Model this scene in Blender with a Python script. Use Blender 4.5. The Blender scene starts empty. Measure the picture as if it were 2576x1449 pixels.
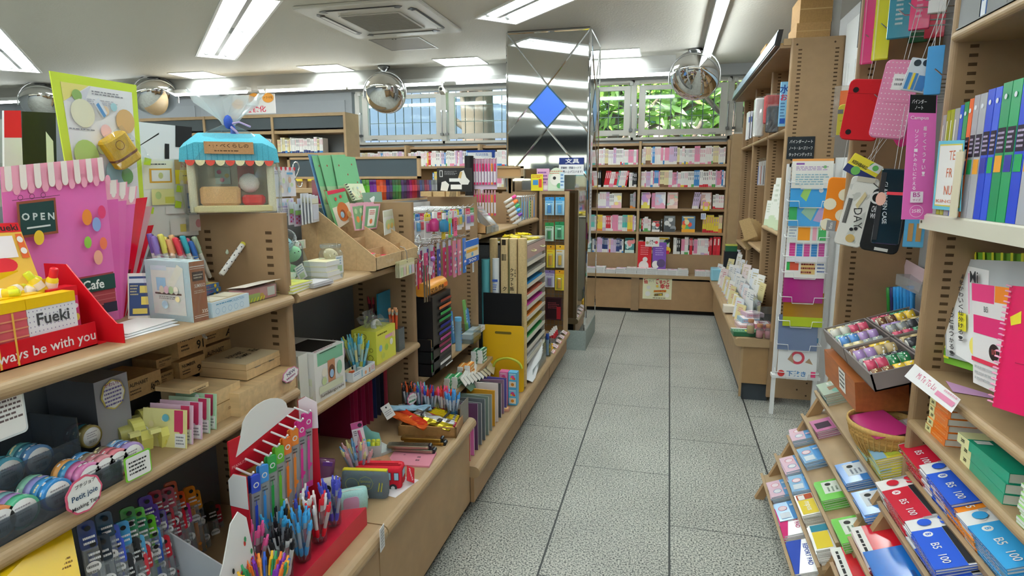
import bpy,bmesh,math,random
from mathutils import Vector,Matrix,Euler
S=bpy.context.scene
COL=S.collection
PI=math.pi
V=Vector
rnd=random.Random(11)
# ------------------------------------------------------------------ camera, sky, exposure
CAMP=V((.4488,0,1.55))
cam=bpy.data.cameras.new('camera')
cam.sensor_width=36
cam.lens=1546.8*36/2576
cam.clip_start=.02
cam_o=bpy.data.objects.new('camera',cam)
cam_o.location=CAMP
CROT=Euler((PI/2-.1726,0,.248),'XYZ').to_matrix()@Matrix.Rotation(-.0021,3,'Z')
cam_o.rotation_euler=CROT.to_euler()
COL.objects.link(cam_o)
S.camera=cam_o
S.view_settings.view_transform='Standard'
S.view_settings.look='None'
S.view_settings.exposure=0.36
S.view_settings.gamma=1
S.cycles.sample_clamp_indirect=6
S.cycles.max_bounces=10
S.cycles.transparent_max_bounces=24
S.cycles.caustics_reflective=False
S.cycles.caustics_refractive=False
wd=bpy.data.worlds.new('sky')
S.world=wd
wd.use_nodes=True
_n=wd.node_tree.nodes
_sk=_n.new('ShaderNodeTexSky')
_sk.sky_type='NISHITA'
_sk.sun_elevation=math.radians(52)
_sk.sun_rotation=math.radians(215)
_sk.sun_disc=False
wd.node_tree.links.new(_sk.outputs[0],_n['Background'].inputs[0])
_n['Background'].inputs[1].default_value=.55
sun=bpy.data.lights.new('sun','SUN')
sun.energy=24
sun.angle=.01
sun_o=bpy.data.objects.new('sun',sun)
sun_o.rotation_euler=(math.radians(38),0,math.radians(-35))
COL.objects.link(sun_o)
def at(px,py,x=None,y=None,z=None):
 """the point on the plane x=, y= or z= of the room that stands at photo position px, py"""
 d=CROT@V(((px-1288)/1546.8,-(py-724.5)/1546.8,-1))
 i,v=(0,x)if x is not None else(1,y)if y is not None else(2,z)
 return CAMP+d*((v-CAMP[i])/d[i])
# ------------------------------------------------------------------ materials
MATS={}
def lin(h):
 c=[int(h[i:i+2],16)/255 for i in(0,2,4)]
 return[x/12.92 if x<=.04045 else((x+.055)/1.055)**2.4 for x in c]+[1]
def mat(spec):
 """'rrggbb' paper, ':g' plastic, ':v' varnished, ':m' metal, ':c' chrome, ':t' clear film, ':u' tinted sheet, ':f' cloth, ':w' wood, ':e5' lamp"""
 if spec in MATS:
  return MATS[spec]
 h,_,c=spec.partition(':')
 m=bpy.data.materials.new('m_'+spec.replace(':','_'))
 MATS[spec]=m
 m.use_nodes=True
 nt=m.node_tree
 b=nt.nodes['Principled BSDF']
 col=lin(h)
 b.inputs['Base Color'].default_value=col
 b.inputs['Roughness'].default_value={'':.6,'g':.32,'v':.14,'m':.28,'c':.04,'f':.95,'w':.42,'k':.8,'b':.5}.get(c[:1],.5)
 k=c[:1]
 if k=='':
  b.inputs['Specular IOR Level'].default_value=.2
 if k=='g':
  b.inputs['Specular IOR Level'].default_value=.35
 if k in 'mc' and k:
  b.inputs['Metallic'].default_value=1
 if k=='e':
  b.inputs['Emission Color'].default_value=col
  b.inputs['Emission Strength'].default_value=float(c[1:])
 if k in('t','u'):
  tr=nt.nodes.new('ShaderNodeBsdfTransparent')
  gl=nt.nodes.new('ShaderNodeBsdfGlossy')
  mx=nt.nodes.new('ShaderNodeMixShader')
  fr=nt.nodes.new('ShaderNodeLayerWeight')
  pw=nt.nodes.new('ShaderNodeMath')
  ma=nt.nodes.new('ShaderNodeMath')
  pw.operation,ma.operation='POWER','MULTIPLY_ADD'
  fr.inputs[0].default_value=.5
  nt.links.new(fr.outputs['Facing'],pw.inputs[0])
  pw.inputs[1].default_value=4
  nt.links.new(pw.outputs[0],ma.inputs[0])
  ma.inputs[1].default_value,ma.inputs[2].default_value=.7,.045
  gl.inputs['Roughness'].default_value=.06
  tr.inputs['Color'].default_value=col
  base=tr.outputs[0]
  w=float(c[1:]or(.0 if k=='t' else.5))
  if w:
   m2=nt.nodes.new('ShaderNodeMixShader')
   df=nt.nodes.new('ShaderNodeBsdfDiffuse')
   tl=nt.nodes.new('ShaderNodeBsdfTranslucent')
   df.inputs[0].default_value=col
   tl.inputs[0].default_value=col
   m3=nt.nodes.new('ShaderNodeMixShader')
   m3.inputs[0].default_value=.15
   nt.links.new(df.outputs[0],m3.inputs[1])
   nt.links.new(tl.outputs[0],m3.inputs[2])
   m2.inputs[0].default_value=w
   nt.links.new(tr.outputs[0],m2.inputs[1])
   nt.links.new(m3.outputs[0],m2.inputs[2])
   base=m2.outputs[0]
  nt.links.new(ma.outputs[0],mx.inputs[0])
  nt.links.new(base,mx.inputs[1])
  nt.links.new(gl.outputs[0],mx.inputs[2])
  nt.links.new(mx.outputs[0],nt.nodes['Material Output'].inputs[0])
  nt.nodes.remove(b)
 if k in('w','f','k','b'):
  tc=nt.nodes.new('ShaderNodeTexCoord')
  no=nt.nodes.new('ShaderNodeTexNoise')
  mp=nt.nodes.new('ShaderNodeMapping')
  sc={'w':(60,6,60),'f':(700,700,700),'k':(90,90,90),'b':(14,14,14)}[k]
  mp.inputs['Scale'].default_value=sc
  no.inputs['Scale'].default_value=1
  no.inputs['Detail'].default_value=4
  nt.links.new(tc.outputs['Object'],mp.inputs[0])
  nt.links.new(mp.outputs[0],no.inputs['Vector'])
  rp=nt.nodes.new('ShaderNodeValToRGB')
  s={'w':.13,'f':.18,'k':.1,'b':.06}[k]
  rp.color_ramp.elements[0].color=[x*(1-s)for x in col[:3]]+[1]
  rp.color_ramp.elements[1].color=[min(1,x*(1+s))for x in col[:3]]+[1]
  rp.color_ramp.elements[0].position=.3
  rp.color_ramp.elements[1].position=.7
  nt.links.new(no.outputs[0],rp.inputs[0])
  nt.links.new(rp.outputs[0],b.inputs['Base Color'])
 return m
# ------------------------------------------------------------------ mesh building
TXT={}
def text_mesh(s,bold=0.0):
 if(s,bold)in TXT:
  return TXT[s,bold]
 cu=bpy.data.curves.new('lettering','FONT')
 cu.body=s
 cu.size=1
 cu.resolution_u=2
 cu.offset=bold
 cu.align_x='CENTER'
 cu.align_y='CENTER'
 o=bpy.data.objects.new('lettering',cu)
 me=o.to_mesh()
 vs=[(v.co.x,v.co.y)for v in me.vertices]
 fs=[tuple(p.vertices)for p in me.polygons]
 TXT[s,bold]=vs,fs
 bpy.data.objects.remove(o)
 return vs,fs
class MB:
 """collects shapes and makes ONE mesh of them"""
 def __init__(s):
  s.v,s.f,s.mi,s.sm,s.m,s.X=[],[],[],[],[],None
 def _m(s,spec):
  if spec not in s.m:
   s.m.append(spec)
  return s.m.index(spec)
 def add(s,vs,fs,spec,smooth=False):
  n=len(s.v)
  X=s.X
  s.v+=[tuple(X@V(v))if X else tuple(v)for v in vs]
  i=s._m(spec)
  for f in fs:
   s.f.append(tuple(n+k for k in f))
   s.mi.append(i)
   s.sm.append(smooth)
  return s
 def box(s,x0,x1,y0,y1,z0,z1,m):
  vs=[(x,y,z)for z in(z0,z1)for y in(y0,y1)for x in(x0,x1)]
  return s.add(vs,[(0,2,3,1),(4,5,7,6),(0,1,5,4),(2,6,7,3),(0,4,6,2),(1,3,7,5)],m)
 def bx(s,w,d,h,m,z=0.0):
  return s.box(-w/2,w/2,-d/2,d/2,z,z+h,m)
 def rbox(s,x0,x1,y0,y1,z0,z1,m,r=.01,n=3):
  """box with the four upright edges rounded and the rim eased"""
  r=min(r,(x1-x0)/2.01,(y1-y0)/2.01)
  out=[]
  for k,(cx,cy)in enumerate(((x1-r,y1-r),(x0+r,y1-r),(x0+r,y0+r),(x1-r,y0+r))):
   for j in range(n+1):
    a=(k+j/n)*PI/2
    out.append((cx,cy,math.cos(a),math.sin(a)))
  e=min(r*.35,(z1-z0)/3)
  rings=[]
  for z,q in((z0,r-e),(z0+e,r),(z1-e,r),(z1,r-e)):
   rings.append([(cx+ca*q,cy+sa*q,z)for cx,cy,ca,sa in out])
  return s.loft(rings,m,caps=True,smooth=False)
 def loft(s,rings,m,caps=True,smooth=True,closed=True):
  n=len(rings[0])
  vs=[p for r in rings for p in r]
  fs=[]
  for i in range(len(rings)-1):
   for j in range(n if closed else n-1):
    a,b=i*n+j,i*n+(j+1)%n
    fs.append((a,b,b+n,a+n))
  s.add(vs,fs,m,smooth)
  if caps:
   s.add(rings[0],[tuple(reversed(range(n)))],m)
   s.add(rings[-1],[tuple(range(n))],m)
  return s
 def cyl(s,p,q,r0,m,r1=None,n=12,caps=True):
  p,q=V(p),V(q)
  r1=r0 if r1 is None else r1
  d=(q-p).normalized()
  u=d.orthogonal().normalized()
  w=d.cross(u)
  rg=[[tuple(c+(u*math.cos(a)+w*math.sin(a))*r)for a in(2*PI*k/n for k in range(n))]for c,r in((p,r0),(q,r1))]
  return s.loft(rg,m,caps)
 def tube(s,pts,r,m,n=6):
  pts=[V(p)for p in pts]
  rings=[]
  u=None
  for i,p in enumerate(pts):
   d=(pts[min(i+1,len(pts)-1)]-pts[max(i-1,0)]).normalized()
   u=d.orthogonal().normalized()if u is None else(u-d*u.dot(d)).normalized()
   w=d.cross(u)
   rings.append([tuple(p+(u*math.cos(a)+w*math.sin(a))*r)for a in(2*PI*k/n for k in range(n))])
  return s.loft(rings,m)
 def lathe(s,prof,m,c=(0,0,0),n=20,ax=None):
  """prof: (radius, height) pairs around the local z axis"""
  M=(ax or Matrix.Identity(3))
  rg=[[tuple(V(c)+M@V((r*math.cos(a),r*math.sin(a),h)))for a in(2*PI*k/n for k in range(n))]for r,h in prof]
  return s.loft(rg,m,caps=False)
 def prism(s,poly,m,O=(0,0,0),U=(1,0,0),W=(0,0,1),t=.001):
  """polygon in the plane O, U, W, of thickness t along U x W"""
  O,U,W=V(O),V(U),V(W)
  N=U.cross(W).normalized()*t
  a=[tuple(O+U*p[0]+W*p[1])for p in poly]
  b=[tuple(V(p)-N)for p in a]
  n=len(a)
  s.add(a+b,[tuple(range(n)),tuple(reversed(range(n,2*n)))]+[(i,i+n,(i+1)%n+n,(i+1)%n)for i in range(n)],m)
  return s
 def ball(s,c,r,m,n=14,sq=(1,1,1)):
  rg=[]
  k=n//2
  for i in range(k+1):
   a=-PI/2+PI*i/k
   rr=max(math.cos(a),1e-3)
   rg.append([(c[0]+r*sq[0]*rr*math.cos(t),c[1]+r*sq[1]*rr*math.sin(t),c[2]+r*sq[2]*math.sin(a))for t in(2*PI*j/n for j in range(n))])
  return s.loft(rg,m,caps=False)
 def txt(s,t,O,U,W,size,m,bold=0.0):
  vs,fs=text_mesh(t,bold)
  O,U,W=V(O),V(U).normalized()*size,V(W).normalized()*size
  return s.add([tuple(O+U*a+W*b)for a,b in vs],fs,m)
 def face(s,O,U,W):
  return Face(s,O,U,W)
 def front(s,w,d,h,z=0.0):
  return Face(s,(-w/2,-d/2,z),(w,0,0),(0,0,h))
 def right(s,w,d,h,z=0.0):
  return Face(s,(w/2,-d/2,z),(0,d,0),(0,0,h))
 def left(s,w,d,h,z=0.0):
  return Face(s,(-w/2,d/2,z),(0,-d,0),(0,0,h))
 def top(s,w,d,h,z=0.0):
  return Face(s,(-w/2,-d/2,z+h),(w,0,0),(0,d,0))
 def mesh(s,name='part'):
  me=bpy.data.meshes.new(name)
  me.from_pydata(s.v,[],s.f)
  for sp in s.m:
   me.materials.append(mat(sp))
  me.polygons.foreach_set('material_index',s.mi)
  me.polygons.foreach_set('use_smooth',s.sm)
  me.update()
  return me
class Face:
 """a printed face: rect, disc, poly and text in 0..1 coordinates, each a hair above the one before"""
 def __init__(s,mb,O,U,W,gap=.0004):
  s.mb,s.O,s.U,s.W,s.k,s.gap=mb,V(O),V(U),V(W),0,gap
  s.N=s.U.cross(s.W).normalized()
  s.Q=V((0,0,0))
  s.w,s.h=s.U.length,s.W.length
 def _o(s):
  s.k+=1
  return s.O+s.N*(s.gap*s.k)
 def poly(s,pts,m):
  o=s._o()
  s.mb.add([tuple(o+s.U*a+s.W*b+s.Q*a*b)for a,b in pts],[tuple(range(len(pts)))],m)
  return s
 def rect(s,a,b,c,d,m):
  return s.poly([(a,b),(c,b),(c,d),(a,d)],m)
 def disc(s,a,b,r,m,q=1.0,n=18):
  """r in units of the face height"""
  k=s.h/s.w
  return s.poly([(a+r*k*math.cos(2*PI*i/n),b+r*q*math.sin(2*PI*i/n))for i in range(n)],m)
 def ring(s,a,b,r,t,m,q=1.0,n=20):
  k=s.h/s.w
  o=s._o()
  vs=[]
  for i in range(n):
   ca,sa=math.cos(2*PI*i/n),math.sin(2*PI*i/n)
   for rr in(r,r-t):
    x_,y_=a+rr*k*ca,b+rr*q*sa
    vs.append(tuple(o+s.U*x_+s.W*y_+s.Q*x_*y_))
  s.mb.add(vs,[(2*i,(2*i+2)%(2*n),(2*i+3)%(2*n),2*i+1)for i in range(n)],m)
  return s
 def txt(s,t,a,b,size,m,bold=0.0,rot=0.0):
  """size in metres; rot in degrees"""
  o=s._o()+s.U*a+s.W*b+s.Q*a*b
  u,w=s.U.normalized(),s.W.normalized()
  c,n=math.cos(math.radians(rot)),math.sin(math.radians(rot))
  s.mb.txt(t,o,u*c+w*n,w*c-u*n,size,m,bold)
  return s
 def fit(s,t,a,b,c,d,m,bold=0.0):
  """lettering that fills the rectangle a, b, c, d"""
  vs,fs=text_mesh(t,bold)
  x0,x1=min(v[0]for v in vs),max(v[0]for v in vs)
  y0,y1=min(v[1]for v in vs),max(v[1]for v in vs)
  o=s._o()
  uv=[(a+(c-a)*(x-x0)/(x1-x0),b+(d-b)*(y-y0)/max(y1-y0,1e-6))for x,y in vs]
  s.mb.add([tuple(o+s.U*p+s.W*q+s.Q*p*q)for p,q in uv],fs,m)
  return s
 def lines(s,a,b,c,d,n,m,r=None,fill=.45):
  """n rows of small print"""
  r=r or rnd
  o=s._o()
  vs,fs=[],[]
  hh=(d-b)/n
  for i in range(n):
   y0=d-hh*(i+.5+fill/2)
   x=a
   end=c-(c-a)*r.random()*.3
   while x<end:
    w=(c-a)*r.uniform(.05,.16)
    k=len(vs)
    vs+=[tuple(o+s.U*p+s.W*q+s.Q*p*q)for p,q in((x,y0),(min(x+w,c),y0),(min(x+w,c),y0+hh*fill),(x,y0+hh*fill))]
    fs.append((k,k+1,k+2,k+3))
    x+=w+(c-a)*.03
  s.mb.add(vs,fs,m)
  return s
 def bars(s,a,b,c,d,n,m):
  """a printed barcode"""
  r=random.Random(n)
  o=s._o()
  vs,fs=[],[]
  for i in range(n):
   x=a+(c-a)*i/n
   w=(c-a)/n*r.choice((.3,.5,.7))
   k=len(vs)
   vs+=[tuple(o+s.U*p+s.W*q)for p,q in((x,b),(x+w,b),(x+w,d),(x,d))]
   fs.append((k,k+1,k+2,k+3))
  s.mb.add(vs,fs,m)
  return s
# ------------------------------------------------------------------ objects
LABELS={}
def ob(name,data,parent=None):
 o=bpy.data.objects.new(name,data)
 COL.objects.link(o)
 if parent:
  o.parent=parent
 return o
def asmesh(x):
 return x.mesh()if isinstance(x,MB)else x
def thing(name,label,cat,parts,loc=(0,0,0),rot=0,group=None,kind=None):
 """a thing: one mesh, or an Empty that carries parts [(name, mesh[, [(sub, mesh), ...]]), ...]"""
 if isinstance(parts,list):
  o=ob(name,None)
  o.empty_display_size=.05
  for p in parts:
   c=ob(p[0],asmesh(p[1]),o)
   for q in(p[2]if len(p)>2 else()):
    ob(q[0],asmesh(q[1]),c)
 else:
  o=ob(name,asmesh(parts))
 o.location=loc
 o.rotation_euler=rot if isinstance(rot,(tuple,list,Euler))else(0,0,rot)
 o['label']=label
 o['category']=cat
 if group:
  o['group']=group
 if kind:
  o['kind']=kind
 LABELS.setdefault(label,[]).append((o.name,group))
 return o
def struct(name,mb,label=None,parts=(),loc=(0,0,0)):
 o=ob(name,asmesh(mb))
 o.location=loc
 o['kind']='structure'
 if label:
  o['label']=label
 for p in parts:
  c=ob(p[0],asmesh(p[1]),o)
 return o
ORD='first second third fourth fifth sixth seventh eighth ninth tenth eleventh twelfth thirteenth fourteenth fifteenth sixteenth seventeenth eighteenth nineteenth twentieth'.split()
TENS={2:'twenty',3:'thirty',4:'forty',5:'fifty',6:'sixty',7:'seventy',8:'eighty'}
def nth(i):
 """ordinal word of i counted from 0"""
 if i<20:
  return ORD[i]
 t,u=divmod(i+1,10)
 return(TENS[t][:-1]+'ieth')if u==0 else TENS[t]+'-'+ORD[u-1]
def rotm(x=0,y=0,z=0):
 return Euler((math.radians(x),math.radians(y),math.radians(z)))
FL=math.radians(90)
FR=math.radians(-90)
WOOD,WOODL='937757:b','a58a66:b'
# ------------------------------------------------------------------ floor, ceiling, walls
ZC=2.84
def floor_mat():
 m=mat('b3b1a8')
 nt=m.node_tree
 L=nt.links.new
 N=nt.nodes.new
 b=nt.nodes['Principled BSDF']
 def M(op,a,c=None):
  n=N('ShaderNodeMath')
  n.operation=op
  for i,q in enumerate((a,c)):
   if q is None:
    continue
   if isinstance(q,(int,float)):
    n.inputs[i].default_value=q
   else:
    L(q,n.inputs[i])
  return n.outputs[0]
 tc=N('ShaderNodeTexCoord')
 sp=N('ShaderNodeSeparateXYZ')
 L(tc.outputs['Object'],sp.inputs[0])
 u=M('DIVIDE',sp.outputs[0],.51)
 col=M('FLOOR',u)
 odd=M('ABSOLUTE',M('MODULO',col,2.0))
 v=M('SUBTRACT',M('DIVIDE',sp.outputs[1],.9928),M('SUBTRACT',3.172/.9928,M('MULTIPLY',odd,.5016)))
 fu=M('ABSOLUTE',M('SUBTRACT',M('FRACT',u),.5))
 fv=M('ABSOLUTE',M('SUBTRACT',M('FRACT',v),.5))
 j=M('MAXIMUM',M('GREATER_THAN',fu,.5-.0085),M('MULTIPLY',M('GREATER_THAN',fv,.5-.003),.8))
 n1=N('ShaderNodeTexNoise')
 n1.inputs['Scale'].default_value=135
 n1.inputs['Detail'].default_value=3
 L(tc.outputs['Object'],n1.inputs['Vector'])
 r1=N('ShaderNodeValToRGB')
 for p,c in((.33,'222425'),(.43,'7a7d78'),(.50,'b0b1a9'),(.62,'d2d1c8')):
  e=r1.color_ramp.elements.new(p)
  e.color=lin(c)
 r1.color_ramp.elements.remove(r1.color_ramp.elements[0])
 r1.color_ramp.elements.remove(r1.color_ramp.elements[-1])
 L(n1.outputs[0],r1.inputs[0])
 n2=N('ShaderNodeTexNoise')
 n2.inputs['Scale'].default_value=1.7
 n2.inputs['Detail'].default_value=5
 L(tc.outputs['Object'],n2.inputs['Vector'])
 r2=N('ShaderNodeMapRange')
 r2.inputs[1].default_value,r2.inputs[2].default_value=.35,.6
 r2.inputs[3].default_value,r2.inputs[4].default_value=.84,1.02
 L(n2.outputs[0],r2.inputs[0])
 mu=N('ShaderNodeMixRGB')
 mu.blend_type='MULTIPLY'
 mu.inputs[0].default_value=1
 L(r1.outputs[0],mu.inputs[1])
 L(r2.outputs[0],mu.inputs[2])
 mx=N('ShaderNodeMixRGB')
 L(j,mx.inputs[0])
 L(mu.outputs[0],mx.inputs[1])
 mx.inputs[2].default_value=lin('303333')
 L(mx.outputs[0],b.inputs['Base Color'])
 b.inputs['Roughness'].default_value=.38
 return 'b3b1a8'
struct('floor',MB().box(-9.5,2.0,-7,7.9,-.1,0,floor_mat()))
D45=V((-1,1,0)).normalized()
P45=V((1,1,0)).normalized()
# (x + y, y - x) of the middles of the long twin-tube lights
LONG=[(1.59,8.27),(4.15,4.3),(-1.08,11.15),(1.59,3.6),(-1.08,6.6),(-1.08,2.1),(-3.7,9.0),(-3.7,4.5),(-3.7,0),(1.59,-1.0),(-6.3,6.8),(-6.3,2.0),(-6.3,-2.8),(-1.08,-2.5)]  # first three are visible; the rest, out of view, are added for illumination
SQ=[-6.98,-5.22,-3.46,-1.82,-.15]
LW,LL=.178,1.26
def corners(c,hw,hl):
 m=V(((c[0]-c[1])/2,(c[0]+c[1])/2,0))
 return[m+P45*a*hw+D45*b*hl for a,b in((-1,-1),(1,-1),(1,1),(-1,1))]
def build_ceiling():
 bm=bmesh.new()
 loops=[[V((-9.6,-7.1,0)),V((2.1,-7.1,0)),V((2.1,7.95,0)),V((-9.6,7.95,0))]]
 loops+=[corners(c,LW,LL)for c in LONG]
 loops+=[[V((x-.25,6.5,0)),V((x+.25,6.5,0)),V((x+.25,7.06-.16,0)),V((x-.25,6.9,0))]for x in SQ]
 ed=[]
 for lp in loops:
  vs=[bm.verts.new((p.x,p.y,ZC))for p in lp]
  ed+=[bm.edges.new((vs[i],vs[(i+1)%4]))for i in range(4)]
 bmesh.ops.triangle_fill(bm,edges=ed,use_beauty=True,normal=(0,0,-1))
 me=bpy.data.meshes.new('ceiling')
 bm.to_mesh(me)
 bm.free()
 m=mat('d6d3ca')
 nt=m.node_tree
 no=nt.nodes.new('ShaderNodeTexNoise')
 no.inputs['Scale'].default_value=60
 no.inputs['Detail'].default_value=6
 tc=nt.nodes.new('ShaderNodeTexCoord')
 bu=nt.nodes.new('ShaderNodeBump')
 bu.inputs['Strength'].default_value=.25
 bu.inputs['Distance'].default_value=.01
 nt.links.new(tc.outputs['Object'],no.inputs['Vector'])
 nt.links.new(no.outputs[0],bu.inputs['Height'])
 nt.links.new(bu.outputs[0],nt.nodes['Principled BSDF'].inputs['Normal'])
 me.materials.append(m)
 o=ob('ceiling',me)
 o['kind']='structure'
build_ceiling()
WALL='969b9f'
YW=7.75
WX=[-3.62,-2.40,-1.2,.0,1.10,2.0]
w=MB()
w.box(-9.5,-3.72,YW,YW+.15,0,ZC,WALL)
w.box(-3.72,2.0,YW,YW+.15,0,2.03,WALL)
w.box(-3.72,2.0,YW,YW+.15,2.72,ZC,WALL)
for a,b in((-8.7,-6.2),(-6.1,-3.82)):
 w.box(a,b,YW-.012,YW,2.1,2.62,'9ba0a5')
struct('wall_back',w)
struct('wall_left',MB().box(-9.65,-9.5,-7,7.9,0,ZC,WALL))
struct('wall_right',MB().box(1.75,1.9,-3,7.9,0,ZC,'b9babb'))
f=MB()
f.box(-9.5,2,-7.15,-7,0,1.25,'5a5f63')
f.box(-9.5,2,-7.15,-7,2.25,ZC,'2b3036')
for x in[-9.5+1.6*i for i in range(8)]:
 f.box(x,x+.1,-7.12,-7,1.25,2.25,'24282d:g')
struct('wall_front',f,parts=[('pane',MB().box(-9.5,2,-7.08,-7.07,1.25,2.25,'f2f8fa:t'))])
# soffit beam with the strip lights under it
struct('trim_1',MB().box(-9.5,.46,6.93,7.2,2.67,ZC,'c6c6c3'))
struct('trim_2',MB().box(-9.5,1.75,7.6,YW,2.72,ZC,'a9acae'))
FR_='b7b7b0:g'
for i in range(5):
 x0,x1=WX[i],WX[i+1]
 m=MB()
 m.box(x0-.03,x1-.0,YW-.03,YW+.1,2.03,2.06,FR_)
 m.box(x0-.03,x1-.0,YW-.03,YW+.1,2.69,2.72,FR_)
 m.box(x0-.04,x0+.025,YW-.035,YW+.1,2.06,2.69,FR_)
 sash=MB()
 a,b=x0+.055,x1-.045
 for bxs in((a,b,2.085,2.15),(a,b,2.61,2.66),(a,a+.075,2.15,2.61),(b-.075,b,2.15,2.61)):
  sash.box(bxs[0],bxs[1],YW-.015,YW+.03,bxs[2],bxs[3],'c3c2bb:g')
 st=MB()
 for x,s in((a-.018,1),(b+.012,-1)):
  st.cyl((x,YW-.04,2.14),(x,YW-.04,2.42),.006,'8e9092:m',n=8)
  st.box(x-.012,x+.012,YW-.055,YW-.02,2.42,2.445,'8e9092:m')
  st.box(x-.02,x+.02,YW-.06,YW-.02,2.66,2.70,'c9c9c4:g')
  st.box(x-.02,x+.02,YW-.06,YW-.02,2.13,2.16,'77797b:m')
 for q in(.15,.85):
  st.box(a+(b-a)*q-.04,a+(b-a)*q+.04,YW-.03,YW-.015,2.088,2.1,'9a9a95:m')
 gl=MB().box(a+.07,b-.07,YW+.005,YW+.01,2.145,2.615,'eef6f4:t')
 struct('window_%d'%(i+1),m,parts=[('sash',sash),('stay_arm',st),('pane',gl)])
# ------------------------------------------------------------------ outside the windows
bars=MB()
for i in range(44):
 x=-3.7+i*.125
 bars.cyl((x,YW+.22,1.9),(x,YW+.22,2.8),.006,'6e716c:g',n=6)
for z in(2.12,2.32,2.53):
 bars.box(-3.8,1.9,YW+.215,YW+.222,z,z+.008,'a9b0aa:g')
struct('trim_3',bars,'security bars outside the high windows')
struct('ground',MB().box(-30,25,7.9,60,-.2,-.05,'8a8f80'))
h=MB()
h.prism([(-11,0),(-2.2,0),(-2.2,3.0),(-5,3.45),(-7,3.57),(-11,3.2)],'4a5664',(0,18,0),t=-5)
h.prism([(-2.1,0),(1.4,0),(1.4,3.4),(-2.1,3.0)],'8a7a70',(0,20,0),t=-5)
for i in range(24):
 h.box(-11+i*.37,-11+i*.37+.03,17.97,18,0,3.0,'3d4852')
thing('neighbouring_building','grey blue ribbed building with low curved roof outside the left windows','building',h)
def leaf_mesh(r,n,c,spread):
 m=MB()
 cols=('9cc452:u1','b4d66c:u1','cfe690:u1','7da844:u1')
 for i in range(n):
  p=V((r.gauss(0,1),r.gauss(0,1),r.gauss(0,1)))
  p=p.normalized()*(r.random()**.45)
  p=V((p.x*spread[0],p.y*spread[1],p.z*spread[2]))+V(c)
  s=r.uniform(.10,.22)
  u=V((r.gauss(0,1),r.gauss(0,1),r.gauss(0,.5))).normalized()*s
  w=u.orthogonal().normalized()*s*.32
  m.add([p-u,p+w,p+u,p-w],[(0,1,2,3)],cols[i%4])
 return m
def tree(x,y,hh,c,spread,n,label,seed,tr=.16):
 r=random.Random(seed)
 t=MB()
 t.tube([(0,0,0),(.1,0,hh*.5),(-.05,.1,hh)],tr,'5d4f3f:f',9)
 for k in range(7):
  a=r.uniform(0,6.3)
  z=hh*r.uniform(.4,.9)
  t.tube([(0,0,z),(math.cos(a)*.6,math.sin(a)*.4,z+.4),(math.cos(a)*spread[0]*.8,math.sin(a)*.5,z+.8)],tr*.22,'5d4f3f:f',5)
 thing('leafy_tree',label,'tree',[('trunk',t),('foliage',leaf_mesh(r,n,c,spread))],(x,y,0))
tree(-.5,11.0,3.2,(0,0,3.3),(1.7,.8,1.1),1500,'sunlit bright green tree outside the narrow window beside the pillar',3)
tree(1.3,12.0,3.4,(0,0,3.3),(1.5,1.0,1.2),1500,'sunlit green tree outside the window behind the round mirror',4)
tree(1.25,9.3,3.0,(.1,0,3.2),(.5,.4,.8),500,'dark trunked tree close outside the right end of the windows',5,.17)
tree(-3.05,11.0,4.5,(0,0,4.9),(.9,.7,.9),1400,'thick trunked tree outside the second window from the left',6,.3)
# ------------------------------------------------------------------ lamps
TUBE='f3fbf9:e33'
fr=MB()
W2,t_=.2,.03
for s in(-1,1):
 fr.box(s*LW if s<0 else LW-.004,s*LW+.004 if s<0 else LW,-LL,LL,0,.07,'f2f3f2:g')
 fr.box(-LW,LW,s*LL if s<0 else LL-.004,s*LL+.004 if s<0 else LL,0,.07,'f2f3f2:g')
 fr.box(min(s*LW,s*(LW+.018)),max(s*LW,s*(LW+.018)),-LL-.018,LL+.018,-.012,.002,'f4f5f4:g')
 fr.box(-LW,LW,min(s*LL,s*(LL+.018)),max(s*LL,s*(LL+.018)),-.012,.002,'f4f5f4:g')
fr.box(-LW,LW,-LL,LL,.068,.072,'f2f3f2:g')
ridge=MB().prism([(-.035,.068),(-.018,.012),(.018,.012),(.035,.068)],'b9bcbd:g',(0,LL-.02,0),(1,0,0),(0,0,1),t=-2*LL+.04)
for k in range(4):
 ridge.box(-.014,.014,-.12+k*.06,-.09+k*.06,.009,.013,'8c8f90')
frm,rdm=fr.mesh('frame'),ridge.mesh('reflector')
tb=[]
for s in(-1,1):
 for q in(-1,1):
  m=MB()
  y0,y1=(-LL+.03,-.01)if q<0 else(.01,LL-.03)
  m.cyl((s*.095,y0,.032),(s*.095,y1,.032),.0165,TUBE,n=12)
  for y in(y0-.005,y1+.005):
   m.cyl((s*.095,y-.012,.032),(s*.095,y+.012,.032),.019,'e4e6e6:g',n=10)
  tb.append(m.mesh('tube'))
where={0:'above the yellow poster, left of the air conditioner',1:'at the top edge, right of the air conditioner',2:'cut off at the far left ceiling edge'}
for i,c in enumerate(LONG):
 m=V(((c[0]-c[1])/2,(c[0]+c[1])/2,ZC))
 thing('ceiling_light',('long slanting twin-tube light, '+where[i])if i in where else 'long twin-tube ceiling light outside the frame, added for illumination','light',[('frame',frm),('reflector',rdm)]+[('tube',t)for t in tb],m,(0,0,PI/4),'long recessed ceiling lights')
sf,sl=MB(),MB()
for a,b,c,d in((-.26,.26,-.21,-.2),(-.26,.26,.19,.2),(-.26,-.25,-.2,.2),(.25,.26,-.2,.2)):
 sf.box(a,b,c,d,-.008,.09,'f2f3f2:g')
sf.box(-.25,.25,-.2,.2,.088,.092,'f2f3f2:g')
for k in range(1,6):
 sf.box(-.25+k*.083,-.248+k*.083,-.2,.2,.0,.03,'e9ebeb:g')
for k in range(3):
 sl.cyl((-.24,-.13+k*.13,.05),(.24,-.13+k*.13,.05),.016,TUBE,n=10)
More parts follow.
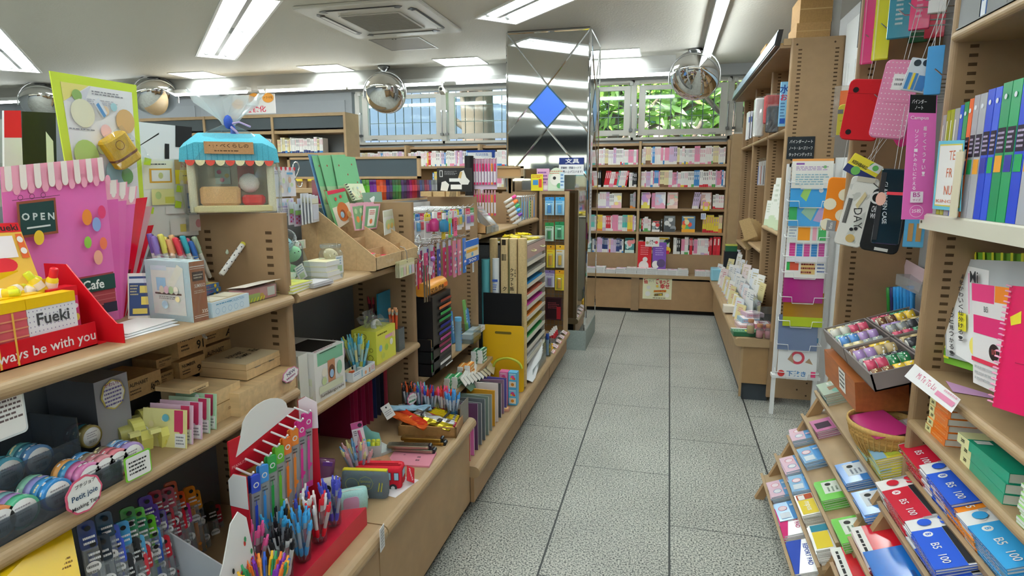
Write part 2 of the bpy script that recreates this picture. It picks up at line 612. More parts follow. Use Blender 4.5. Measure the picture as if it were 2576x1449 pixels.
sfm,slm=sf.mesh(),sl.mesh()
for i,x in enumerate(SQ):
 thing('square_light','small square louvred light in the ceiling, %s from the left along the window beam'%nth(i),'light',[('louvre',sfm),('tube',slm)],(x,6.7,ZC),0,'small square ceiling lights')
for i,(a,b)in enumerate(((-9.2,-7.25),(-7.1,-4.65),(-4.5,-2.1),(-1.95,.48))):
 bd,tu=MB(),MB()
 bd.box(a,b,6.84,6.93,2.655,2.70,'e8eaea:g')
 for q in(0,1):
  x0=a+.02+q*(b-a)/2
  tu.cyl((x0,6.865,2.64),(x0+(b-a)/2-.04,6.865,2.64),.0165,TUBE,n=10)
 thing('strip_light','bare tube strip light along the window beam, %s from the left'%nth(i),'light',[('batten',bd),('tube',tu)],group='strip lights on the beam')
bd,tu=MB(),MB()
bd.box(-.045,.045,-1.35,1.35,-.05,0,'eceeee:g')
for q in(0,1):
 tu.cyl((0,-1.32+q*1.33,-.075),(0,-.03+q*1.34,-.075),.0165,TUBE,n=10)
thing('bare_tube_light','single bare tube light on the ceiling in front of the right round mirror','light',[('batten',bd),('tube',tu)],(.76,5.68,ZC))
# ------------------------------------------------------------------ air conditioner, hatch
m=MB()
m.rbox(-.5,.5,-.5,.5,-.028,0,'d4d3ce:g',.02)
g=MB()
g.rbox(-.26,.26,-.26,.26,-.036,-.028,'c7c5bf:g',.02)
for i in range(26):
 g.box(-.24,.24,-.24+i*.0188,-.232+i*.0188,-.0385,-.036,'96938c')
vents=[]
def slot(mb,a):
 pts=[(-.3,.345),(-.27,.36),(.27,.36),(.3,.345),(.34,.39),(.3,.415),(-.3,.415),(-.34,.39)]
 c,s_=math.cos(a),math.sin(a)
 mb.prism([(x*c-y*s_,x*s_+y*c)for x,y in pts],'23262a:g',(0,0,-.0285),(1,0,0),(0,1,0),t=.003)
 p2=[(-.27,.366),(.27,.366),(.28,.398),(-.28,.398)]
 mb.prism([(x*c-y*s_,x*s_+y*c)for x,y in p2],'cfcec8:g',(0,0,-.032),(1,0,0),(0,1,0),t=.003)
parts=[('panel',m),('intake_grille',g)]
for k in range(4):
 q=MB()
 slot(q,k*PI/2)
 parts.append(('air_vane',q))
thing('air_conditioner','square white ceiling cassette air conditioner between the two long lights','air conditioner',parts,(-1.84,4.83,ZC))
m=MB()
for a,b,c,d in((-.25,.25,-.25,-.235),(-.25,.25,.235,.25),(-.25,-.235,-.235,.235),(.235,.25,-.235,.235)):
 m.box(a,b,c,d,-.004,0,'8f8c87:g')
m.box(-.235,.235,-.235,.235,-.002,0,'a29e98')
m.box(-.02,-.01,-.24,-.23,-.008,-.002,'55534f')
m.box(.01,.02,-.24,-.23,-.008,-.002,'55534f')
thing('access_hatch','flush square access hatch in the ceiling behind the air conditioner','hatch',m,(-2.06,5.75,ZC))
# ------------------------------------------------------------------ mirrored pillar
px0,px1,py0,py1=-.995,-.25,5.51,6.24
MIR='e2e6e6:c'
p=MB()
p.box(px0+.01,px1-.01,py0+.01,py1-.01,0,ZC,'777777')
base=MB().box(px0-.005,px1+.005,py0-.005,py1+.005,0,.185,'9aa6a2:k')
ft=MB().box(px0,px1,py0-.001,py0+.008,.185,ZC-.01,MIR)
sd=MB().box(px1-.008,px1+.001,py0+.001,py1,.185,ZC-.01,MIR)
bev=MB()
def strip(O,a,b,wd=.012,N=(0,-1,0)):
 a,b,O=V((a[0],0,a[1])),V((b[0],0,b[1])),V(O)
 if N[0]:
  a,b=V((0,a.x,a.z)),V((0,b.x,b.z))
 d=(b-a).normalized()
 N=V(N)
 s_=d.cross(N).normalized()*wd
 p0,p1=O+a,O+b
 bev.add([p0-s_,p1-s_,p1+N*.005,p0+N*.005,p0+s_,p1+s_],[(0,1,2,3),(3,2,5,4)],'f2f6f8:c')
Wd=px1-px0
for O,N in(((px0,py0-.0012,0),(0,-1,0)),((px1+.0012,py0,0),(1,0,0))):
 zt,zb,zm,hw,hh=ZC-.02,1.58,2.19,.175,.185
 for a,b in(((.01,zt),(Wd/2,zm+hh)),((Wd-.01,zt),(Wd/2,zm+hh)),((Wd/2-hw,zm),(.01,zm-.22)),((Wd/2+hw,zm),(Wd-.01,zm-.22)),((Wd/2,zm-hh),(.01,zb)),((Wd/2,zm-hh),(Wd-.01,zb)),((.008,zt),(.008,.19)),((Wd-.008,zt),(Wd-.008,.19)),((.01,zt),(Wd-.01,zt))):
  strip(O,a,b,.009,N)
di=MB()
zm,cx=2.19,(px0+px1)/2
for k,(a,b,c)in enumerate(((.18,.19,'1d3f4a:g'),(.163,.172,'3f6fd6:g'))):
 di.prism([(-a,0),(0,-b),(a,0),(0,b)],c,(cx,py0-.003-k*.001,zm),t=.003)
 di.prism([(-a,0),(0,-b),(a,0),(0,b)],c if k==0 else '5d86c4:g',(px1+.003+k*.001,(py0+py1)/2,zm),(0,1,0),t=.003)
s_=struct('pillar',p,'mirror clad square pillar with blue diamond inlay and granite foot',[('granite_base',base),('front_mirror',ft),('side_mirror',sd),('bevelled_glass_strip',bev),('blue_diamond',di)])
# ------------------------------------------------------------------ round security mirrors and cameras
def round_mirror(x,y,z,r,aim,label):
 d=V(aim).normalized()
 q=d.to_track_quat('Z','Y').to_matrix()
 cap,shell,br=MB(),MB(),MB()
 pr=[(r*math.sin(a),r*.62*(math.cos(a)-math.cos(PI/2)))for a in(PI/2*k/12 for k in range(12,-1,-1))]
 cap.lathe([(max(a,.0005),b)for a,b in pr],'e8e9e8:c',n=32,ax=q)
 shell.lathe([(r*1.02,.0),(r*1.02,-.02),(r*.9,-.07),(r*.5,-.11),(.001,-.12)],'c9cbca:m',n=32,ax=q)
 shell.lathe([(r,.004),(r*1.03,.004),(r*1.03,-.02),(r,-.02)],'d5d6d5:m',n=32,ax=q)
 h=ZC-z
 up=[(0,0,h),(0,0,h-.03)]
 br.lathe([(.001,h),(.07,h),(.068,h-.02),(.03,h-.06),(.001,h-.06)],'8d8f91:m',n=16)
 s=V((0,0,1)).cross(d).normalized()
 R=r*1.07
 br.tube([tuple(s*(R*math.sin(a))+V((0,0,R*math.cos(a))))for a in(-1.75+3.5*k/16 for k in range(17))],.008,'c5c7c8:m',6)
 thing('convex_mirror',label,'mirror',[('mirror_dome',cap),('back_shell',shell),('bracket',br)],(x,y,z))
round_mirror(-2.76,6.75,2.535,.232,(.15,-.85,-.5),'round convex mirror hanging before the left windows, left of the pillar')
round_mirror(-5.92,6.75,2.60,.25,(.75,-.5,-.75),'round convex mirror hanging beside the top of the yellow poster')
round_mirror(-7.75,6.75,2.60,.25,(.6,-.6,-.75),'round convex mirror half hidden at the far left of the beam')
round_mirror(.645,6.7,2.57,.242,(-.25,-.8,-.55),'round convex mirror hanging before the right window, right of the pillar')
def cctv(x,y,z,rz,label):
 b=MB().rbox(-.028,.028,-.08,.06,-.028,.028,'d8d6cc:g',.012)
 b.cyl((0,-.075,0),(0,-.086,0),.017,'2a2a2a:g',n=12)
 m=MB().cyl((0,0,.025),(0,0,.10),.01,'dedcd4:g')
 m.ball((0,0,.105),.018,'dedcd4:g',10)
 thing('security_camera',label,'camera',[('housing',b),('mount',m)],(x,y,z),rotm(-8,0,rz))
cctv(-2.08,6.8,2.55,10,'small cream security camera under the beam between two left windows')
cctv(-4.36,6.8,2.54,35,'small cream security camera in front of the orange bubble sign')
# ------------------------------------------------------------------ shelving
GREY='8b8d8e'
def board(mb,xf,xb,y0,y1,zt,th=.032,m=WOODL):
 """shelf board along y with a rounded nose at xf"""
 s=1 if xf>xb else-1
 r=th/2
 po=[(xb,zt-th),(xb,zt)]+[(xf-s*r+s*r*math.sin(a),zt-r+r*math.cos(a))for a in(PI*k/8 for k in range(9))]
 if s<0:
  po.reverse()
 return mb.prism(po,m,(0,y0,0),t=(y1-y0))
def slots(mb,x0,x1,yf,z0,z1,n=-1,pitch=.0245,w=.022):
 """two columns of dark slots on the face y = yf"""
 vs,fs=[],[]
 z=z0
 while z<z1:
  for xc in(x0,x1):
   k=len(vs)
   y=yf+n*.0006
   vs+=[(xc-w/2,y,z),(xc+w/2,y,z),(xc+w/2,y,z+.009),(xc-w/2,y,z+.009)]
   fs.append((k,k+1,k+2,k+3))
  z+=pitch
 return mb.add(vs,fs,'4a3722')
def upright(xf,xb,y,z0,z1,th=.026,m=WOOD,sl=True):
 """side panel at y with a rounded front edge at xf and slots on the face towards the camera"""
 mb=MB()
 s=1 if xf>xb else-1
 r=th/2
 po=[(xb,y+r),(xb,y-r)]+[(xf-s*r+s*r*math.sin(a),y-r*math.cos(a))for a in(PI*k/8 for k in range(9))]
 if s<0:
  po.reverse()
 mb.prism(po,m,(0,0,z0),(1,0,0),(0,1,0),t=-(z1-z0))
 if sl:
  d=abs(xf-xb)
  slots(mb,xf-s*.055,xb+s*.04,y-r,z0+.05,z1-.06)
 return mb
XF,XB=-.635,-.965
YL=[.67,1.62,2.57,3.52,4.47,5.25]
def lbay(i,label,shelves,z0,extra=()):
 y0,y1=YL[i],YL[i+1]
 parts=[('back_panel',MB().box(XB-.02,XB,y0,y1,z0,1.44,'6f7274'))]
 for z in shelves:
  mb=MB()
  board(mb,XF,XB,y0+.014,y1-.014,z)
  parts.append(('shelf',mb))
 parts.append(('side_panel',upright(-.655,XB+.0,y1,z0,1.457)))
 thing('gondola_shelf',label,'shelf',parts+list(extra))
lbay(0,'wooden shelf bay nearest the camera with red display box and masking tape',(1.212,.92),.486)
lbay(1,'wooden shelf bay with the cardboard folder stand and white candy-coloured box',(1.212,.82),.486)
lbay(2,'wooden shelf bay full of hook-hung pencils and leads',(.64,),.24,[('shelf',MB().box(-.90,-.56,2.6,3.5,.47,.49,WOODL))])
lbay(3,'wooden shelf bay with a board over the kraft paper rolls',(1.235,),.24)
lbay(4,'wooden shelf bay at the pillar end of the left-hand gondola',(1.235,.8),.24)
def counter(i,label):
 y0,y1=(YL[i]+.003,YL[i+1]-.003-(.03 if i==1 else 0))
 d,f,k=MB(),MB(),MB()
 board(d,-.362,XB,y0,y1,.486,.05)
 f.box(-.42,-.398,y0,y1,.07,.44,'a6865f:b')
 f.box(XB,-.42,y1-.02,y1,.07,.44,'a6865f:b')
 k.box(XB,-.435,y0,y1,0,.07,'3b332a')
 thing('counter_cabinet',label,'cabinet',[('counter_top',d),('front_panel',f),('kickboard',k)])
counter(0,'low wooden counter cabinet under the pen displays nearest the camera')
counter(1,'low wooden counter cabinet under the red bus pouch and pencil tray')
d,f,k=MB(),MB(),MB()
board(d,-.352,XB,2.548,5.262,.24,.055)
f.box(-.40,-.382,2.55,5.25,.06,.19,'9e7c56:b')
for y in(3.49,4.43):
 f.box(-.3825,-.381,y,y+.004,.06,.19,'5b452e')
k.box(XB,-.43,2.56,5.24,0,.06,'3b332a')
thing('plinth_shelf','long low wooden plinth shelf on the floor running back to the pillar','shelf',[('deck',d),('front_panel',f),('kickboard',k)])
# hook panel at the pillar end of the gondola
p=MB()
p.box(-.625,-.60,5.20,5.245,.24,1.462,WOOD)
p.box(-.405,-.372,5.20,5.245,.24,1.462,WOODL)
p.box(-.60,-.405,5.20,5.245,1.435,1.462,WOOD)
b=MB().box(-.60,-.405,5.225,5.24,.24,1.435,'8a6a45')
g=MB()
for i in range(25):
 g.cyl((-.60,5.205,.30+i*.046),(-.405,5.205,.30+i*.046),.0016,'7d7f80:m',n=5,caps=False)
for i in range(6):
 g.cyl((-.59+i*.035,5.208,.28),(-.59+i*.035,5.208,1.43),.0016,'7d7f80:m',n=5,caps=False)
thing('end_display_panel','wood framed wire panel with blister packs at the pillar end','display panel',[('frame',p),('backing',b),('wire_grid',g)])
# back bookcases below the windows
YB=7.48
ZB=(1.735,1.474,1.225,.951,.69)
BX=[1.082-.982*k for k in range(0,6)]
for i in range(5):
 x1,x0=BX[i],BX[i+1]
 parts=[('back_panel',MB().box(x0,x1,YB+.24,YB+.25,.46,1.96,'8a6b48'))]
 pe=MB()
 pe.box(x0,x1,YB+.0,YB+.02,.46,.69-.03,WOOD)
 parts.append(('lower_panel',pe))
 for z in ZB:
  parts.append(('shelf',MB().box(x0+.012,x1-.012,YB,YB+.24,z-.03,z,WOOD)))
 parts.append(('top_board',MB().box(x0+.012,x1-.012,YB+.1,YB+.24,1.955,1.985,WOOD)))
 parts.append(('side_panel',MB().box(x1-.014,x1+.014,YB-.012,YB+.25,.46,2.0,WOODL)))
 if i in(1,4):
  parts.append(('side_panel',MB().box(x0-.014,x0+.014,YB-.012,YB+.25,.46,2.0,WOODL)))
 w_=('at the right end under the round mirror window','beside the pillar, right of its mirror side','hidden behind the pillar','under the left windows, nearest the pillar','under the left windows, farther from the pillar')[i]
 thing('bookcase','wooden wall bookcase bay '+w_,'bookcase',parts)
 lp=MB().box(x0+.03,x1-.03,7.31,7.33,.05,.40,'9f7d58:b')
 lt=MB()
 lt.box(x0,x1,7.285,YB,.425,.462,WOODL)
 lt.box(x0-.045,x0+.045,7.30,7.34,.03,.425,WOOD)
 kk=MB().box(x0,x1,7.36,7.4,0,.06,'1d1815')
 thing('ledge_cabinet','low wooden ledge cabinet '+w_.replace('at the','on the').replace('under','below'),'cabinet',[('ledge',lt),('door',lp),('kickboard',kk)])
struct('trim_4',MB().box(1.10,1.5,7.30,7.75,0,2.05,WOODL),'wooden end post between the back bookcase and the right-hand shelves')
# tall bookcase at the far left in front of the wall
for i in range(3):
 x1=-3.2-.95*i
 x0=x1-.95
 parts=[('back_panel',MB().box(x0,x1,6.88,6.9,.0,2.32,'7d8185'))]
 for z in(.4,.75,1.1,1.5,1.88,2.14):
  parts.append(('shelf',MB().box(x0+.015,x1-.015,6.6,6.88,z-.035,z,WOODL)))
 h_=MB().box(x0+.015,x1-.015,6.6,6.62,2.16,2.29,'4d5458')
 parts+=[('header_board',h_),('top_board',MB().box(x0,x1,6.59,6.9,2.295,2.33,WOODL)),('side_panel',MB().box(x1-.015,x1+.015,6.585,6.9,0,2.33,WOODL))]
 thing('tall_bookcase','tall wooden bookcase with slate header, %s bay from its right end'%nth(i),'bookcase',parts)
# crosswise unit behind the gondola with its slate header
def slate(x0,x1,y,z0,z1,label,c='46525a'):
 f=MB()
 for a,b,e,g in((x0,x1,z1-.016,z1),(x0,x1,z0,z0+.016),(x0,x0+.02,z0,z1),(x1-.02,x1,z0,z1)):
  f.box(a,b,y-.03,y,e,g,WOODL)
 s_=MB().box(x0+.02,x1-.02,y-.02,y-.005,z0+.016,z1-.016,c)
 po=MB().box(x0+.1,x0+.13,y,y+.02,1.0,z0+.05,WOOD)
 p2=MB().box(x1-.13,x1-.1,y,y+.02,1.0,z0+.05,WOOD)
 thing('header_board',label,'sign',[('frame',f),('slate',s_),('bracket',po),('bracket',p2)])
slate(-2.32,-1.265,4.15,1.567,1.723,'blank dark slate header board in a wooden frame behind the green folders')
slate(-.952,-.715,5.0,1.57,1.668,'small plain wooden header board beside the left edge of the pillar','b08c62')
parts=[('back_panel',MB().box(-2.34,-1.24,4.17,4.2,0,1.55,WOOD))]
for z in(.45,.8,1.15,1.5):
 parts.append(('shelf',MB().box(-2.33,-1.25,3.85,4.17,z-.03,z,WOODL)))
parts.append(('side_panel',MB().box(-1.27,-1.245,3.83,4.2,0,1.55,WOOD)))
thing('cross_shelf','wooden crosswise shelf unit carrying the slate header board','shelf',parts)
# rear half of the gondola, seen over its top
mb=MB()
mb.box(-1.0,-.986,.68,5.2,.2,1.452,WOODL)
parts=[('back_panel',mb)]
for z in(.45,.8,1.13,1.44):
 parts.append(('shelf',MB().box(-1.26,-1.0,.68,3.8,z-.025,z,WOODL)))
thing('rear_gondola','rear side of the left-hand gondola holding the row of tinted clear files','shelf',parts)
# right-hand shelves
XR,XRB=1.2,1.52
def rbay(y0,y1,label,shelves,extra=()):
 parts=[('back_panel',MB().box(XRB,XRB+.02,y0,y1,.1,2.42,'9a9b9c'))]
 for z in shelves:
  mb=MB()
  board(mb,XR+.0,XRB,y0+.014,y1-.014,z,.03)
  parts.append(('shelf',mb))
 parts.append(('side_panel',upright(XR+.005,XRB,y1,.1,2.42,.028)))
 thing('tall_shelf',label,'shelf',parts+list(extra))
rbay(1.13,2.085,'wooden wall shelf bay nearest the camera with ring binders and slanted notebooks',(1.96,.975,.815))
rbay(2.113,3.045,'wooden wall shelf bay with pencil cases on hooks and tape trays',())
t=MB()
board(t,XR-.03,XRB,1.15,2.06,1.455,.012,'dcd8c8:g')
t.box(XR-.032,XR-.028,1.15,2.06,1.41,1.45,'dcd8c8:g')
for y in(1.16,2.045):
 t.cyl((XR-.034,y,1.43),(XR-.031,y,1.43),.004,'7c7a70:m',n=8)
thing('metal_shelf','cream painted metal shelf carrying the row of ring binders','shelf',t)
struct('trim_5',MB().box(1.475,1.6,3.07,4.42,0,2.5,'d9dcdd'),'white partition between the hook bay and the tall brown end panel')
# tall cabinet row whose end panel faces the camera
e=upright(1.165,1.475,4.45,.45,2.44,.03)
e.box(1.165,1.475,4.436,4.464,.05,.45,WOOD)
for x,z in((1.2,2.40),(1.42,2.405),(1.36,.12),(1.42,.17),(1.42,.08)):
 e.cyl((x,4.434,z),(x,4.437,z),.006,'40301f',n=8)
parts=[('end_panel',e)]
YR3=[4.45,5.40,6.35,7.28]
for i in range(3):
 y0,y1=YR3[i],YR3[i+1]
 parts.append(('back_panel',MB().box(1.475,1.49,y0,y1,.3,2.44,'9b7a52')))
 for z in((1.90,1.19),(1.90,.98),(1.90,.9))[i]:
  mb=MB()
  board(mb,1.19,1.475,y0+.014,y1-.014,z,.03)
  parts.append(('shelf',mb))
 if i<3:
  parts.append(('side_panel',upright(1.195,1.475,y1,.45,2.44,.028)))
hd=MB()
hd.prism([(1.07,2.40),(1.10,2.40),(1.115,2.50),(1.085,2.50)],'2a2a2a:g',(0,4.45,0),t=2.84)
hs=MB().prism([(1.0685,2.412),(1.0825,2.49),(1.0805,2.49),(1.0665,2.412)],'8fa3b2:g',(0,4.46,0),t=2.82)
so=MB().box(1.10,1.475,4.45,7.28,2.385,2.405,WOOD)
so.box(1.12,1.165,4.44,4.46,2.40,2.44,WOODL)
parts+=[('header_rail',hd),('header_sign',hs),('canopy_board',so)]
thing('tall_shelf_row','tall brown shelf row with header canopy, its end panel facing the camera','shelf',parts)
m1,m2,m3=MB(),MB(),MB()
board(m1,.935,1.19,4.45,7.27,.46,.06)
m2.box(.985,1.0,4.49,7.27,.09,.40,'a1825c:b')
m2.box(1.0,1.19,4.468,4.485,.13,.40,'9a7a53:b')
m2.box(.985,1.0,4.465,4.49,.03,.40,WOODL)
m2.box(1.19,1.2,4.468,4.485,.04,.40,WOODL)
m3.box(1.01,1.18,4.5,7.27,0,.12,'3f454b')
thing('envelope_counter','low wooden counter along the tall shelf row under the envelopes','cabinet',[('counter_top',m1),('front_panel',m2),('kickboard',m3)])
# stepped floor racks for notebooks: boards slope down towards the aisle
STEP=[(.955,.115),(1.01,.225),(1.06,.325),(1.115,.44),(1.165,.56),(1.215,.66)]
STEPN=[(.955,.12),(.99,.21),(1.03,.29),(1.075,.39),(1.15,.525),(1.22,.635)]
SLOPE=math.radians(21)
def rack(y0,y1,steps,label):
 parts=[]
 for y in(y0,y1-.03):
  r=MB()
  r.prism([(.92,.0),(.96,.0),(1.30,.72),(1.25,.72)],'a18059:b',(0,y,0),t=.03)
  r.prism([(1.25,0),(1.29,0),(1.30,.72),(1.25,.72)],'a18059:b',(0,y,0),t=.03)
  parts.append(('side_rail',r))
 for x,z in steps:
  q=MB()
  q.X=Matrix.Translation(V((x,0,z)))@Matrix.Rotation(-SLOPE,4,'Y')
  q.box(0,.17,y0+.002,y1-.002,-.014,0,WOODL)
  q.box(-.012,0,y0+.002,y1-.002,-.014,.014,WOODL)
  parts.append(('step',q))
 thing('stepped_rack',label,'rack',parts)
rack(2.12,3.05,STEP,'slanted stepped wooden floor rack with small notebooks before the hook bay')
rack(1.13,2.06,STEPN,'slanted stepped wooden floor rack with red and blue exercise books nearest the camera')
parts=[('back_panel',MB().box(-2.6,.2,-3.02,-3.0,0,1.95,'7d8185'))]
for z in(.45,.8,1.15,1.5,1.72):
 parts.append(('shelf',MB().box(-2.6,.2,-3.0,-2.7,z-.03,z,WOODL)))
for x in(-2.6,-1.67,-.74,.19):
 parts.append(('side_panel',MB().box(x,x+.03,-3.02,-2.69,0,1.95,WOODL)))
hb=MB().box(-2.6,.2,-2.70,-2.68,1.78,1.95,'3f474c')
hb.txt('フェア',(-.9,-2.6785,1.865),(-1,0,0),(0,0,1),.1,'d8d8d4')
parts.append(('header_board',hb))
thing('bookcase','bookcase with dark lettered header behind the camera, seen only in the pillar mirror','bookcase',parts)
# ------------------------------------------------------------------ helpers for goods
FH=V((-math.sin(.248),math.cos(.248),0))
def zat(p,px,py):
 """height of the point above p (same distance from the camera) that shows at px, py"""
 d=CROT@V(((px-1288)/1546.8,-(py-724.5)/1546.8,-1))
 t=(V((p[0],p[1],0))-V((CAMP.x,CAMP.y,0))).dot(FH)/d.dot(FH)
 return CAMP.z+t*d.z
class Span:
 """front foot edge of a box from its left to its right end"""
 def __init__(s,a,b,x=None,y=None,z=None):
  s.a,s.b=(V(q)if len(q)==3 else at(q[0],q[1],x,y,z)for q in(a,b))
  s.pa=a
  d=s.b-s.a
  s.w=math.hypot(d.x,d.y)
  s.rz=math.atan2(d.y,d.x)
  s.loc=(s.a+s.b)/2
  s.px=(a[0]+b[0])/2
 def h(s,py):
  return zat(s.loc,s.px,py)-s.loc.z
class Box:
 """box with its front foot edge on the x axis, going back along +y; faces f, r, l, t to print on"""
 def __init__(s,w,d,h,m,mb=None,z=0,y=0):
  s.w,s.d,s.hh=w,d,h
  s.mb=mb or MB()
  s.mb.box(-w/2,w/2,y,y+d,z,z+h,m)
  s.f=Face(s.mb,(-w/2,y,z),(w,0,0),(0,0,h))
  s.r=Face(s.mb,(w/2,y,z),(0,d,0),(0,0,h))
  s.l=Face(s.mb,(-w/2,y+d,z),(0,-d,0),(0,0,h))
  s.t=Face(s.mb,(-w/2,y,z+h),(w,0,0),(0,d,0))
def tray(w,d,h,m,th=.003,mb=None,hb=None,floor=True):
 """open box"""
 mb=mb or MB()
 hb=hb or h
 if floor:
  mb.box(-w/2,w/2,0,d,0,th,m)
 mb.box(-w/2,w/2,0,th,0,h,m)
 mb.box(-w/2,w/2,d-th,d,0,hb,m)
 for s in(-1,1):
  x=s*(w/2-th/2)-th/2
  mb.prism([(0,0),(d,0),(d,hb),(0,h)],m,(x+(th if s>0 else th),0,0),(0,1,0),(0,0,1),t=th)
 return mb
PENS={}
def penparts(cap,body='e8ecee:g',L=.142,r=.0052,kind='gel',ink=None):
 """pen standing on its tip: barrel, button or cap, clip"""
 k=(cap,body,L,r,kind,ink)
 if k in PENS:
  return PENS[k]
 b,c,cl=MB(),MB(),MB()
 ink=ink or cap
 if kind=='marker':
  b.lathe([(.001,.0),(r,.004),(r,L*.66)],body,n=10)
  c.lathe([(r*1.12,L*.62),(r*1.15,L*.98),(r*.9,L),(.001,L)],cap,n=10)
  cl.box(-.0016,.0016,r,r+.003,L*.7,L*.97,cap)
 elif kind=='pencil':
  b.lathe([(.0006,0),(r*.9,.018),(r,.02),(r,L)],body,n=6)
  c.lathe([(r*1.02,L),(r*1.02,L+.012),(.001,L+.013)],cap,n=8)
  cl.lathe([(r*1.08,L-.012),(r*1.08,L+.001)],'c8cacc:m',n=8)
 else:
  b.lathe([(.0008,0),(r*.5,.010),(r,.022),(r*1.08,.04),(r,.055),(r,L*.80)],body,n=10)
  b.lathe([(r*1.12,.022),(r*1.2,.04),(r*1.12,.052)],ink,n=10)
  c.lathe([(r*1.05,L*.78),(r*1.05,L*.9),(r*.6,L*.92),(r*.55,L),(.001,L)],cap,n=10)
  cl.box(-.0022,.0022,r*.9,r+.004,L*.62,L*.88,cap)
 PENS[k]=[('barrel',b.mesh()),('cap' if kind=='marker' else 'push_button' if kind=='gel' else 'eraser',c.mesh()),('clip' if kind!='pencil' else 'ferrule',cl.mesh())]
 return PENS[k]
def lean(dx,dy):
 """rotation that tips the z axis towards (dx, dy)"""
 return V((dx,dy,1)).to_track_quat('Z','Y').to_euler()
def pens(c,n,rad,specs,label,group,seed=1,tilt=.25,bias=(0,0),name='gel_pen',z0=.004,cat='pen'):
 """n pens fanned in a cup standing at c; specs: list of (colour words, penparts args)"""
 r=random.Random(seed)
 for i in range(n):
  a=2*PI*(i+r.random()*.6)/n
  q=rad*math.sqrt((i+.5)/n)
  words_,args=specs[i%len(specs)]
  dx,dy=math.cos(a)*tilt*q/rad+bias[0],math.sin(a)*tilt*q/rad+bias[1]
  e=lean(dx,dy)
  thing(name,label.replace('#',words_),cat,penparts(**args),(c[0]+math.cos(a)*q*.55,c[1]+math.sin(a)*q*.55,c[2]+z0),e,group)
def cup(c,w,h,label,name='clear_cup',m='e9f0f2:t',rnd_=True,rz=0,cat='cup',group=None):
 mb=MB()
 if rnd_:
  mb.lathe([(w*.44,0),(w/2,h),(w/2-.0015,h),(w*.44-.0015,.003),(.001,.003)],m,n=18)
 else:
  t=.002
  for a,b,c_,d in((-1,1,-1,-1),(-1,1,1,1),(-1,-1,-1,1),(1,1,-1,1)):
   mb.box(min(a,b)*w/2-(t if a==b==-1 else 0)*0,max(a,b)*w/2+(t if a==b else 0),min(c_,d)*w/2,max(c_,d)*w/2+(t if c_==d else 0),0,h,m)
  mb.box(-w/2,w/2,-w/2,w/2,0,.003,m)
 return thing(name,label,cat,mb,c,rz,group)
def quadsheet(P4,m,t=.0012,mb=None):
 """thin sheet with corners BL, BR, TR, TL"""
 mb=mb or MB()
 P4=[V(p)for p in P4]
 n=(P4[1]-P4[0]).cross(P4[3]-P4[0]).normalized()*t
 a=[tuple(p)for p in P4]
 b=[tuple(p-n)for p in P4]
 mb.add(a+b,[(0,1,2,3),(7,6,5,4),(0,4,5,1),(1,5,6,2),(2,6,7,3),(3,7,4,0)],m)
 return mb
def qface(mb,P4):
 f=Face(mb,P4[0],V(P4[1])-V(P4[0]),V(P4[3])-V(P4[0]))
 f.Q=V(P4[2])-V(P4[0])-f.U-f.W
 return f
def card(w,h,m,t=.0012,y=0,z=0,mb=None):
 """upright card in the plane y = 0 facing -y; returns mesh builder and front face"""
 mb=mb or MB()
 mb.box(-w/2,w/2,y,y+t,z,z+h,m)
 return mb,Face(mb,(-w/2,y,z),(w,0,0),(0,0,h))
def cloud(w,h,n=16,k=.07):
 """scalloped outline around the origin"""
 return[((w/2)*(1+k*math.cos(n/2*2*2*PI*i/(n*4)))*math.cos(2*PI*i/(n*4)),(h/2)*(1+k*math.cos(n/2*2*2*PI*i/(n*4)))*math.sin(2*PI*i/(n*4)))for i in range(n*4)]
def rrect(w,h,r,n=4,x=0,y=0):
 pts=[]
 for k,(cx,cy)in enumerate(((w/2-r,h/2-r),(-w/2+r,h/2-r),(-w/2+r,-h/2+r),(w/2-r,-h/2+r))):
  pts+=[(x+cx+r*math.cos((k+j/n)*PI/2),y+cy+r*math.sin((k+j/n)*PI/2))for j in range(n+1)]
 return pts
def blobs(F,n,cols,seed,r=(.06,.12),box=(.1,.1,.9,.9)):
 """scattered round motifs"""
 q=random.Random(seed)
 for i in range(n):
  F.disc(q.uniform(box[0],box[2]),q.uniform(box[1],box[3]),q.uniform(*r),cols[i%len(cols)],q.uniform(.8,1.3),12)
 return F
def film(P,m='f4f8fa:t.05',seed=1,amp=.006,nu=7,nv=7):
 """crumpled clear film stretched over the corners BL, BR, TR, TL"""
 q=random.Random(seed)
 P=[V(p)for p in P]
 N=(P[1]-P[0]).cross(P[3]-P[0]).normalized()
 vs=[]
 for j in range(nv+1):
  for i in range(nu+1):
   a,b=i/nu,j/nv
   p=(P[0]*(1-a)+P[1]*a)*(1-b)+(P[3]*(1-a)+P[2]*a)*b
   vs.append(tuple(p+N*q.uniform(-amp,amp)))
 fs=[(j*(nu+1)+i,j*(nu+1)+i+1,(j+1)*(nu+1)+i+1,(j+1)*(nu+1)+i)for j in range(nv)for i in range(nu)]
 return MB().add(vs,fs,m,False)
def note_pop(w,h,lines_,edge,label,loc,rot,name='price_card',rows=(),shape=None,bg='f7f6f2'):
 """handwritten shop card: outline colour, paper and lettering rows [(text, v, size, colour)]"""
 mb=MB()
 po=shape or rrect(w,h,.008)
 mb.prism(po,edge,(0,0,0),(1,0,0),(0,0,1),t=.0012)
 sc=.9
 F=Face(mb,(-w/2,-.0004,-h/2),(w,0,0),(0,0,h))
 F.poly([(p[0]*sc/w+.5,p[1]*sc/h+.5)for p in po],bg)
 for t,u,v,s,c in rows:
  F.txt(t,u,v,s,c,.012)
 if lines_:
  F.lines(*lines_)
 return thing(name,label,'sign',mb,loc,rot)
# ------------------------------------------------------------------ nearest left bay, top shelf
Z1,Z2,Z3=1.212,.92,.486
P=at
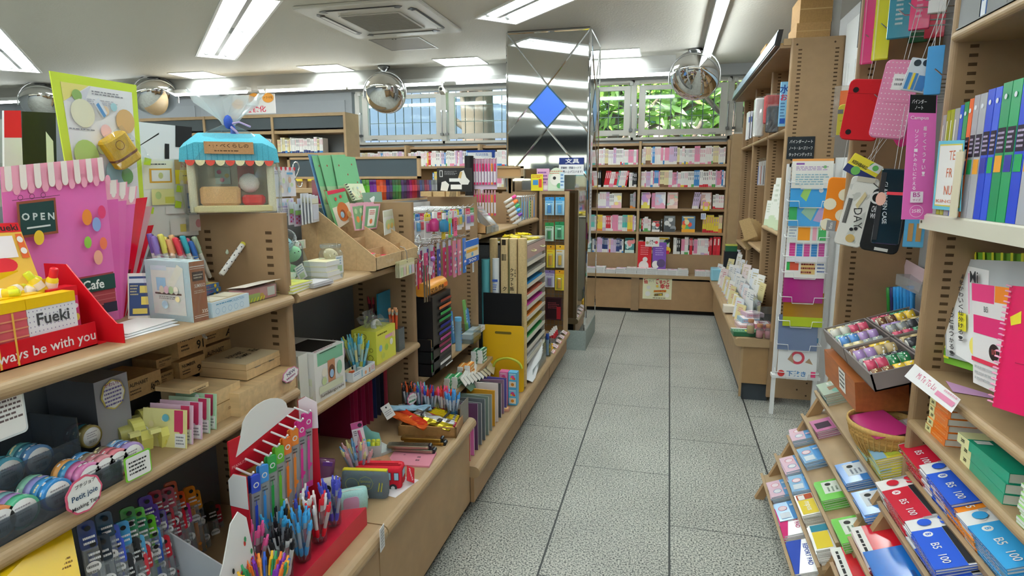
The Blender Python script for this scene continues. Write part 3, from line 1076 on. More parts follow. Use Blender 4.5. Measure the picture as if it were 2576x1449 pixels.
# red cardboard display
y0,y1=.60,1.022
fp=MB().box(-.707,-.704,y0,y1-.02,Z1,Z1+.05,'c51120:g')
F=Face(fp,(-.704,y0,Z1),(0,y1-y0-.02,0),(0,0,.05))
F.txt('Always be with you',.72,.45,.028,'f4ecec',.012)
sp_=MB().prism([(-.66,Z1),(-.66,Z1+.042),(-.675,Z1+.042),(-.704,Z1+.07),(-.79,Z1+.165),(-.85,Z1+.165),(-.85,Z1)],'c9141f:g',(0,y1+.006,0),t=-.003)
bt=MB().box(-.85,-.704,y0,y1,Z1,Z1+.003,'c9141f')
bt.box(-.85,-.847,y0,y1,Z1,Z1+.12,'c9141f')
thing('counter_display_box','red cardboard display box lettered Always be with you on the top shelf','display box',[('front_panel',fp),('side_panel',sp_),('tray',bt)])
def pad(y0,y1,cols,top,label,deco,seed,x=-.709,z1=.122,th=.03):
 mb=MB()
 w=y1-y0
 mb.box(x-th,x,y0,y1,Z1+.003,Z1+z1-.02,cols)
 mb.box(x-th-.001,x+.001,y0,y1,Z1+z1-.02,Z1+z1,top)
 F=Face(mb,(x,y0,Z1+.003),(0,w,0),(0,0,z1-.023))
 deco(F)
 thing('memo_pad',label,'memo pad',mb)
def d1(F):
 for i in range(6):
  F.rect(0,i/6,1,i/6+.03,'d98b6a')
 for i in range(8):
  F.rect(i/8,0,i/8+.015,1,'e6b04a')
 F.rect(.3,.55,.55,.75,'f3efe6').txt('s',.43,.64,.02,'222222',.02)
def d2(F):
 for i in range(12):
  for j in range(10):
   F.rect(.03+i*.08,.03+j*.1,.045+i*.08,.055+j*.1,'7d6f9a')
   F.k-=1
 F.k+=1
 F.txt('Fueki',.5,.76,.032,'4a4a4c',.02)
 F.rect(.25,.0,.95,.3,'e2b430').disc(.6,.34,.2,'c65a58',.5).ring(.14,.2,.14,.02,'4a4a4c').txt('?',.14,.2,.02,'4a4a4c',.02)
def d3(F):
 blobs(F,16,('f2d75a','f6c6d6','fbf0f4'),4,(.03,.07))
pad(.62,.868,'cf5a62','f0bf10:g','memo pad with yellow band and red plaid sheet in the red display box',d1,1)
pad(.869,.968,'f1eef2','f0bf10:g','dotted memo pad lettered Fueki in the red display box',d2,2)
pad(.945,1.005,'d8497f','d01525:g','pink memo pad with red top band at the corner of the red display box',d3,3,-.745,.125)
pad(.62,.93,'e9d9a0','f0bf10:g','yellow banded memo pad standing behind the plaid one',lambda F:F,4,-.742,.124)
# sloping yellow card with a red header (its mascot left plain)
q=[P(-60,760,x=-.79),P(112,735,x=-.775),P(45,560,x=-.83),P(-80,565,x=-.84)]
mb=quadsheet(q,'efbe52:g',.02)
F=qface(mb,q)
F.rect(0,.87,1.0,1,'c9141f').fit('Fueki',.5,.89,.95,.98,'33201c',.02).rect(.28,.52,.78,.82,'f7eef2').disc(.5,.42,.17,'cf2a35',.6).rect(.84,.5,.97,.84,'d9622f').disc(.9,.76,.045,'f4eee8').disc(.9,.6,.045,'f4eee8')
thing('memo_set','yellow and red memo set with red Fueki header leaning at the left edge','stationery set',mb)
yb=MB()
yb.box(-.80,-.797,.62,.93,Z1+.05,Z1+.165,'ecc01d:g')
yb.box(-.80,-.797,.93,.985,Z1+.05,Z1+.14,'ecc01d:g')
yb.box(-.80,-.75,.62,.985,Z1+.092,Z1+.097,'ecc01d:g')
yb.box(-.753,-.75,.62,.985,Z1+.003,Z1+.10,'ecc01d:g')
yb.box(-.80,-.797,.62,.985,Z1+.003,Z1+.05,'ecc01d:g')
thing('glue_tray','yellow card tray holding little glue bottles in the red display','tray',yb)
gb,gc,gl=MB(),MB(),MB()
gb.lathe([(.001,0),(.009,.0),(.0105,.004),(.0105,.03),(.006,.036)],'f0d030:g',n=12)
gc.lathe([(.0075,.034),(.0075,.048),(.006,.05),(.001,.05)],'d5d92f:g',n=12)
gcr=MB().lathe([(.0075,.034),(.0075,.052),(.006,.054),(.001,.054)],'d21f2b:g',n=12).mesh()
gl.lathe([(.0108,.010),(.0108,.024)],'f2e6dc',n=12)
gb,gc,gl=gb.mesh(),gc.mesh(),gl.mesh()
r=random.Random(5)
for i in range(22):
 red=i%4==1
 thing('glue_bottle','tiny yellow glue bottle with %s cap piled in the red display box'%('red' if red else 'yellow'),'bottle',[('bottle',gb),('cap',gcr if red else gc),('label_band',gl)],(-.775+r.uniform(-.012,.012),.64+i*.0155,Z1+.10+r.uniform(0,.035)),(r.uniform(-1.6,1.6),r.uniform(.2,1.2),r.uniform(0,6)),'glue bottles in the red display')
# fan of clear pink folders
BR=P(312,803,x=-.735)
def folder(tr,tl,br,bl,c,label,deco=None,xo=0,t=.0012):
 q=[P(*bl,x=-.865+xo*.5),P(*br,x=-.86+xo*.5),P(*tr,x=-.90+xo),P(*tl,x=-.90+xo)]
 mb=quadsheet(q,c,t)
 if deco:
  deco(qface(mb,q))
 return thing('clear_folder',label,'folder',mb)
def pinkdeco(F):
 F.rect(0,.855,1,1,'f2a9bf')
 for i in range(8):
  F.rect(.03+i*.125,.885,.09+i*.125,1,'f7ede6').disc(.06+i*.125,.886,.022,'f7ede6',1.4)
  F.disc(.122+i*.125,.86,.022,'f2a9bf',1.4)
 F.rect(.05,.8,.48,.803,'5d2a44')
 for i in range(3):
  F.ring(.12+i*.1,.812,.016,.003,'5d2a44')
 F.rect(.08,.58,.43,.79,'8a4a33').rect(.1,.595,.41,.775,'1f3d3b').txt('O P E N',.26,.69,.021,'cfd8d6',.03).rect(.15,.628,.36,.638,'dfe5e3')
 for a,b,rr,c in((.72,.65,.036,'e2863a'),(.88,.67,.03,'d8406f'),(.81,.6,.032,'8fa5d8'),(.7,.5,.027,'8cb94a'),(.86,.48,.028,'e0714f'),(.79,.4,.033,'e8a58e'),(.24,.57,.032,'e8c33a')):
  F.disc(a,b,rr,c,1.35)
 F.rect(.5,.06,.93,.3,'9c3f46')
 for i in range(7):
  F.rect(.5,.08+i*.03,.93,.084+i*.03,'b96a68')
 F.rect(.5,.2,.93,.29,'23423c').txt('Cafe',.7,.24,.03,'e9efe9',.02).disc(.66,.13,.045,'4c3a3c').disc(.66,.13,.035,'a8c2d8').rect(.78,.06,.92,.12,'2f2a3a')
folder((258,396),(0,420),(300,802),(30,860),'f682cb:u.97','pink clear folder printed with striped awning, OPEN board and balloons',pinkdeco)
def aw(F):
 F.rect(0,.86,1,1,'f2a9bf').rect(.9,.9,.98,1,'f7ede6').disc(.94,.9,.02,'f7ede6',1.4)
folder((296,452),(60,470),(305,803),(60,850),'ee6cbc:u.96','second pink clear folder, directly behind the one with balloons',aw,-.012)
folder((320,457),(90,480),(308,804),(70,850),'f074c0:u.96','third pink clear folder in the fan on the top shelf',aw,-.02)
folder((345,468),(120,490),(310,805),(80,850),'ee6cbc:u.96','rearmost pink clear folder in the fan, before the red ones',aw,-.028)
folder((371,496),(150,520),(312,806),(90,850),'d8142f:u.97','wider red clear folder with dark blocks in the fan',lambda F:F.rect(.75,.42,.9,.46,'5a0d18').rect(.88,.36,.96,.4,'5a0d18').rect(.8,.1,.96,.14,'5a0d18'),-.036)
folder((384,518),(170,540),(314,806),(100,850),'eec3cc:u.7','pale pink glossy folder between two red folders',None,-.044)
folder((387,566),(190,590),(316,806),(110,850),'d8162f:u.97','narrower red clear folder near the right end of the fan',None,-.05)
folder((386,592),(200,612),(319,806),(120,850),'dbe8ee:u.8','white and pale blue clear folder, last in the fan',None,-.056)
# card pouch and loose white sheets
s=Span((322,802),(384,800),z=Z1)
mb,F=card(s.w,s.h(688),'f3f1e6',.004)
F.rect(.06,.06,.9,.93,'3a4f7c').rect(.2,.1,.8,.22,'e4d36a').rect(.55,.3,.88,.48,'efe06f').rect(.5,.56,.86,.72,'e9dd78').rect(.06,.78,.9,.88,'dfe8f0').lines(.12,.5,.45,.75,4,'d9d2a0')
thing('picture_card','white framed navy card with yellow labels standing beside the folders','card',mb,s.loc,(math.radians(-12),0,s.rz))
for i in range(3):
 mb=MB().box(0,.12-i*.008,0,.15,0,.0015,('f2f3f2','e6e9ea','f6f5f1')[i])
 thing('paper_sheet',('lowest','middle','topmost')[i]+' white sheet lying on the top shelf before the wrapped book box','paper',mb,(-.80,1.05+i*.006,Z1+.0005+i*.0025),rotm(0,0,-3+i*4))
# wrapped book-shaped box
A,C,B=P(378,800,z=Z1),P(488,812,z=Z1),P(538,806,z=Z1)
w,d=(C-A).length,(B-C).length
h=zat(C,487,660)-Z1
mb=MB()
mb.box(-w,0,0,d,0,h,'cfe0e0')
Fl=Face(mb,(-w,0,0),(w,0,0),(0,0,h))
for i in range(30):
 Fl.poly([(i/30,0),(i/30+.012,0),(i/30+.012,1),(i/30,1)],'b7d3d8')
 Fl.k-=1
Fl.k+=1
Fl.rect(.13,.1,.86,.9,'efeee2').rect(.14,.84,.5,.92,'dfe9ee').poly([(.5,.62),(.75,.95),(.88,.88),(.62,.55)],'f4f1dc').rect(.25,.5,.46,.72,'a9cfe8').rect(.2,.44,.8,.47,'5b4535')
for i,c in enumerate(('efe3c8','f2c9d0','b9d79a','efe9d6')):
 Fl.disc(.36+i*.11,.52,.055,c,1.2)
Fl.lines(.3,.36,.7,.42,2,'8a8478').disc(.42,.27,.07,'c7e2ee').disc(.72,.38,.05,'efe3a8')
Fr_=Face(mb,(0,0,0),(0,d,0),(0,0,h))
Fr_.rect(0,0,1,1,'a2643f').rect(.03,.91,.97,.925,'e9ddd0').rect(.03,.88,.97,.888,'e9ddd0').rect(.12,.68,.85,.83,'4a3428').lines(.2,.71,.8,.8,2,'cdb9a0').fit('SUMIKKO',.2,.57,.9,.63,'f0e6d8',.01).lines(.15,.47,.9,.53,2,'d8c2a8').rect(.03,.1,.97,.108,'e9ddd0').rect(.03,.07,.97,.08,'e9ddd0').txt('335',.72,.16,.012,'f0e6d8',.01)
w0=film([(-w-.004,-.004,0),(.004,-.004,-.0),(.003,-.004,h+.004),(-w-.004,-.004,h+.004)],seed=3,amp=.0025)
w1=film([(.004,-.004,-.0),(.004,d+.004,0),(.004,d+.004,h+.004),(.004,-.004,h+.004)],seed=4,amp=.0025)
w2=film([(-w,0,h+.003),(0,0,h+.003),(0,d,h+.012),(-w,d,h+.01)],seed=5,amp=.004)
w3=film([(-.03,-.004,.0),(.012,.01,0),(.006,.03,-.045),(.001,.028,-.045)],'f4f8fa:t.15',seed=6,amp=.004)
for q in(w1,w2,w3):
 w0.add(q.v,q.f,q.m[0])
ang=math.atan2((C-A).y,(C-A).x)
thing('wrapped_book_box','book-shaped gift box with brown spine in clear wrap on the top shelf','box',[('box',mb),('clear_wrap',w0)],C,ang)
# marker pens standing behind it
cols=(('purple','6f56a0'),('purple flowered','8a74b8'),('pink','d98aa8'),('yellow','e6dd6a'),('lemon','efe07a'),('orange','e8a878'),('peach','ecc08a'),('red','d8404f'),('pink','e0708c'),('turquoise','3fa8b8'),('rose','d8708c'),('blue','3f6fb8'),('grey green','a8bca0'))
for i,(n_,c)in enumerate(cols):
 px=398+i*10.5
 p=P(px,640,x=-.865+(i%2)*.014)
 z=zat(p,px-4,590+(i%3)*6)
 thing('twin_marker','%s capped pale marker, %s from left behind the wrapped book box'%(n_,nth(i)),'pen',penparts(c+':g','e9e6de:g',.135,.0062,'marker'),(p.x,p.y,z-.13),lean(-.05,-.12-.02*i),'markers behind the book box')
st=MB()
st.box(-.91,-.875,1.28,1.5,Z1,Z1+.07,'d8dcdc')
thing('marker_stand','pale card stand holding a row of capped markers behind the book box','stand',st)
for i,(a,b,n_,c)in enumerate((((583,600),(600,545),'orange','e8a860'),((596,606),(604,580),'yellow','ecc85a'))):
 p,q=P(*a,x=-.86),P(*b,x=-.86)
 d_=(q-p).normalized()
 thing('twin_marker',('green and white marker with %s tip leaning against the upright'%n_),'pen',penparts(c+':g','cfd8c0:g',.13,.006,'marker'),q-d_*.13,d_.to_track_quat('Z','Y').to_euler())
p,q=P(573,668,x=-.80),P(613,612,x=-.80)
d_=(q-p).normalized()
mb=MB().lathe([(.001,0),(.008,.001),(.008,.125)],'ecebe6:g',n=12)
for i in range(24):
 z=.006+i*.0048
 mb.cyl((.0082*math.cos(i*2.4),.0082*math.sin(i*2.4),z),(.0086*math.cos(i*2.4),.0086*math.sin(i*2.4),z+.003),.0016,'333036',n=5)
thing('patterned_pen','fat white pen with black pattern and yellow end leaning over the mini books','pen',[('barrel',mb),('cap',MB().lathe([(.0085,.125),(.0085,.133),(.001,.134)],'e8e05a:g',n=12))],q-d_*.134,d_.to_track_quat('Z','Y').to_euler())
# mini books
def bookm(w,d,h,cover,page,sp=None,deco=None,r=None):
 """closed book lying flat, spine along the front (-y) edge"""
 mb=MB()
 t=.0014
 mb.box(-w/2,w/2,0,d,0,t,cover)
 mb.box(-w/2,w/2,0,d,h-t,h,cover)
 mb.box(-w/2,w/2,0,t,t,h-t,sp or cover)
 mb.box(-w/2+.002,w/2-.002,t,d-.002,t,h-t,page)
 if deco:
  deco(mb,Face(mb,(-w/2,0,0),(w,0,0),(0,0,h)),Face(mb,(-w/2,0,h),(w,0,0),(0,d,0)))
 return mb.mesh()
def stack(name,meshes,h,label,cat,loc,rz,group,seed=1,jit=.004,rj=2.5):
 """things piled on one another; label holds # for the place in the pile"""
 r=random.Random(seed)
 n=len(meshes)
 for i,me in enumerate(meshes):
  w_='only' if n==1 else 'lowest' if i==0 else 'topmost' if i==n-1 else 'middle' if n==3 else nth(i)+' from bottom'
  thing(name,label.replace('#',w_),cat,me,(loc[0]+r.uniform(-jit,jit),loc[1]+r.uniform(-jit,jit),loc[2]+i*h+.0003),rz+math.radians(r.uniform(-rj,rj)),group)
yel=bookm(.085,.075,.0135,'eab23a:g','e9e6da',None,lambda mb,s,t:(s.rect(.05,.2,.5,.8,'6fa3d0').disc(.7,.5,.4,'f2e6c8'),t.rect(.05,.05,.95,.95,'d9b33a').disc(.5,.5,.2,'9a7a3a')))
blu=bookm(.085,.075,.0125,'3f6fa8:g','dfe2e4',None,lambda mb,s,t:(s.fit('コレクション',.05,.2,.6,.8,'c84a4a',.02).disc(.8,.5,.4,'d8c03a'),t.rect(.0,.0,1,1,'b99a5a').rect(.1,.2,.9,.8,'8a9a6a')))
s=Span((535,727),(585,727),z=Z1)
stack('mini_book',[yel]*3,.0137,'# yellow spined mini book in the yellow pile on the top shelf','book',(-.80,1.335,Z1),FL+.1,'yellow mini books',3)
stack('mini_book',[blu]*4,.0127,'# blue spined mini book in the blue pile near the upright','book',(-.80,1.45,Z1+.0),FL+.05,'blue mini books',4)
s=Span((536,800),(628,771),z=Z1)
b=Box(s.w,.075,.038,'d8e8f2')
b.f.lines(.1,.72,.6,.9,1,'6aa3c8').fit('NI COLLECTION',.42,.72,.85,.9,'7fb0d0',.01)
for i in range(5):
 b.f.ring(.12+i*.16,.36,.2,.025,'8fb8d6')
b.t.rect(.03,.05,.97,.95,'b9a98a').rect(.1,.15,.5,.8,'e8e2d0').rect(.55,.2,.9,.85,'d6cfb8')
thing('sticker_box','pale blue open box of stickers at the shelf edge beside the book box','box',b.mb,s.loc,s.rz)
s=Span((612,768),(698,745),z=Z1)
b=Box(s.w,.05,.042,'f2f4f2:t.1')
b2=Box(s.w*.96,.046,.036,'d98a8a',None,.002,.002)
b2.f.rect(0,0,.5,.6,'b9d06a').rect(.5,.3,1,1,'e0a0a0').disc(.55,.3,.25,'e6b33a').rect(.72,.2,.95,.9,'f0ece4')
for i in range(7):
 b2.f.poly([(i*.09,0),(i*.09+.03,0),(i*.09+.08,.3),(i*.09+.05,.3)],'d8d840')
fl=MB().add([(-s.w/2,-.012,.05),(s.w/2+.008,-.012,.052),(s.w/2,.055,.044),(-s.w/2,.055,.043)],[(0,1,2,3)],'f6efe2')
thing('clear_gift_box','clear box with pink and green picture and cream flap by the upright','box',[('clear_case',b.mb),('insert',b2.mb),('flap',fl)],s.loc,s.rz)
# posters on the back panel
def panelcard(tl,tr,br,bl,m,label,deco,x=-.955,name='poster',t=.003):
 q=[P(*bl,x=x),P(*br,x=x),P(*tr,x=x),P(*tl,x=x)]
 mb=quadsheet(q,m,t)
 deco(qface(mb,q))
 return thing(name,label,'poster',mb)
def lime(F):
 F.rect(.09,.0,.93,.93,'f1f2f4')
 F.poly([(.09,.78),(.09,.93),(.4,.93)],'e9e08a').poly([(.12,.79),(.42,.93),(.3,.76)],'dfe0ea')
 F.lines(.42,.86,.8,.9,2,'8a8a92').lines(.35,.78,.75,.83,3,'b9b9c4').lines(.1,.56,.45,.58,1,'8f9098').lines(.55,.5,.9,.54,2,'a9a9b4')
 for a,b,rr,c in((.24,.84,.04,'8fb06a'),(.28,.7,.1,'ecebd0'),(.8,.67,.09,'d8b27c'),(.55,.74,.035,'e9d3b8'),(.66,.78,.03,'a9d3dc'),(.53,.57,.05,'f0c9cc'),(.25,.36,.11,'b3cf78'),(.45,.42,.04,'cfe0b0'),(.6,.22,.1,'9fc2c8'),(.75,.2,.06,'6f9a63'),(.85,.42,.03,'d8d8d0')):
  F.disc(a,b,rr,c,1.15)
 F.poly([(.4,.8),(.47,.84),(.56,.72),(.5,.68)],'e8eef6').poly([(.43,.78),(.46,.8),(.54,.7),(.51,.68)],'5f93c9')
panelcard((125,178),(343,214),(362,500),(180,500),'cbe04a','big lime framed promotional poster with round pastel shapes above the folders',lime)
mb=MB().rbox(-.035,.035,-.022,.022,-.04,.04,'dcae2c:f',.015)
for z in(-.014,):
 mb.rbox(-.0358,.0358,-.0228,.0228,z-.008,z+.006,'7a4a2c:f',.0155)
Face(mb,(-.03,-.0232,-.02),(.06,0,0),(0,0,.06)).ring(.4,.62,.2,.03,'8a5a20')
p=P(302,378,x=-.93)
thing('bread_plush','small yellow plush bread in clear film stuck on the lime poster','plush toy',[('body',mb),('clear_wrap',film([(-.045,-.03,-.045),(.045,-.03,-.05),(.03,-.025,.055),(-.04,-.025,.055)],seed=8,amp=.005))],p,rotm(0,-32,80))
def newd(F):
 F.rect(.02,.62,.48,.98,'f3f0dc').lines(.1,.92,.42,.95,1,'444444').rect(.1,.7,.45,.88,'d9a53a').rect(.13,.72,.42,.86,'f1f1ee').disc(.27,.79,.04,'c2c98a')
 F.rect(.5,.68,1,.99,'c9a878').rect(.5,.68,1,.86,'f0dc3a').fit('NEW',.6,.89,.92,.96,'c2401f',.03).lines(.62,.77,.88,.8,1,'8a7a3a')
 for i in range(4):
  F.disc(.6+i*.1,.7,.03,('f2e8c8','e0c090','e8b8a8','d8d0b0')[i])
 F.rect(.1,.42,.45,.62,'e8e6a0').disc(.2,.54,.05,'b9cf88').rect(.3,.44,.45,.52,'dcd860')
 F.rect(.3,.3,.62,.4,'f6f4f2').rect(.66,.36,.98,.56,'7fa0c8').rect(.68,.39,.96,.54,'f2f2f0').disc(.82,.46,.05,'d8a878').lines(.7,.58,.95,.66,3,'b9b2a0').rect(.66,.06,.98,.28,'ece4dc').disc(.82,.16,.055,'e0a0a0').rect(.35,.02,.6,.24,'f2efe8').rect(.5,.06,.6,.16,'e0d070').lines(.66,.3,.96,.35,2,'7a8a7a')
 for a,b in((.02,.97),(.5,.62),(.46,.42),(.02,.36),(.95,.05)):
  F.poly([(a-.04,b-.04),(a+.06,b-.05),(a+.08,b+.03),(a-.02,b+.05)],'b9d63a')
panelcard((356,400),(508,400),(520,590),(366,600),'f1f0ea','white promotional board with orange NEW lettering and small menu pictures',newd,-.957,'poster')
# backs of display boards on the far side of the gondola
def backboard(tl,tr,br,bl,m,label,deco,x):
 q=[P(*bl,x=x),P(*br,x=x),P(*tr,x=x),P(*tl,x=x)]
 mb=quadsheet(q,m,.006)
 deco(qface(mb,q))
 thing('display_board',label,'display board',mb)
backboard((343,306),(482,320),(482,530),(345,530),'dfe4ea','white display board back with black clips behind the NEW poster',lambda F:F.poly([(.03,.72),(.05,.74),(.38,.9),(.38,.88)],'1d1f22').rect(.68,.75,1,1,'16181b').rect(.8,.62,.87,.8,'16181b').rect(.48,.5,.56,.78,'16181b').rect(.18,.0,.36,.3,'16181b').rect(.0,.0,.08,.22,'16181b'),-1.12)
backboard((10,278),(52,278),(62,520),(12,520),'dcdfe0','white panel with red top at the far left of the gondola',lambda F:F.rect(0,.72,1,1,'c9202c'),-1.08)
backboard((55,280),(140,284),(145,520),(60,520),'121315:g','black display board back at the far left beside the lime poster',lambda F:F.poly([(.7,.0),(.95,.0),(.9,.7),(.68,.8)],'d9dcdf'),-1.10)
backboard((-40,300),(14,300),(14,520),(-40,520),'b9bec1','grey metal panel at the left picture edge behind the gondola',lambda F:F.rect(.5,.2,.9,.5,'a2a7aa'),-1.12)
# plush house in a bag on top of the upright
h=MB()
W,H,D=.235,.215,.12
out=rrect(W,H-.05,.03,5,0,(H-.05)/2)
h.prism(out,'efe3bf:f',(0,D,0),t=.012)
for a,b,c,d in((-W/2,-W/2+.022,.0,H-.05),(W/2-.022,W/2,.0,H-.05)):
 h.rbox(a,b,0,D,c,d,'f1e6c4:f',.009)
h.rbox(-W/2,W/2,0,D,0,.02,'ecdca0:f',.01)
Fb=Face(h,(-W/2,D-.013,0),(W,0,0),(0,0,H))
Fb.rect(.28,.38,.46,.62,'c9dcc8').disc(.33,.55,.03,'e07090').disc(.42,.5,.03,'e0c850').disc(.36,.44,.03,'e07090').rect(.55,.3,.75,.64,'c86a58')
rf=MB()
rings=[]
for y,z0,z1,s in((-.012,.145,.20,1.06),(.03,.15,.228,1.0),(.07,.15,.232,.98),(D+.005,.145,.20,1.0)):
 rings.append([(a*s,y,z)for a,z in((-W/2-.008,z0),(W/2+.008,z0),(W/2+.004,(z0+z1)/2+.01),(W*.36,z1),(-W*.36,z1),(-W/2-.004,(z0+z1)/2+.01))])
rf.loft(rings,'5bbcd2:f')
Fr=Face(rf,(-W/2,-.0135,.145),(W,0,0),(0,0,.055))
for i in range(15):
 Fr.rect(.03+i*.065,.08,.036+i*.065,.9,'3d93b0')
awn=MB()
for i in range(9):
 awn.prism([(-W/2+i*W/9,.15),(-W/2+(i+1)*W/9,.15)]+[(-W/2+(i+.5)*W/9+W/18*math.cos(-PI*k/6),.15+.016*math.sin(-PI*k/6))for k in range(7)],'d9574a:f' if i%2==0 else 'f0e6b8:f',(0,-.018,0),t=.004)
sg,F=card(.13,.034,'b98d62:f',.004,-.022,.168)
F.fit('・:・ベくらしの',.1,.5,.9,.85,'4a3320',.01).lines(.2,.15,.8,.35,1,'5a4330')
bn=MB().rbox(-.09,.02,.005,.06,.02,.075,'e2b071:f',.02)
rd=MB().rbox(.022,.088,.008,.05,.02,.05,'cf2a22:f',.02)
dl=MB().ball((.045,.05,.085),.03,'efe6da:f',12,(1,.7,1))
bg=MB()
rg=[]
for z,s,g in((-.006,.95,0),(0,1.0,0),(.1,1.04,0),(.19,.95,0),(.235,.45,0),(.255,.13,0),(.275,.2,1),(.32,.62,1),(.345,.75,1)):
 n=26
 rr=random.Random(int(z*1000)+50)
 rg.append([((W/2+.012)*s*(1+rr.uniform(-.04,.04)*(1+3*g))*max(-1,min(1,1.3*math.cos(2*PI*k/n))),D/2+(D/2+.014)*s*(.6 if g else 1)*(1+rr.uniform(-.05,.05))*max(-1,min(1,1.3*math.sin(2*PI*k/n))),z+rr.uniform(-.012,.012)*g)for k in range(n)])
bg.loft(rg[5:],'f6fafb:t.3',caps=False,smooth=False)  # film whitened at the gathered top, painting in its highlights
bg.loft(rg[:6],'f6fafb:t.05',caps=False,smooth=False)
rb=MB().ball((0,D/2-.02,.262),.016,'3656b0:f',10,(.8,.8,1.3))
rb.ball((.012,D/2-.02,.235),.012,'3656b0:f',10,(.7,.7,1.6))
rb.tube([(0,D/2-.02,.255),(.03,D/2-.03,.262),(.06,D/2-.02,.25)],.003,'c7b3dd:f')
rb.tube([(0,D/2-.02,.255),(.02,D/2-.03,.235),(.03,D/2-.02,.218)],.004,'c7b3dd:f')
loc=P(590,534,z=1.46)
thing('plush_house','plush stall house with blue roof in a ribbon-tied clear bag on the upright','plush toy',[('house',h,[('bun',bn),('red_cushion',rd),('doll',dl)]),('roof',rf),('awning',awn),('name_board',sg),('clear_bag',bg),('ribbon',rb)],loc,.62)
# ------------------------------------------------------------------ nearest left bay, middle shelf and counter
def XP(lb,rt,x):
 """front face in the plane x between its lower near and upper far corner in the photo"""
 a,b=at(*lb,x=x),at(*rt,x=x)
 y0,y1,z0,z1=a.y,b.y,a.z,b.z
 return abs(y1-y0),z1-z0,V((x,(y0+y1)/2,z0))
# clear tray of masking tapes
ty0,ty1=.52,.985
ac='b9c2ca:t.12'
tr=MB()
tr.box(-.665,-.662,ty0,ty1,Z2,Z2+.045,ac)
tr.box(-.77,-.768,ty0,ty1,Z2,Z2+.085,ac)
tr.box(-.90,-.897,ty0,ty1,Z2,Z2+.13,ac)
tr.box(-.90,-.662,ty1,ty1+.003,Z2,Z2+.045,ac)
tr.box(-.90,-.768,ty1,ty1+.003,Z2+.045,Z2+.13,ac)
tr.box(-.90,-.662,ty0,ty1,Z2,Z2+.003,ac)
tr.box(-.90,-.768,ty0,ty1,Z2+.03,Z2+.033,ac)
thing('tape_tray','clear two-step acrylic tray full of masking tapes on the middle shelf','tray',tr)
TAPES={}
def tape(c,r=.031,w=.016,core='f2f1ee',tri=True):
 k=(c,r,w,core)
 if k not in TAPES:
  m,f=MB(),MB()
  m.lathe([(r*.8,0),(r,0),(r,w),(r*.8,w)],c+':v',n=22)
  F=Face(m,(-r,-r,w+.0002),(2*r,0,0),(0,2*r,0))
  q=random.Random(c)
  o='ffffff' if q.random()<.6 else 'f0e6b0'
  for i in range(8):
   a=q.uniform(0,6.3)
   z=q.uniform(.2,.7)*w
   vs=[(r*1.006*math.cos(a+b),r*1.006*math.sin(a+b),z+d)for b,d in((-.12,-.002),(.12,-.002),(.12,.002),(-.12,.002))]
   m.add(vs,[(0,1,2,3)],o)
  f.lathe([(.001,w+.0008),(r*.82,w+.0008),(r*.82,w-.002)],core,n=22)
  G=Face(f,(-r,-r,w+.001),(2*r,0,0),(0,2*r,0))
  G.lines(.25,.45,.75,.75,3,'b0a8ae').bars(.3,.25,.7,.38,14,'8a8a8a')
  TAPES[k]=[('tape',m.mesh()),('label_disc',f.mesh())]
 return TAPES[k]
AX=rotm(90,0,90)
rows=[((5,1328),'e8945a d8d8d0','orange end'),((62,1302),'5cb890 a98cc4 7fb0b8 e0a0a8','green end'),((150,1268),'3f8fd0 4f9fd8 8f8fc8 7fb8a0','bright blue end'),((232,1224),'d87fb0 cf74a8 4fa0d0 e8a45a','pink end'),((268,1196),'d8909a d08890 8a7a68 4f90c8','salmon end'),((302,1180),'e0808c d8707c 7a6a58','rose end'),((336,1160),'a890c8 6f90d0 88b8e0','lilac end')]
CN={'e8945a':'orange','d8d8d0':'grey','5cb890':'green','a98cc4':'purple','7fb0b8':'teal','e0a0a8':'pink','3f8fd0':'blue','4f9fd8':'sky blue','8f8fc8':'lavender','7fb8a0':'sea green','d87fb0':'pink','cf74a8':'deep pink','4fa0d0':'light blue','e8a45a':'orange','d8909a':'salmon','d08890':'dull pink','8a7a68':'brown','4f90c8':'blue','e0808c':'rose','d8707c':'coral','7a6a58':'dark brown','6f90d0':'periwinkle','88b8e0':'pale blue','a890c8':'lilac'}
for(p,cs,nm)in rows:
 q=at(*p,x=-.672)
 for i,c in enumerate(cs.split()):
  thing('masking_tape','%s masking tape, %s back in the front row with the %s'%(CN[c],nth(i),nm),'tape',tape(c),(-.688-i*.0175,q.y,Z2+.035),AX,'masking tapes in the front step')
for(p,cs,nm)in(((92,1142),'5f8fc0 4f8fa8 5aa0a0','blue'),((14,1165),'58a8c0 4f98b0','aqua'),((225,1090),'9a8a50 2f5f68 6f3f50','dark metallic')):
 q=at(*p,x=-.79)
 for i,c in enumerate(cs.split()):
  thing('masking_tape','%s-set masking tape, %s back on the rear step of the clear tray'%(nm,nth(i)),'tape',tape(c,.031 if nm!='dark metallic' else.026),(-.80-i*.0175,q.y,Z2+.067),AX,'masking tapes on the rear step')
p=at(212,1243,x=-.632)
note_pop(.078,.072,None,'d8607c','round white shop card lettered Petit Joie Masking Tape on the clear tray',p,(0,0,FL),'shop_card',[('プチジョア',.55,.78,.009,'2a2a2a'),('Petit joie',.5,.5,.0155,'2a4a6a'),('Masking Tape',.5,.22,.0108,'333333')],cloud(.078,.074,9,.03))
p=at(348,1170,x=-.632)
note_pop(.062,.055,(.14,.2,.86,.8,4,'3a3a3a'),'7fc23a','green edged handwritten shop card at the far end of the tape tray',p,(0,0,FL-.1),'shop_card',(),rrect(.062,.055,.005))
p=at(14,1045,x=-.66)
note_pop(.07,.085,(.1,.35,.9,.85,5,'6a5a5a'),'d9dfe0','white rounded card with small print cut by the left edge above the tapes',p,(0,0,FL),'shop_card')
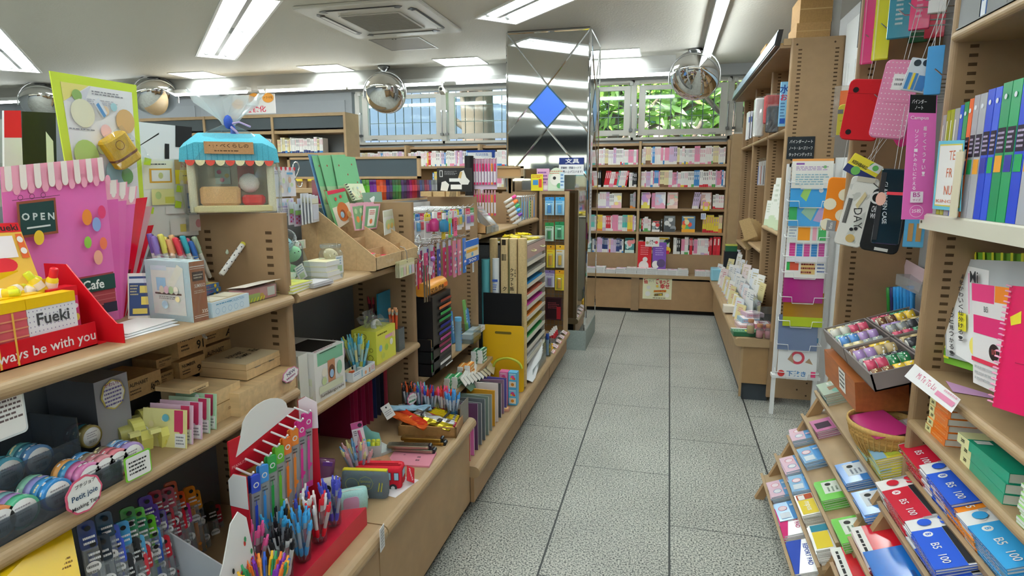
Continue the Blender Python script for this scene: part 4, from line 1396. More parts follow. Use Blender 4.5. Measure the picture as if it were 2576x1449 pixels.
# grey file box with a price card
C=V((-.83,1.03,Z2))
w,hz,loc=XP((248,1075),(318,935),-.80)
b=Box(w,.14,loc.z+hz-Z2,'8e8f93')
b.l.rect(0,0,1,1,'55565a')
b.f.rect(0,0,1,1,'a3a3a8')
thing('file_box','grey card file box standing behind the tapes with a price card','box',b.mb,(loc.x,loc.y,Z2),FL)
note_pop(.062,.07,(.1,.12,.9,.78,5,'7a70a8'),'d8c46a','scalloped yellow edged price card stuck on the grey file box',at(285,992,x=-.795),(0,0,FL),'price_card',[('かわいい',.5,.86,.011,'8a3a7a')],cloud(.062,.07,8,.04))
# kraft boxes
KR='b8935f:k'
def kbox(lb,rt,x,t1,t2,label,d=.10,m=KR,name='kraft_box'):
 w,h,l=XP(lb,rt,x)
 b=Box(w,d,h,m)
 b.f.fit(t1,.1,.62,.62,.8,'2f2418',.02)
 b.f.lines(.1,.2,.4,.5,2,'5a4630')
 if t2:
  b.f.fit(t2,.66,.12,.92,.5,'2f2418',.02)
 thing(name,label,'box',b.mb,l,FL)
kbox((320,1012),(403,928),-.815,'ALPHABET','AbCD','kraft box lettered ALPHABET standing frontmost beside the grey file box',.12)
kbox((402,972),(451,922),-.87,'ALPHABET','Ab','lower small kraft ALPHABET box behind the frontmost one')
kbox((395,932),(451,886),-.875,'ALPHABET','','upper small kraft ALPHABET box reaching under the top shelf',.08)
kbox((454,957),(514,889),-.85,'NUMBER','91','lower kraft box lettered NUMBER in the middle of the box stack')
kbox((450,902),(513,820),-.853,'NUMBER','91','upper kraft box lettered NUMBER in the middle of the box stack')
kbox((516,936),(591,848),-.875,'ALPHABET','9x','lower kraft box of the rearmost pair by the upright',.08)
kbox((514,869),(589,799),-.877,'ALPHABET','A','upper kraft box of the rearmost pair by the upright',.08)
PINE='d8b98a:w'
def wbox(lb,rt,x,d,label,lid=None,extra=None,name='wooden_box',z=None):
 w,h,l=XP(lb,rt,x)
 if z is not None:
  h+=l.z-z
  l.z=z
 b=Box(w,d,h,PINE)
 parts=[('body',b.mb)]
 if lid:
  b.f.rect(0,lid,1,lid+.025,'8a6a40')
  b.l.rect(0,lid,1,lid+.025,'8a6a40')
 if extra:
  extra(b,parts)
 thing(name,label,'box',parts if len(parts)>1 else b.mb,l,FL)
wbox((478,992),(524,960),-.70,.105,'flat little pine box lettered NUMBER in front of the kraft boxes',.55,lambda b,p:b.f.fit('NUMBER',.15,.2,.85,.45,'2f2418',.02))
wbox((537,1049),(603,957),-.685,.16,'long pine box with round postmark stamp at the shelf edge',.55,lambda b,p:b.f.ring(.78,.3,.2,.02,'7a5a38').ring(.78,.3,.13,.015,'7a5a38').lines(.5,.25,.66,.35,2,'7a5a38'),z=Z2)
def kn(b,p):
 k=MB().ball((b.w*.28,-.012,b.hh*.62),.012,'d0d2d4:c',12)
 k.cyl((b.w*.28,0,b.hh*.62),(b.w*.28,-.008,b.hh*.62),.012,'9a9c9e:m')
 p.append(('knob',k))
wbox((604,1036),(742,921),-.655,.22,'large pine box with a silver knob under the hinged box',None,kn,z=Z2)
def hinge(b,p):
 q=MB()
 for u in(.3,.7):
  q.box((u-.5)*b.w-.012,(u-.5)*b.w+.012,-.0015,0,b.hh*.56,b.hh*.62,'a8a498:m')
 p.append(('hinge',q))
 b.t.rect(0,0,1,1,'e6d3ac').fit('ALPHABET',.25,.55,.7,.68,'3a2c1c',.02).fit('STAMPS',.3,.35,.62,.48,'3a2c1c',.02).fit('A2c',.75,.4,.92,.6,'3a2c1c',.02)
wbox((622,957),(706,880),-.70,.16,'hinged pine box lettered ALPHABET STAMPS on top of the large pine box',.6,hinge)
gs=MB().box(-.03,.03,0,.2,0,.02,'a9b3b8:t.3')
thing('clear_tray','shallow clear tray between the kraft boxes and pine boxes','tray',gs,(-.80,1.24,Z2),FL)
# greeting cards standing in a row
for i,(br,tl,c,dc,nm)in enumerate((((541,1082),(402,992),'b8dcb8','8fc8a0','green, hindmost'),((525,1092),(382,1003),'c4e0c0','90c898','pale green, second from back'),((505,1107),(360,1013),'ecc8dc','d898b8','pink, middle'),((482,1120),(335,1022),'e8c4dc','d890b8','pink, second from front'),((466,1131),(318,1034),'efe6a0','e0cf60','yellow, frontmost'))):
 q=at(*br,z=Z2)
 top=zat(q,br[0]-10,tl[1]+4)-Z2
 mb,F=card(.118,top,c,.002)
 F.rect(.72,.42,.92,.98,'c73a62').disc(.88,.42,.05,'c73a62').rect(.74,.02,.98,.38,'f6f5f2').lines(.77,.08,.95,.33,3,'8a8a90')
 blobs(F,7,(dc,'ffffff','f4e6b0'),i,(.04,.08),(.05,.1,.6,.9))
 F.disc(.55,.78,.1,('6fb8c8','e0c060')[i%2])
 thing('greeting_card','folded %s card of the five greeting cards on the middle shelf'%nm,'card',mb,(q.x-.059,q.y,Z2),rotm(-8,0,4),'greeting cards in a row')
# tape dispensers
for i,(px,py,nm)in enumerate(((322,1128,'front'),(372,1118,'middle'),(345,1100,'rear'))):
 p=at(px,py,z=Z2)
 mb=MB()
 pr=[(-.045,0),(.05,0),(.058,.03),(.052,.05),(.044,.046),(.036,.02)]+[(.032*math.cos(a)-.012,.03+.034*math.sin(a))for a in(PI*k/10 for k in range(11))]+[(-.046,.02)]
 mb.prism(pr,'e8e27a:g',(0,.0125,0),t=.025)
 c2=MB().box(.046,.06,-.0115,.0115,.044,.054,'f2ee9a:g')
 rl=MB().cyl((-.012,-.0135,.032),(-.012,.0135,.032),.02,'b8b468:g',n=16)
 thing('tape_dispenser','%s of the three pale yellow tape dispensers before the greeting cards'%nm,'tape dispenser',[('body',mb),('cutter',c2),('tape_roll',rl)],(p.x,p.y,Z2+.001),rotm(0,0,-25))
note_pop(.055,.035,(.15,.15,.85,.5,1,'a86a8a'),'e08fb8','pink edged cloud shaped card lettered NEW beside the silver knob',at(731,942,x=-.625),(0,math.radians(-20),FL-.3),'price_card',[('NEW',.55,.65,.014,'3a2a5a')],cloud(.06,.04,8,.06))
# yellow stamp box at the lower left corner
q=[P(-110,1580,x=-.59),P(207,1470,x=-.59),P(172,1290,x=-.70),P(-110,1440,x=-.70)]
mb=quadsheet(q,'e6bd17:g',.05)
qface(mb,q).fit('コレクションスタンプ',.12,.62,.9,.86,'6a4a1a',.02).disc(.84,.62,.15,'d9406a',1.3).disc(.84,.62,.1,'f0a8c0',1.2).poly([(.45,.3),(.72,.34),(.71,.52),(.44,.5)],'3f86c8').lines(.74,.25,.95,.42,3,'7a5a1a')
thing('stamp_box','yellow box of collection stamps in the lower left corner of the picture','box',mb)
# pen packs with coloured header tabs
PK={}
def pack(c):
 if c not in PK:
  t,f,p=MB(),MB(),MB()
  t.prism(rrect(.021,.045,.006,3,0,.1275),c+':v',(0,.004,0),t=.008)
  f.box(-.0095,.0095,.0,.009,.0,.108,'e6ebee:t.2')
  F=Face(f,(-.0095,-.0006,0),(.019,0,0),(0,0,.108))
  F.disc(.5,.72,.085,'f2f2f2').lines(.1,.62,.9,.78,2,'777777').disc(.5,.2,.03,c)
  p.cyl((0,.0045,.004),(0,.0045,.10),.004,c+':g',n=8)
  Face(t,(-.0105,-.0044,.105),(.021,0,0),(0,0,.045)).disc(.5,.78,.09,'202020').lines(.15,.2,.85,.55,2,'e8e8e8')
  PK[c]=[('header_tab',t.mesh()),('clear_pouch',f.mesh()),('pen',p.mesh())]
 return PK[c]
plist=[(235,1345,'26356f','navy'),(250,1385,'15161a','black'),(275,1378,'1c2a3a','dark blue'),(300,1352,'2848b0','blue'),(325,1340,'3f9fd8','sky blue'),(312,1385,'3050c8','blue'),(352,1382,'101114','black'),(380,1400,'c8202c','red'),(408,1385,'2858c8','blue'),(365,1375,'58b0e0','sky blue'),(340,1302,'3f8f3f','green'),(365,1302,'58b838','light green'),(345,1328,'1f7f50','dark green'),(372,1328,'1f8858','dark green'),(392,1320,'68c030','light green'),(405,1352,'4090d8','blue'),(430,1372,'d02838','red'),(400,1292,'5a3fa0','violet'),(420,1305,'5838a8','violet'),(385,1270,'54389a','violet'),(425,1265,'8a2448','wine'),(408,1255,'9a2838','dark red'),(440,1245,'b02840','crimson'),(440,1300,'b82838','red'),(470,1302,'d02030','red'),(455,1320,'8f1830','dark red'),(482,1285,'d040a0','magenta'),(468,1255,'e0582a','orange'),(495,1240,'e88a28','amber'),(508,1250,'e8952a','amber'),(520,1290,'2a2a20','black and yellow'),(546,1278,'38382a','black and green'),(560,1285,'a02838','dark red'),(448,1230,'c85028','rust'),(280,1318,'1d3f5a','dark teal'),(372,1420,'d83040','red'),(335,1425,'181a20','black')]
for i,(px,py,c,nm)in enumerate(plist):
 x=-.60-(px-230)*.00055-(1430-py)*.0004
 p=at(px,py+18,x=x)
 z0=p.z-.135
 thing('pen_pack','%s tabbed pen refill pack in the tray at the bottom left'%nm,'pen pack',pack(c),(x,p.y,z0-.03),rotm(-14,0,62),'pen packs in the tray').scale=(1.45,1.3,1.3)
b=tray(.38,.2,.07,'d9dcde:g',.004,None,.16)
thing('pack_tray','grey white tray holding coloured pen packs on the counter','tray',b,(-.605,1.03,Z3),FL)
# the red multi-pen display with hooks
w,h,l=XP((612,1420),(738,1000),-.60)
l.z=Z3
H=.445
bd,lw,rw,top=MB(),MB(),MB(),MB()
bd.box(-w/2,w/2,.0,.004,0,.40,'a87a3a')
F=Face(bd,(-w/2,0,.40-.075),(w,0,0),(0,0,.10))
bd.box(-w/2,w/2,-.001,.003,.31,.41,'b81828:g')
F.fit('HI-TEC-C COLETO',.08,.22,.95,.5,'d98080',.005).lines(.2,.58,.95,.75,2,'d98080').fit('PEANUTS',.02,.08,.2,.16,'e8a0a0',.01)
lw.prism([(0,0),(.05,0),(.05,.31),(.035,.33),(0,.33)],'b81828:g',(-w/2-.005,-.06,0),(0,1.2,0),(0,0,1),t=.003)
lw.prism([(0,.24),(.05,.24),(.05,.31),(.035,.33),(0,.33)],'e9e9ea:g',(-w/2-.0085,-.06,0),(0,1.2,0),(0,0,1),t=.0012)
rw.prism([(0,0),(.05,0),(.05,.42),(.02,.44),(0,.43)],'b81828:g',(w/2-.003,0,0),(.6,-.85,0),(0,0,1),t=.003)
rw.prism([(0,.34),(.05,.34),(.05,.42),(.02,.44),(0,.43)],'efe3e8:g',(w/2-.0025,-.002,0),(.6,-.85,0),(0,0,1),t=.003)
top.prism([(.02-w/2,.36),(w*.45,.41)]+[(-.0+.085*math.cos(a),.425+.05*math.sin(a))for a in(PI*k/10 for k in range(11))],'f2f1ee:g',(0,-.002,0),t=.003)
parts=[('backboard',bd),('side_wing',lw),('side_wing',rw),('header_shape',top)]
hooks=[]
pc=[('2848c0','blue'),('3f90d8','sky blue'),('2f9a48','green'),('6ab83a','light green'),('e8782a','orange'),('e88838','pale orange'),('d83a90','magenta'),('d8489a','pink')]
for i,(c,nm)in enumerate(pc):
 u=-w/2+w*(.07+.86*i/7)
 zt=.30+.012*i
 hk=MB().tube([(u,0,zt+.03),(u,-.05,zt+.02),(u,-.058,zt+.03)],.003,'e8e8ea:g',6)
 parts.append(('hook',hk))
 hd,bdg,pn=MB(),MB(),MB()
 wd=.026
 hd.prism(rrect(wd,.05,.004,2,0,-.025),c+':v',(0,0,0),t=.005)
 F=Face(hd,(-wd/2,-.0005,-.05),(wd,0,0),(0,0,.05))
 F.disc(.5,.45,.16,'f0f0f0').disc(.5,.45,.1,c)
 bdg.box(-wd/2,wd/2,.0,.008,-.235,-.048,'eef1f3:t.35')
 G=Face(bdg,(-wd/2,-.0006,-.235),(wd,0,0),(0,0,.187))
 G.rect(.3,.3,.62,.8,c).disc(.62,.38,.035,c).rect(.05,.0,.95,.1,c).lines(.2,.86,.8,.96,2,'444444')
 pn.cyl((0,.004,-.22),(0,.004,-.07),.0045,c+':g',n=8)
 lo=V((l.x+.045+.002*i,l.y+u,Z3+zt+.018))
 for k in range(2):
  thing('hanging_pen','%s headed multi-pen pack on the %s hook of the red display, %s'%(nm,nth(i),('front one','behind another')[k]),'pen pack',[('header',hd),('pouch',bdg),('pen',pn)],lo-V((k*.011,k*-.004,k*.003)),rotm(4,0,70-k*4),'multi-pen packs on the red display')
thing('pen_display','red and white hooked display board lettered HI-TEC-C COLETO on the counter','display stand',parts,l,FL-.12)
# white lettered display card in front of it
sh=[(0,0),(.26,0),(.26,.07),(.235,.10),(.225,.17),(.20,.185),(.17,.175),(.13,.13),(.08,.09),(.03,.075),(0,.06)]
mb=MB().prism(sh,'ecebe8:g',(-.13,0,0),t=.003)
F=Face(mb,(-.13,-.0004,0),(.26,0,0),(0,0,.19))
for i,(ch,c)in enumerate(zip('MOOMIN',('c8302c','d8742c','d8b42c','4a9a4a','3a6ab0','2a2a60'))):
 F.txt(ch,.08+i*.075,.22+i*.035,.026,c,.03,12)
F.txt('×',.54,.42,.02,'333333',.02,12).txt('SARASA',.75,.5,.03,'c8453a',.0,12).txt('Golden Star',.52,.26,.011,'444444',0,12).poly([(.05,.14),(.3,.2),(.3,.245),(.05,.185)],'c8302c')
r=random.Random(2)
for i in range(16):
 a,b_=r.uniform(.05,.85),r.uniform(.5,.62)*(.5+r.random())
 if b_<.9 and(a>.55 or b_<.42):
  F.disc(a,min(b_,.85),.022,('c8453a','3a8a5a','333333','d8742c')[i%4],1.0,8)
w,h,l=XP((478,1450),(648,1262),-.47)
o=thing('display_card','white wavy display card lettered MOOMIN x SARASA before the red pen display','display card',mb,(-.47,l.y,Z3),rotm(-4,0,84))
o.scale=(w/.26,1,(l.z+h-Z3)/.185)
# rainbow pens behind that card
pens((-.43,1.12,Z3+.03),26,.05,[('purple',dict(cap='7a2fa8:g',body='e8e4ee:t.4')),('orange',dict(cap='e8782a:g',body='efe6dc:t.4')),('green',dict(cap='2f8f58:g',body='e2efe4:t.4')),('yellow',dict(cap='e8b42a:g',body='f2ecd8:t.4')),('blue',dict(cap='2a58b8:g',body='dfe8f2:t.4')),('light orange',dict(cap='f09a3a:g',body='f4e8da:t.4'))],'# gel pen in the near rainbow pen holder behind the white display card','rainbow gel pens',4,.5,(.15,.0),z0=.02)
cup((-.43,1.12,Z3),.12,.09,'clear holder full of rainbow gel pens at the bottom edge',rnd_=False)
# red stepped tray with round cups
tr=MB()
rt=Span((700,1470),(906,1320),z=Z3)
L=.42
tr.prism([(0,0),(.10,0),(.10,.03),(.085,.038),(0,.06)],'c02438:g',(-.43,1.19,Z3),(-1,0,0),(0,0,1),t=-L)
F=Face(tr,(-.432,1.19,Z3),(0,L,0),(0,0,.03))
F.fit('SNOOPY',.3,.3,.6,.7,'d86a78',.01)
G=Face(tr,(-.4295,1.19,Z3+.0305),(0,L,0),(-.016,0,.008))
H_=Face(tr,(-.4455,1.19,Z3+.0385),(0,L,0),(-.084,0,.022))
for i in range(5):
 u=.1+i*.2
 H_.rect(u-.05,.02,u+.05,.2,'f2f0ee').bars(u-.04,.04,u+.04,.14,16,'222222').lines(u-.05,.22,u+.05,.3,1,'e8a0a8')
thing('pen_tray','red stepped card tray with barcodes along the counter edge','tray',tr)
specs=[('black',[('black',dict(cap='16161a:g',body='e4e6e8:g',ink='e8eaec:g'))]),('blue',[('sky blue',dict(cap='3f9fd8:g',body='d8e6f0:t.5'))]),('red',[('red',dict(cap='d02030:g',body='f0e4e4:t.5',ink='d02030:g')),('white',dict(cap='f0f0f0:g',body='e8e0e0:g',ink='d02030:g'))]),('violet',[('violet blue',dict(cap='4a50b8:g',body='d8e0f0:t.5'))])]
for i,(nm,sp_)in enumerate(specs):
 c=(-.472-.004*i,1.245+i*.088,Z3+.052)
 cup(c,.05,.10,'clear cup of %s pens in the red tray'%nm)
 pens(c,9,.022,sp_,'# capped pen in the cup of %s pens of the red tray'%nm,'pens in the %s cup'%nm,20+i,.3,(.05,-.03))
for i,(nm,sp_)in enumerate((('pink',[('pink',dict(cap='e05a98:g',body='f2dfe8:t.5'))]),('cyan',[('cyan',dict(cap='3a9fd0:g',body='dfeaf2:t.5')),('black',dict(cap='202024:g',body='dfe4e8:g'))]),('patterned',[('white patterned',dict(cap='f2f0ec:g',body='d8a040:g',ink='c82838:g')),('violet blue',dict(cap='4a50b8:g',body='d8e0f0:t.5'))]))):
 c=(-.545,1.225+i*.10,Z3+.06)
 cup(c,.055,.10,'clear cup of %s pens in the rear row before the red display'%nm)
 pens(c,9,.025,sp_,'# topped pen in the rear cup of %s pens'%nm,'pens in the rear %s cup'%nm,30+i,.32,(.05,0))
mb=MB().box(-.002,.0,-.018,.018,-.075,.0,'e4e4e2')
Face(mb,(.0006,-.018,-.075),(0,.036,0),(0,0,.075)).lines(.15,.1,.85,.9,6,'9a9a9a')
thing('price_tag','white paper price tag hanging on the counter edge at the cabinet seam','tag',mb,at(961,1325,x=-.358),(0,0,.1))
# ------------------------------------------------------------------ second left bay
ZB1,ZB2=1.212,.82
# hanging cards at the back left
def hangcard(lb,rt,x,m,label,deco,name='sticker_pack',t=.003,tilt=0):
 w,h,l=XP(lb,rt,x)
 mb,F=card(w,h,m,t)
 deco(F)
 thing(name,label,'stationery pack',mb,l,rotm(tilt,0,90))
def scal(F):
 for i in range(6):
  F.rect(.05+i*.17,.92,.13+i*.17,1,'c8404a').disc(.09+i*.17,.92,.04,'c8404a')
 F.lines(.1,.74,.4,.86,2,'8a7a9a').rect(.6,.75,.85,.82,'6aa8d0')
 blobs(F,9,('a9cfe8','f4e8d0','d8b8a0','cfe0b8','f2f2f0'),3,(.06,.1),(.12,.2,.9,.62))
hangcard((683,496),(741,421),-.93,'ece9ee','white card with red scalloped top hanging behind the upright',scal,'hang_card')
def lil(F):
 F.rect(0,.55,1,1,'e4e2f2').rect(0,.5,1,.55,'b9a8dc')
 blobs(F,8,('cfe0b0','f0d8b0','c8b8e0','a9cfe0'),5,(.05,.09),(.1,.6,.9,.95))
 F.lines(.1,.1,.9,.4,3,'a9a2b8')
hangcard((700,545),(738,498),-.92,'efeef6','lilac banded sticker pack hanging left of the cherry packs',lil)
hangcard((752,560),(778,498),-.90,'f2eff6','lilac sticker pack hanging right of the cherry packs',lil)
def cherry(F):
 F.rect(.1,.1,.9,.5,'c8a0d0')
 for i in range(5):
  F.disc(.3+.3*(i%2),.15+i*.09,.045,'b82848')
 F.rect(.0,.72,1,1,'e6f0f4').rect(.1,.5,.9,.7,'8fb86a')
hangcard((728,566),(742,508),-.905,'e8e4ee','narrow cherry patterned pack hanging behind the first upright',cherry)
hangcard((742,570),(757,512),-.90,'e2def0','second narrow cherry patterned pack hanging beside the first',cherry)
hangcard((727,632),(768,602),-.86,'f1ede0','little card with a mint and red picture standing behind the memo blocks',lambda F:F.rect(.1,.1,.9,.9,'cfe6d4').disc(.45,.45,.25,'f4ead8').disc(.65,.5,.15,'c83a2a').disc(.3,.6,.12,'7fb87a'),'picture_card')
# S-hook with packs
def shook(top,bot,x,label,bag=None):
 a,b=at(*top,x=x),at(*bot,x=x)
 H=a.z-b.z
 mb=MB()
 r1,r2=H*.22,H*.2
 pts=[(0,r1*math.cos(t)-r1,H-r1+r1*math.sin(t))for t in(PI-PI*k/8 for k in range(9))]
 pts+=[(0,r2*.2-k*.1*H,H-r1-k*(H-r1-r2)/5)for k in range(1,5)]
 pts+=[(0,-r2*.6-r2*math.cos(t)+r2*.4,r2-r2*math.sin(t))for t in(PI*k/8 for k in range(9))]
 mb.tube(pts,.0022,'c9cccd:c',7)
 thing('s_hook',label,'hook',mb,(x,a.y,b.z))
shook((752,408),(762,470),-.88,'steel S-shaped hook hanging beside the green folders')
for i in range(4):
 w,h,l=XP((757+i*8,566-i*2),(782+i*8,486+i*2),-.87+i*.012)
 mb,F=card(w,h,'d9dbe2:g',.006)
 F.rect(0,.72,1,.9,'e6e4d0').rect(.1,.1,.9,.65,'cdd0dc').rect(0,.7,1,.715,'9a8f50')
 thing('hanging_notepad','grey film-wrapped notepad, %s of four hanging from the S-shaped hook'%nth(i),'notepad',mb,l,FL+.25,'notepads under the hook')
# memo blocks and notebooks at the shelf front
blk=bookm(.105,.09,.017,'e8e4c8','f0f0ee','f2f1ee',lambda mb,s,t:t.rect(.1,.1,.9,.9,'efe6b8').disc(.6,.5,.12,'f0c8a0'))
l=at(812,704,z=ZB1)
stack('memo_block',[blk]*4,.0174,'# white memo block in the pile of four at the shelf front','memo block',(-.66,l.y,ZB1),FL,'memo blocks pile',5,.002,1.5)
bl2=bookm(.095,.08,.015,'d8e0c8','e8efe8','cfe0d8',lambda mb,s,t:t.rect(.08,.08,.92,.92,'f0e8c8'))
stack('memo_block',[bl2]*3,.0154,'# mint memo block in the pile against the first upright','memo block',(-.72,1.70,ZB1),FL,'mint memo blocks',6,.002,2)
fl1=bookm(.12,.09,.008,'dfe07a:v','e8e8e2','f0eee6',lambda mb,s,t:t.rect(.06,.06,.94,.94,'d9dc6a').disc(.3,.6,.16,'f0e8b0').disc(.7,.4,.14,'c8d890'))
stack('wrapped_notebook',[fl1]*3,.0085,'# flat yellow-green notebook at the shelf edge by the first upright','notebook',(-.648,1.675,ZB1),FL+.1,'yellow green notebooks',7,.004,6)
fl2=bookm(.11,.07,.007,'c8c6cc:v','e2e2e4','e8e8ea',lambda mb,s,t:t.rect(.1,.1,.9,.9,'e2dfe2'))
stack('wrapped_notebook',[fl2]*2,.0075,'# thin grey notebook lying in front of the white memo blocks','notebook',(-.636,1.775,ZB1),FL,'grey notebooks',8,.003,4)
# clear jars of plush eggs
def jar(c,r,h,label,tilt,eggs,rr):
 j=MB().lathe([(.001,0),(r*.92,0),(r,.012),(r,h*.72),(r*.88,h*.8),(r*.78,h*.84),(r*.78,h*.9),(r*.86,h*.9),(r*.86,h),(r*.8,h)],'f0f6f8:t.05',n=24)
 lid=MB()
 for z in(h*.91,h*.94,h*.97):
  lid.lathe([(r*.86,z),(r*.89,z+h*.01),(r*.86,z+h*.02)],'eef4f6:t.2',n=24)
 lb=MB()
 Face(lb,(-.016,-r-.001,h*.18),(.032,0,0),(0,0,.06)).rect(0,0,1,1,'eef0f0').lines(.1,.5,.9,.95,3,'7aa0b8').rect(.2,.1,.8,.45,'b9d0a8')
 q=thing('clear_jar',label,'jar',[('jar',j),('lid_thread',lid),('label',lb)],c,tilt)
 M=Matrix.LocRotScale(V(c),tilt,None)
 for(dx,dy,dz,s,col,nm,ro)in eggs:
  m=MB().ball((0,0,0),s,col+':f',16,(1,.72,.75))
  fc=MB()
  fc.ball((s*.35,-s*.66,s*.2),s*.06,'2a2a2a:g',6)
  fc.ball((-s*.1,-s*.7,s*.2),s*.06,'2a2a2a:g',6)
  thing('plush_egg',nm,'plush toy',[('body',m),('eyes',fc)],M@V((dx,dy,dz)),ro)
c=at(822,682,z=ZB1)
jar((-.78,1.83,ZB1+.01),.062,.175,'large clear jar leaning among the plush eggs on the upper shelf',rotm(20,-28,60),[(-.01,-.01,.045,.034,'8fc890','green plush egg lowest in the large clear jar',rotm(0,10,70)),(-.025,0,.085,.034,'e6e2d4','cream plush egg at the left of the large clear jar',rotm(0,30,50)),(.022,0,.095,.036,'a4dca8','light green plush egg in the middle of the large clear jar',rotm(0,-10,70)),(.01,.0,.145,.034,'9fd0d8','light blue plush egg at the mouth of the large clear jar',rotm(0,20,80))],0)
jar((-.70,1.935,ZB1),.042,.12,'smaller clear jar standing behind the white memo blocks',rotm(0,0,70),[(0,0,.035,.03,'d8c49a','beige plush egg inside the smaller clear jar',rotm(0,0,60)),(0,0,.08,.03,'e0cfa8','tan plush egg at the top of the smaller clear jar',rotm(0,40,60))],0)
for i,px in enumerate((893,909)):
 p=at(px,674,z=ZB1)
 j=MB().lathe([(.001,0),(.013,0),(.0135,.004),(.0135,.032),(.008,.04),(.008,.046)],'e89a30:t.4',n=14)
 k=MB().lathe([(.0085,.046),(.0085,.058),(.001,.058)],'b98a58:k',n=12)
 lb=MB().lathe([(.0138,.008),(.0138,.026)],'e8c080',n=14)
 thing('cork_bottle','%s tiny amber bottle with cork stopper beside the cardboard stand'%('left','right')[i],'bottle',[('bottle',j),('cork',k),('label',lb)],(-.645,p.y,ZB1))
# cardboard folder stand
cb='c4a67c:k'
X0,X1=-.925,-.618
ya,yb=at(946,668,x=X1).y,min(2.552,at(1050,640,x=X1).y)
st=MB()
for y,m in((ya,1),((ya+yb)/2+.03,.86),(yb,.86)):
 st.prism([(X1,ZB1),(X1,ZB1+.052),(X1-.03,ZB1+.075),(X0+.06,ZB1+.235*m),(X0,ZB1+.235*m),(X0,ZB1)],cb,(0,y+.002,0),t=.004)
st.box(X1-.004,X1,ya,yb,ZB1,ZB1+.052,cb)
for i,x in enumerate((-.70,-.78,-.86,X0)):
 st.box(x-.003,x,ya,yb,ZB1,ZB1+.07+i*.04,cb)
st.box(X0,X1,ya,yb,ZB1,ZB1+.004,cb)
F=Face(st,(X1,ya,ZB1),(0,yb-ya,0),(0,0,.052))
F.txt('Origami',.3,.55,.022,'d8c8a8',-.01).rect(.62,0,.628,1,'9a7d55')
thing('cardboard_stand','brown cardboard tiered stand with green folders, lettered Origami in front','display stand',st)
def sheet4(tl,tr,br,bl,xt,xb,m,label,deco,name='clear_folder',cat='folder',t=.002):
 q=[P(*bl,x=xb),P(*br,x=xb),P(*tr,x=xt),P(*tl,x=xt)]
 mb=quadsheet(q,m,t)
 deco(qface(mb,q))
 thing(name,label,cat,mb)
def grn(F):
 F.rect(0,.55,1,1,'7fc492').rect(.0,.28,1,.55,'b0cba0').rect(.12,.2,.35,.5,'c8a080').rect(0,0,1,.28,'d8dcc0')
 for a,b in((.2,.85),(.5,.72),(.75,.88),(.85,.6)):
  F.disc(a,b,.015,'a8403a')
 blobs(F,6,('e8e0c8','b9d0c0','c8a888'),7,(.04,.06),(.1,.2,.9,.5))
sheet4((775,388),(800,390),(845,560),(822,560),-.93,-.92,'86b8e0:u.8','pale blue clear folder at the left edge of the green folders',lambda F:F)
sheet4((784,391),(836,391),(880,560),(828,560),-.925,-.91,'a9d8b4:u.9','left one of three green clear folders in the cardboard stand',grn)
sheet4((801,391),(868,389),(905,560),(845,560),-.92,-.90,'a9d8b4:u.9','middle one of three green clear folders in the cardboard stand',grn)
sheet4((834,389),(893,396),(925,550),(868,560),-.915,-.89,'a9d8b4:u.9','right one of three green clear folders in the cardboard stand',grn)
sheet4((822,481),(866,473),(892,548),(852,575),-.87,-.85,'79bd84:g','green covered notepad with red binding and brown tree in the stand',lambda F:F.rect(0,.9,1,1,'c8304a').rect(0,0,1,.55,'f0ead4').disc(.5,.35,.28,'c8743a').disc(.45,.3,.12,'8a4a28').disc(.4,.28,.09,'a9cfe0').disc(.75,.2,.1,'e8b870').disc(.3,.75,.05,'c83a3a').disc(.6,.78,.05,'c83a3a'),'notepad','notepad',.01)
mbq=[P(890,505,x=-.86),P(925,498,x=-.86),P(912,462,x=-.88),P(868,462,x=-.88)]
mb=quadsheet(mbq,'dfe9c4:g',.008)
blobs(qface(mb,mbq),12,('cfe0b8','b9d4d8','f0e8c0','e8c8b0'),9,(.05,.1))
wr=MB()
for i in range(7):
 p=P(868,462,x=-.879).lerp(P(890,505,x=-.859),(i+.5)/7)
 wr.tube([p+V((0,-.006,.0)),p+V((.008,0,.004)),p+V((.0,.008,0))],.0016,'3a3a3a:m',5)
thing('spiral_notebook','pale green spiral notebook with pastel pattern in the cardboard stand','notebook',[('cover',mb),('spiral',wr)])
sheet4((911,485),(960,482),(965,545),(925,550),-.86,-.84,'b9d8c8:t.6','clear wrapped mint pack behind the pink letter sets',lambda F:F.poly([(.3,.75),(.45,.5),(.6,.8),(.55,.85)],'f4f8f8').rect(.05,.05,.6,.4,'d8cfa8'),'letter_set','letter set')
for i,(a,b,nm)in enumerate((((882,512),(902,578),'leftmost'),((896,510),(912,576),'second'),((910,510),(930,576),'third'))):
 sheet4((a[0],a[1]),(a[0]+30,a[1]-2),(b[0]+18,b[1]),(b[0]-8,b[1]+2),-.81,-.79,'e0a8b8:g','%s pink bordered letter set in the fan of four'%nm,lambda F:F.rect(.08,.05,.85,.88,'7fa878').disc(.4,.4,.12,'e08a4a').disc(.3,.7,.1,'b9d0a0'),'letter_set','letter set',.004)
sheet4((917,513),(957,512),(948,574),(912,578),-.80,-.78,'e4a8ba:g','front pink bordered letter set with white tree picture',lambda F:F.rect(.1,.04,.92,.9,'6f9870').rect(.28,.12,.75,.8,'efece0').disc(.5,.3,.1,'d87a4a').lines(.35,.55,.7,.75,3,'c84a4a'),'letter_set','letter set',.004)
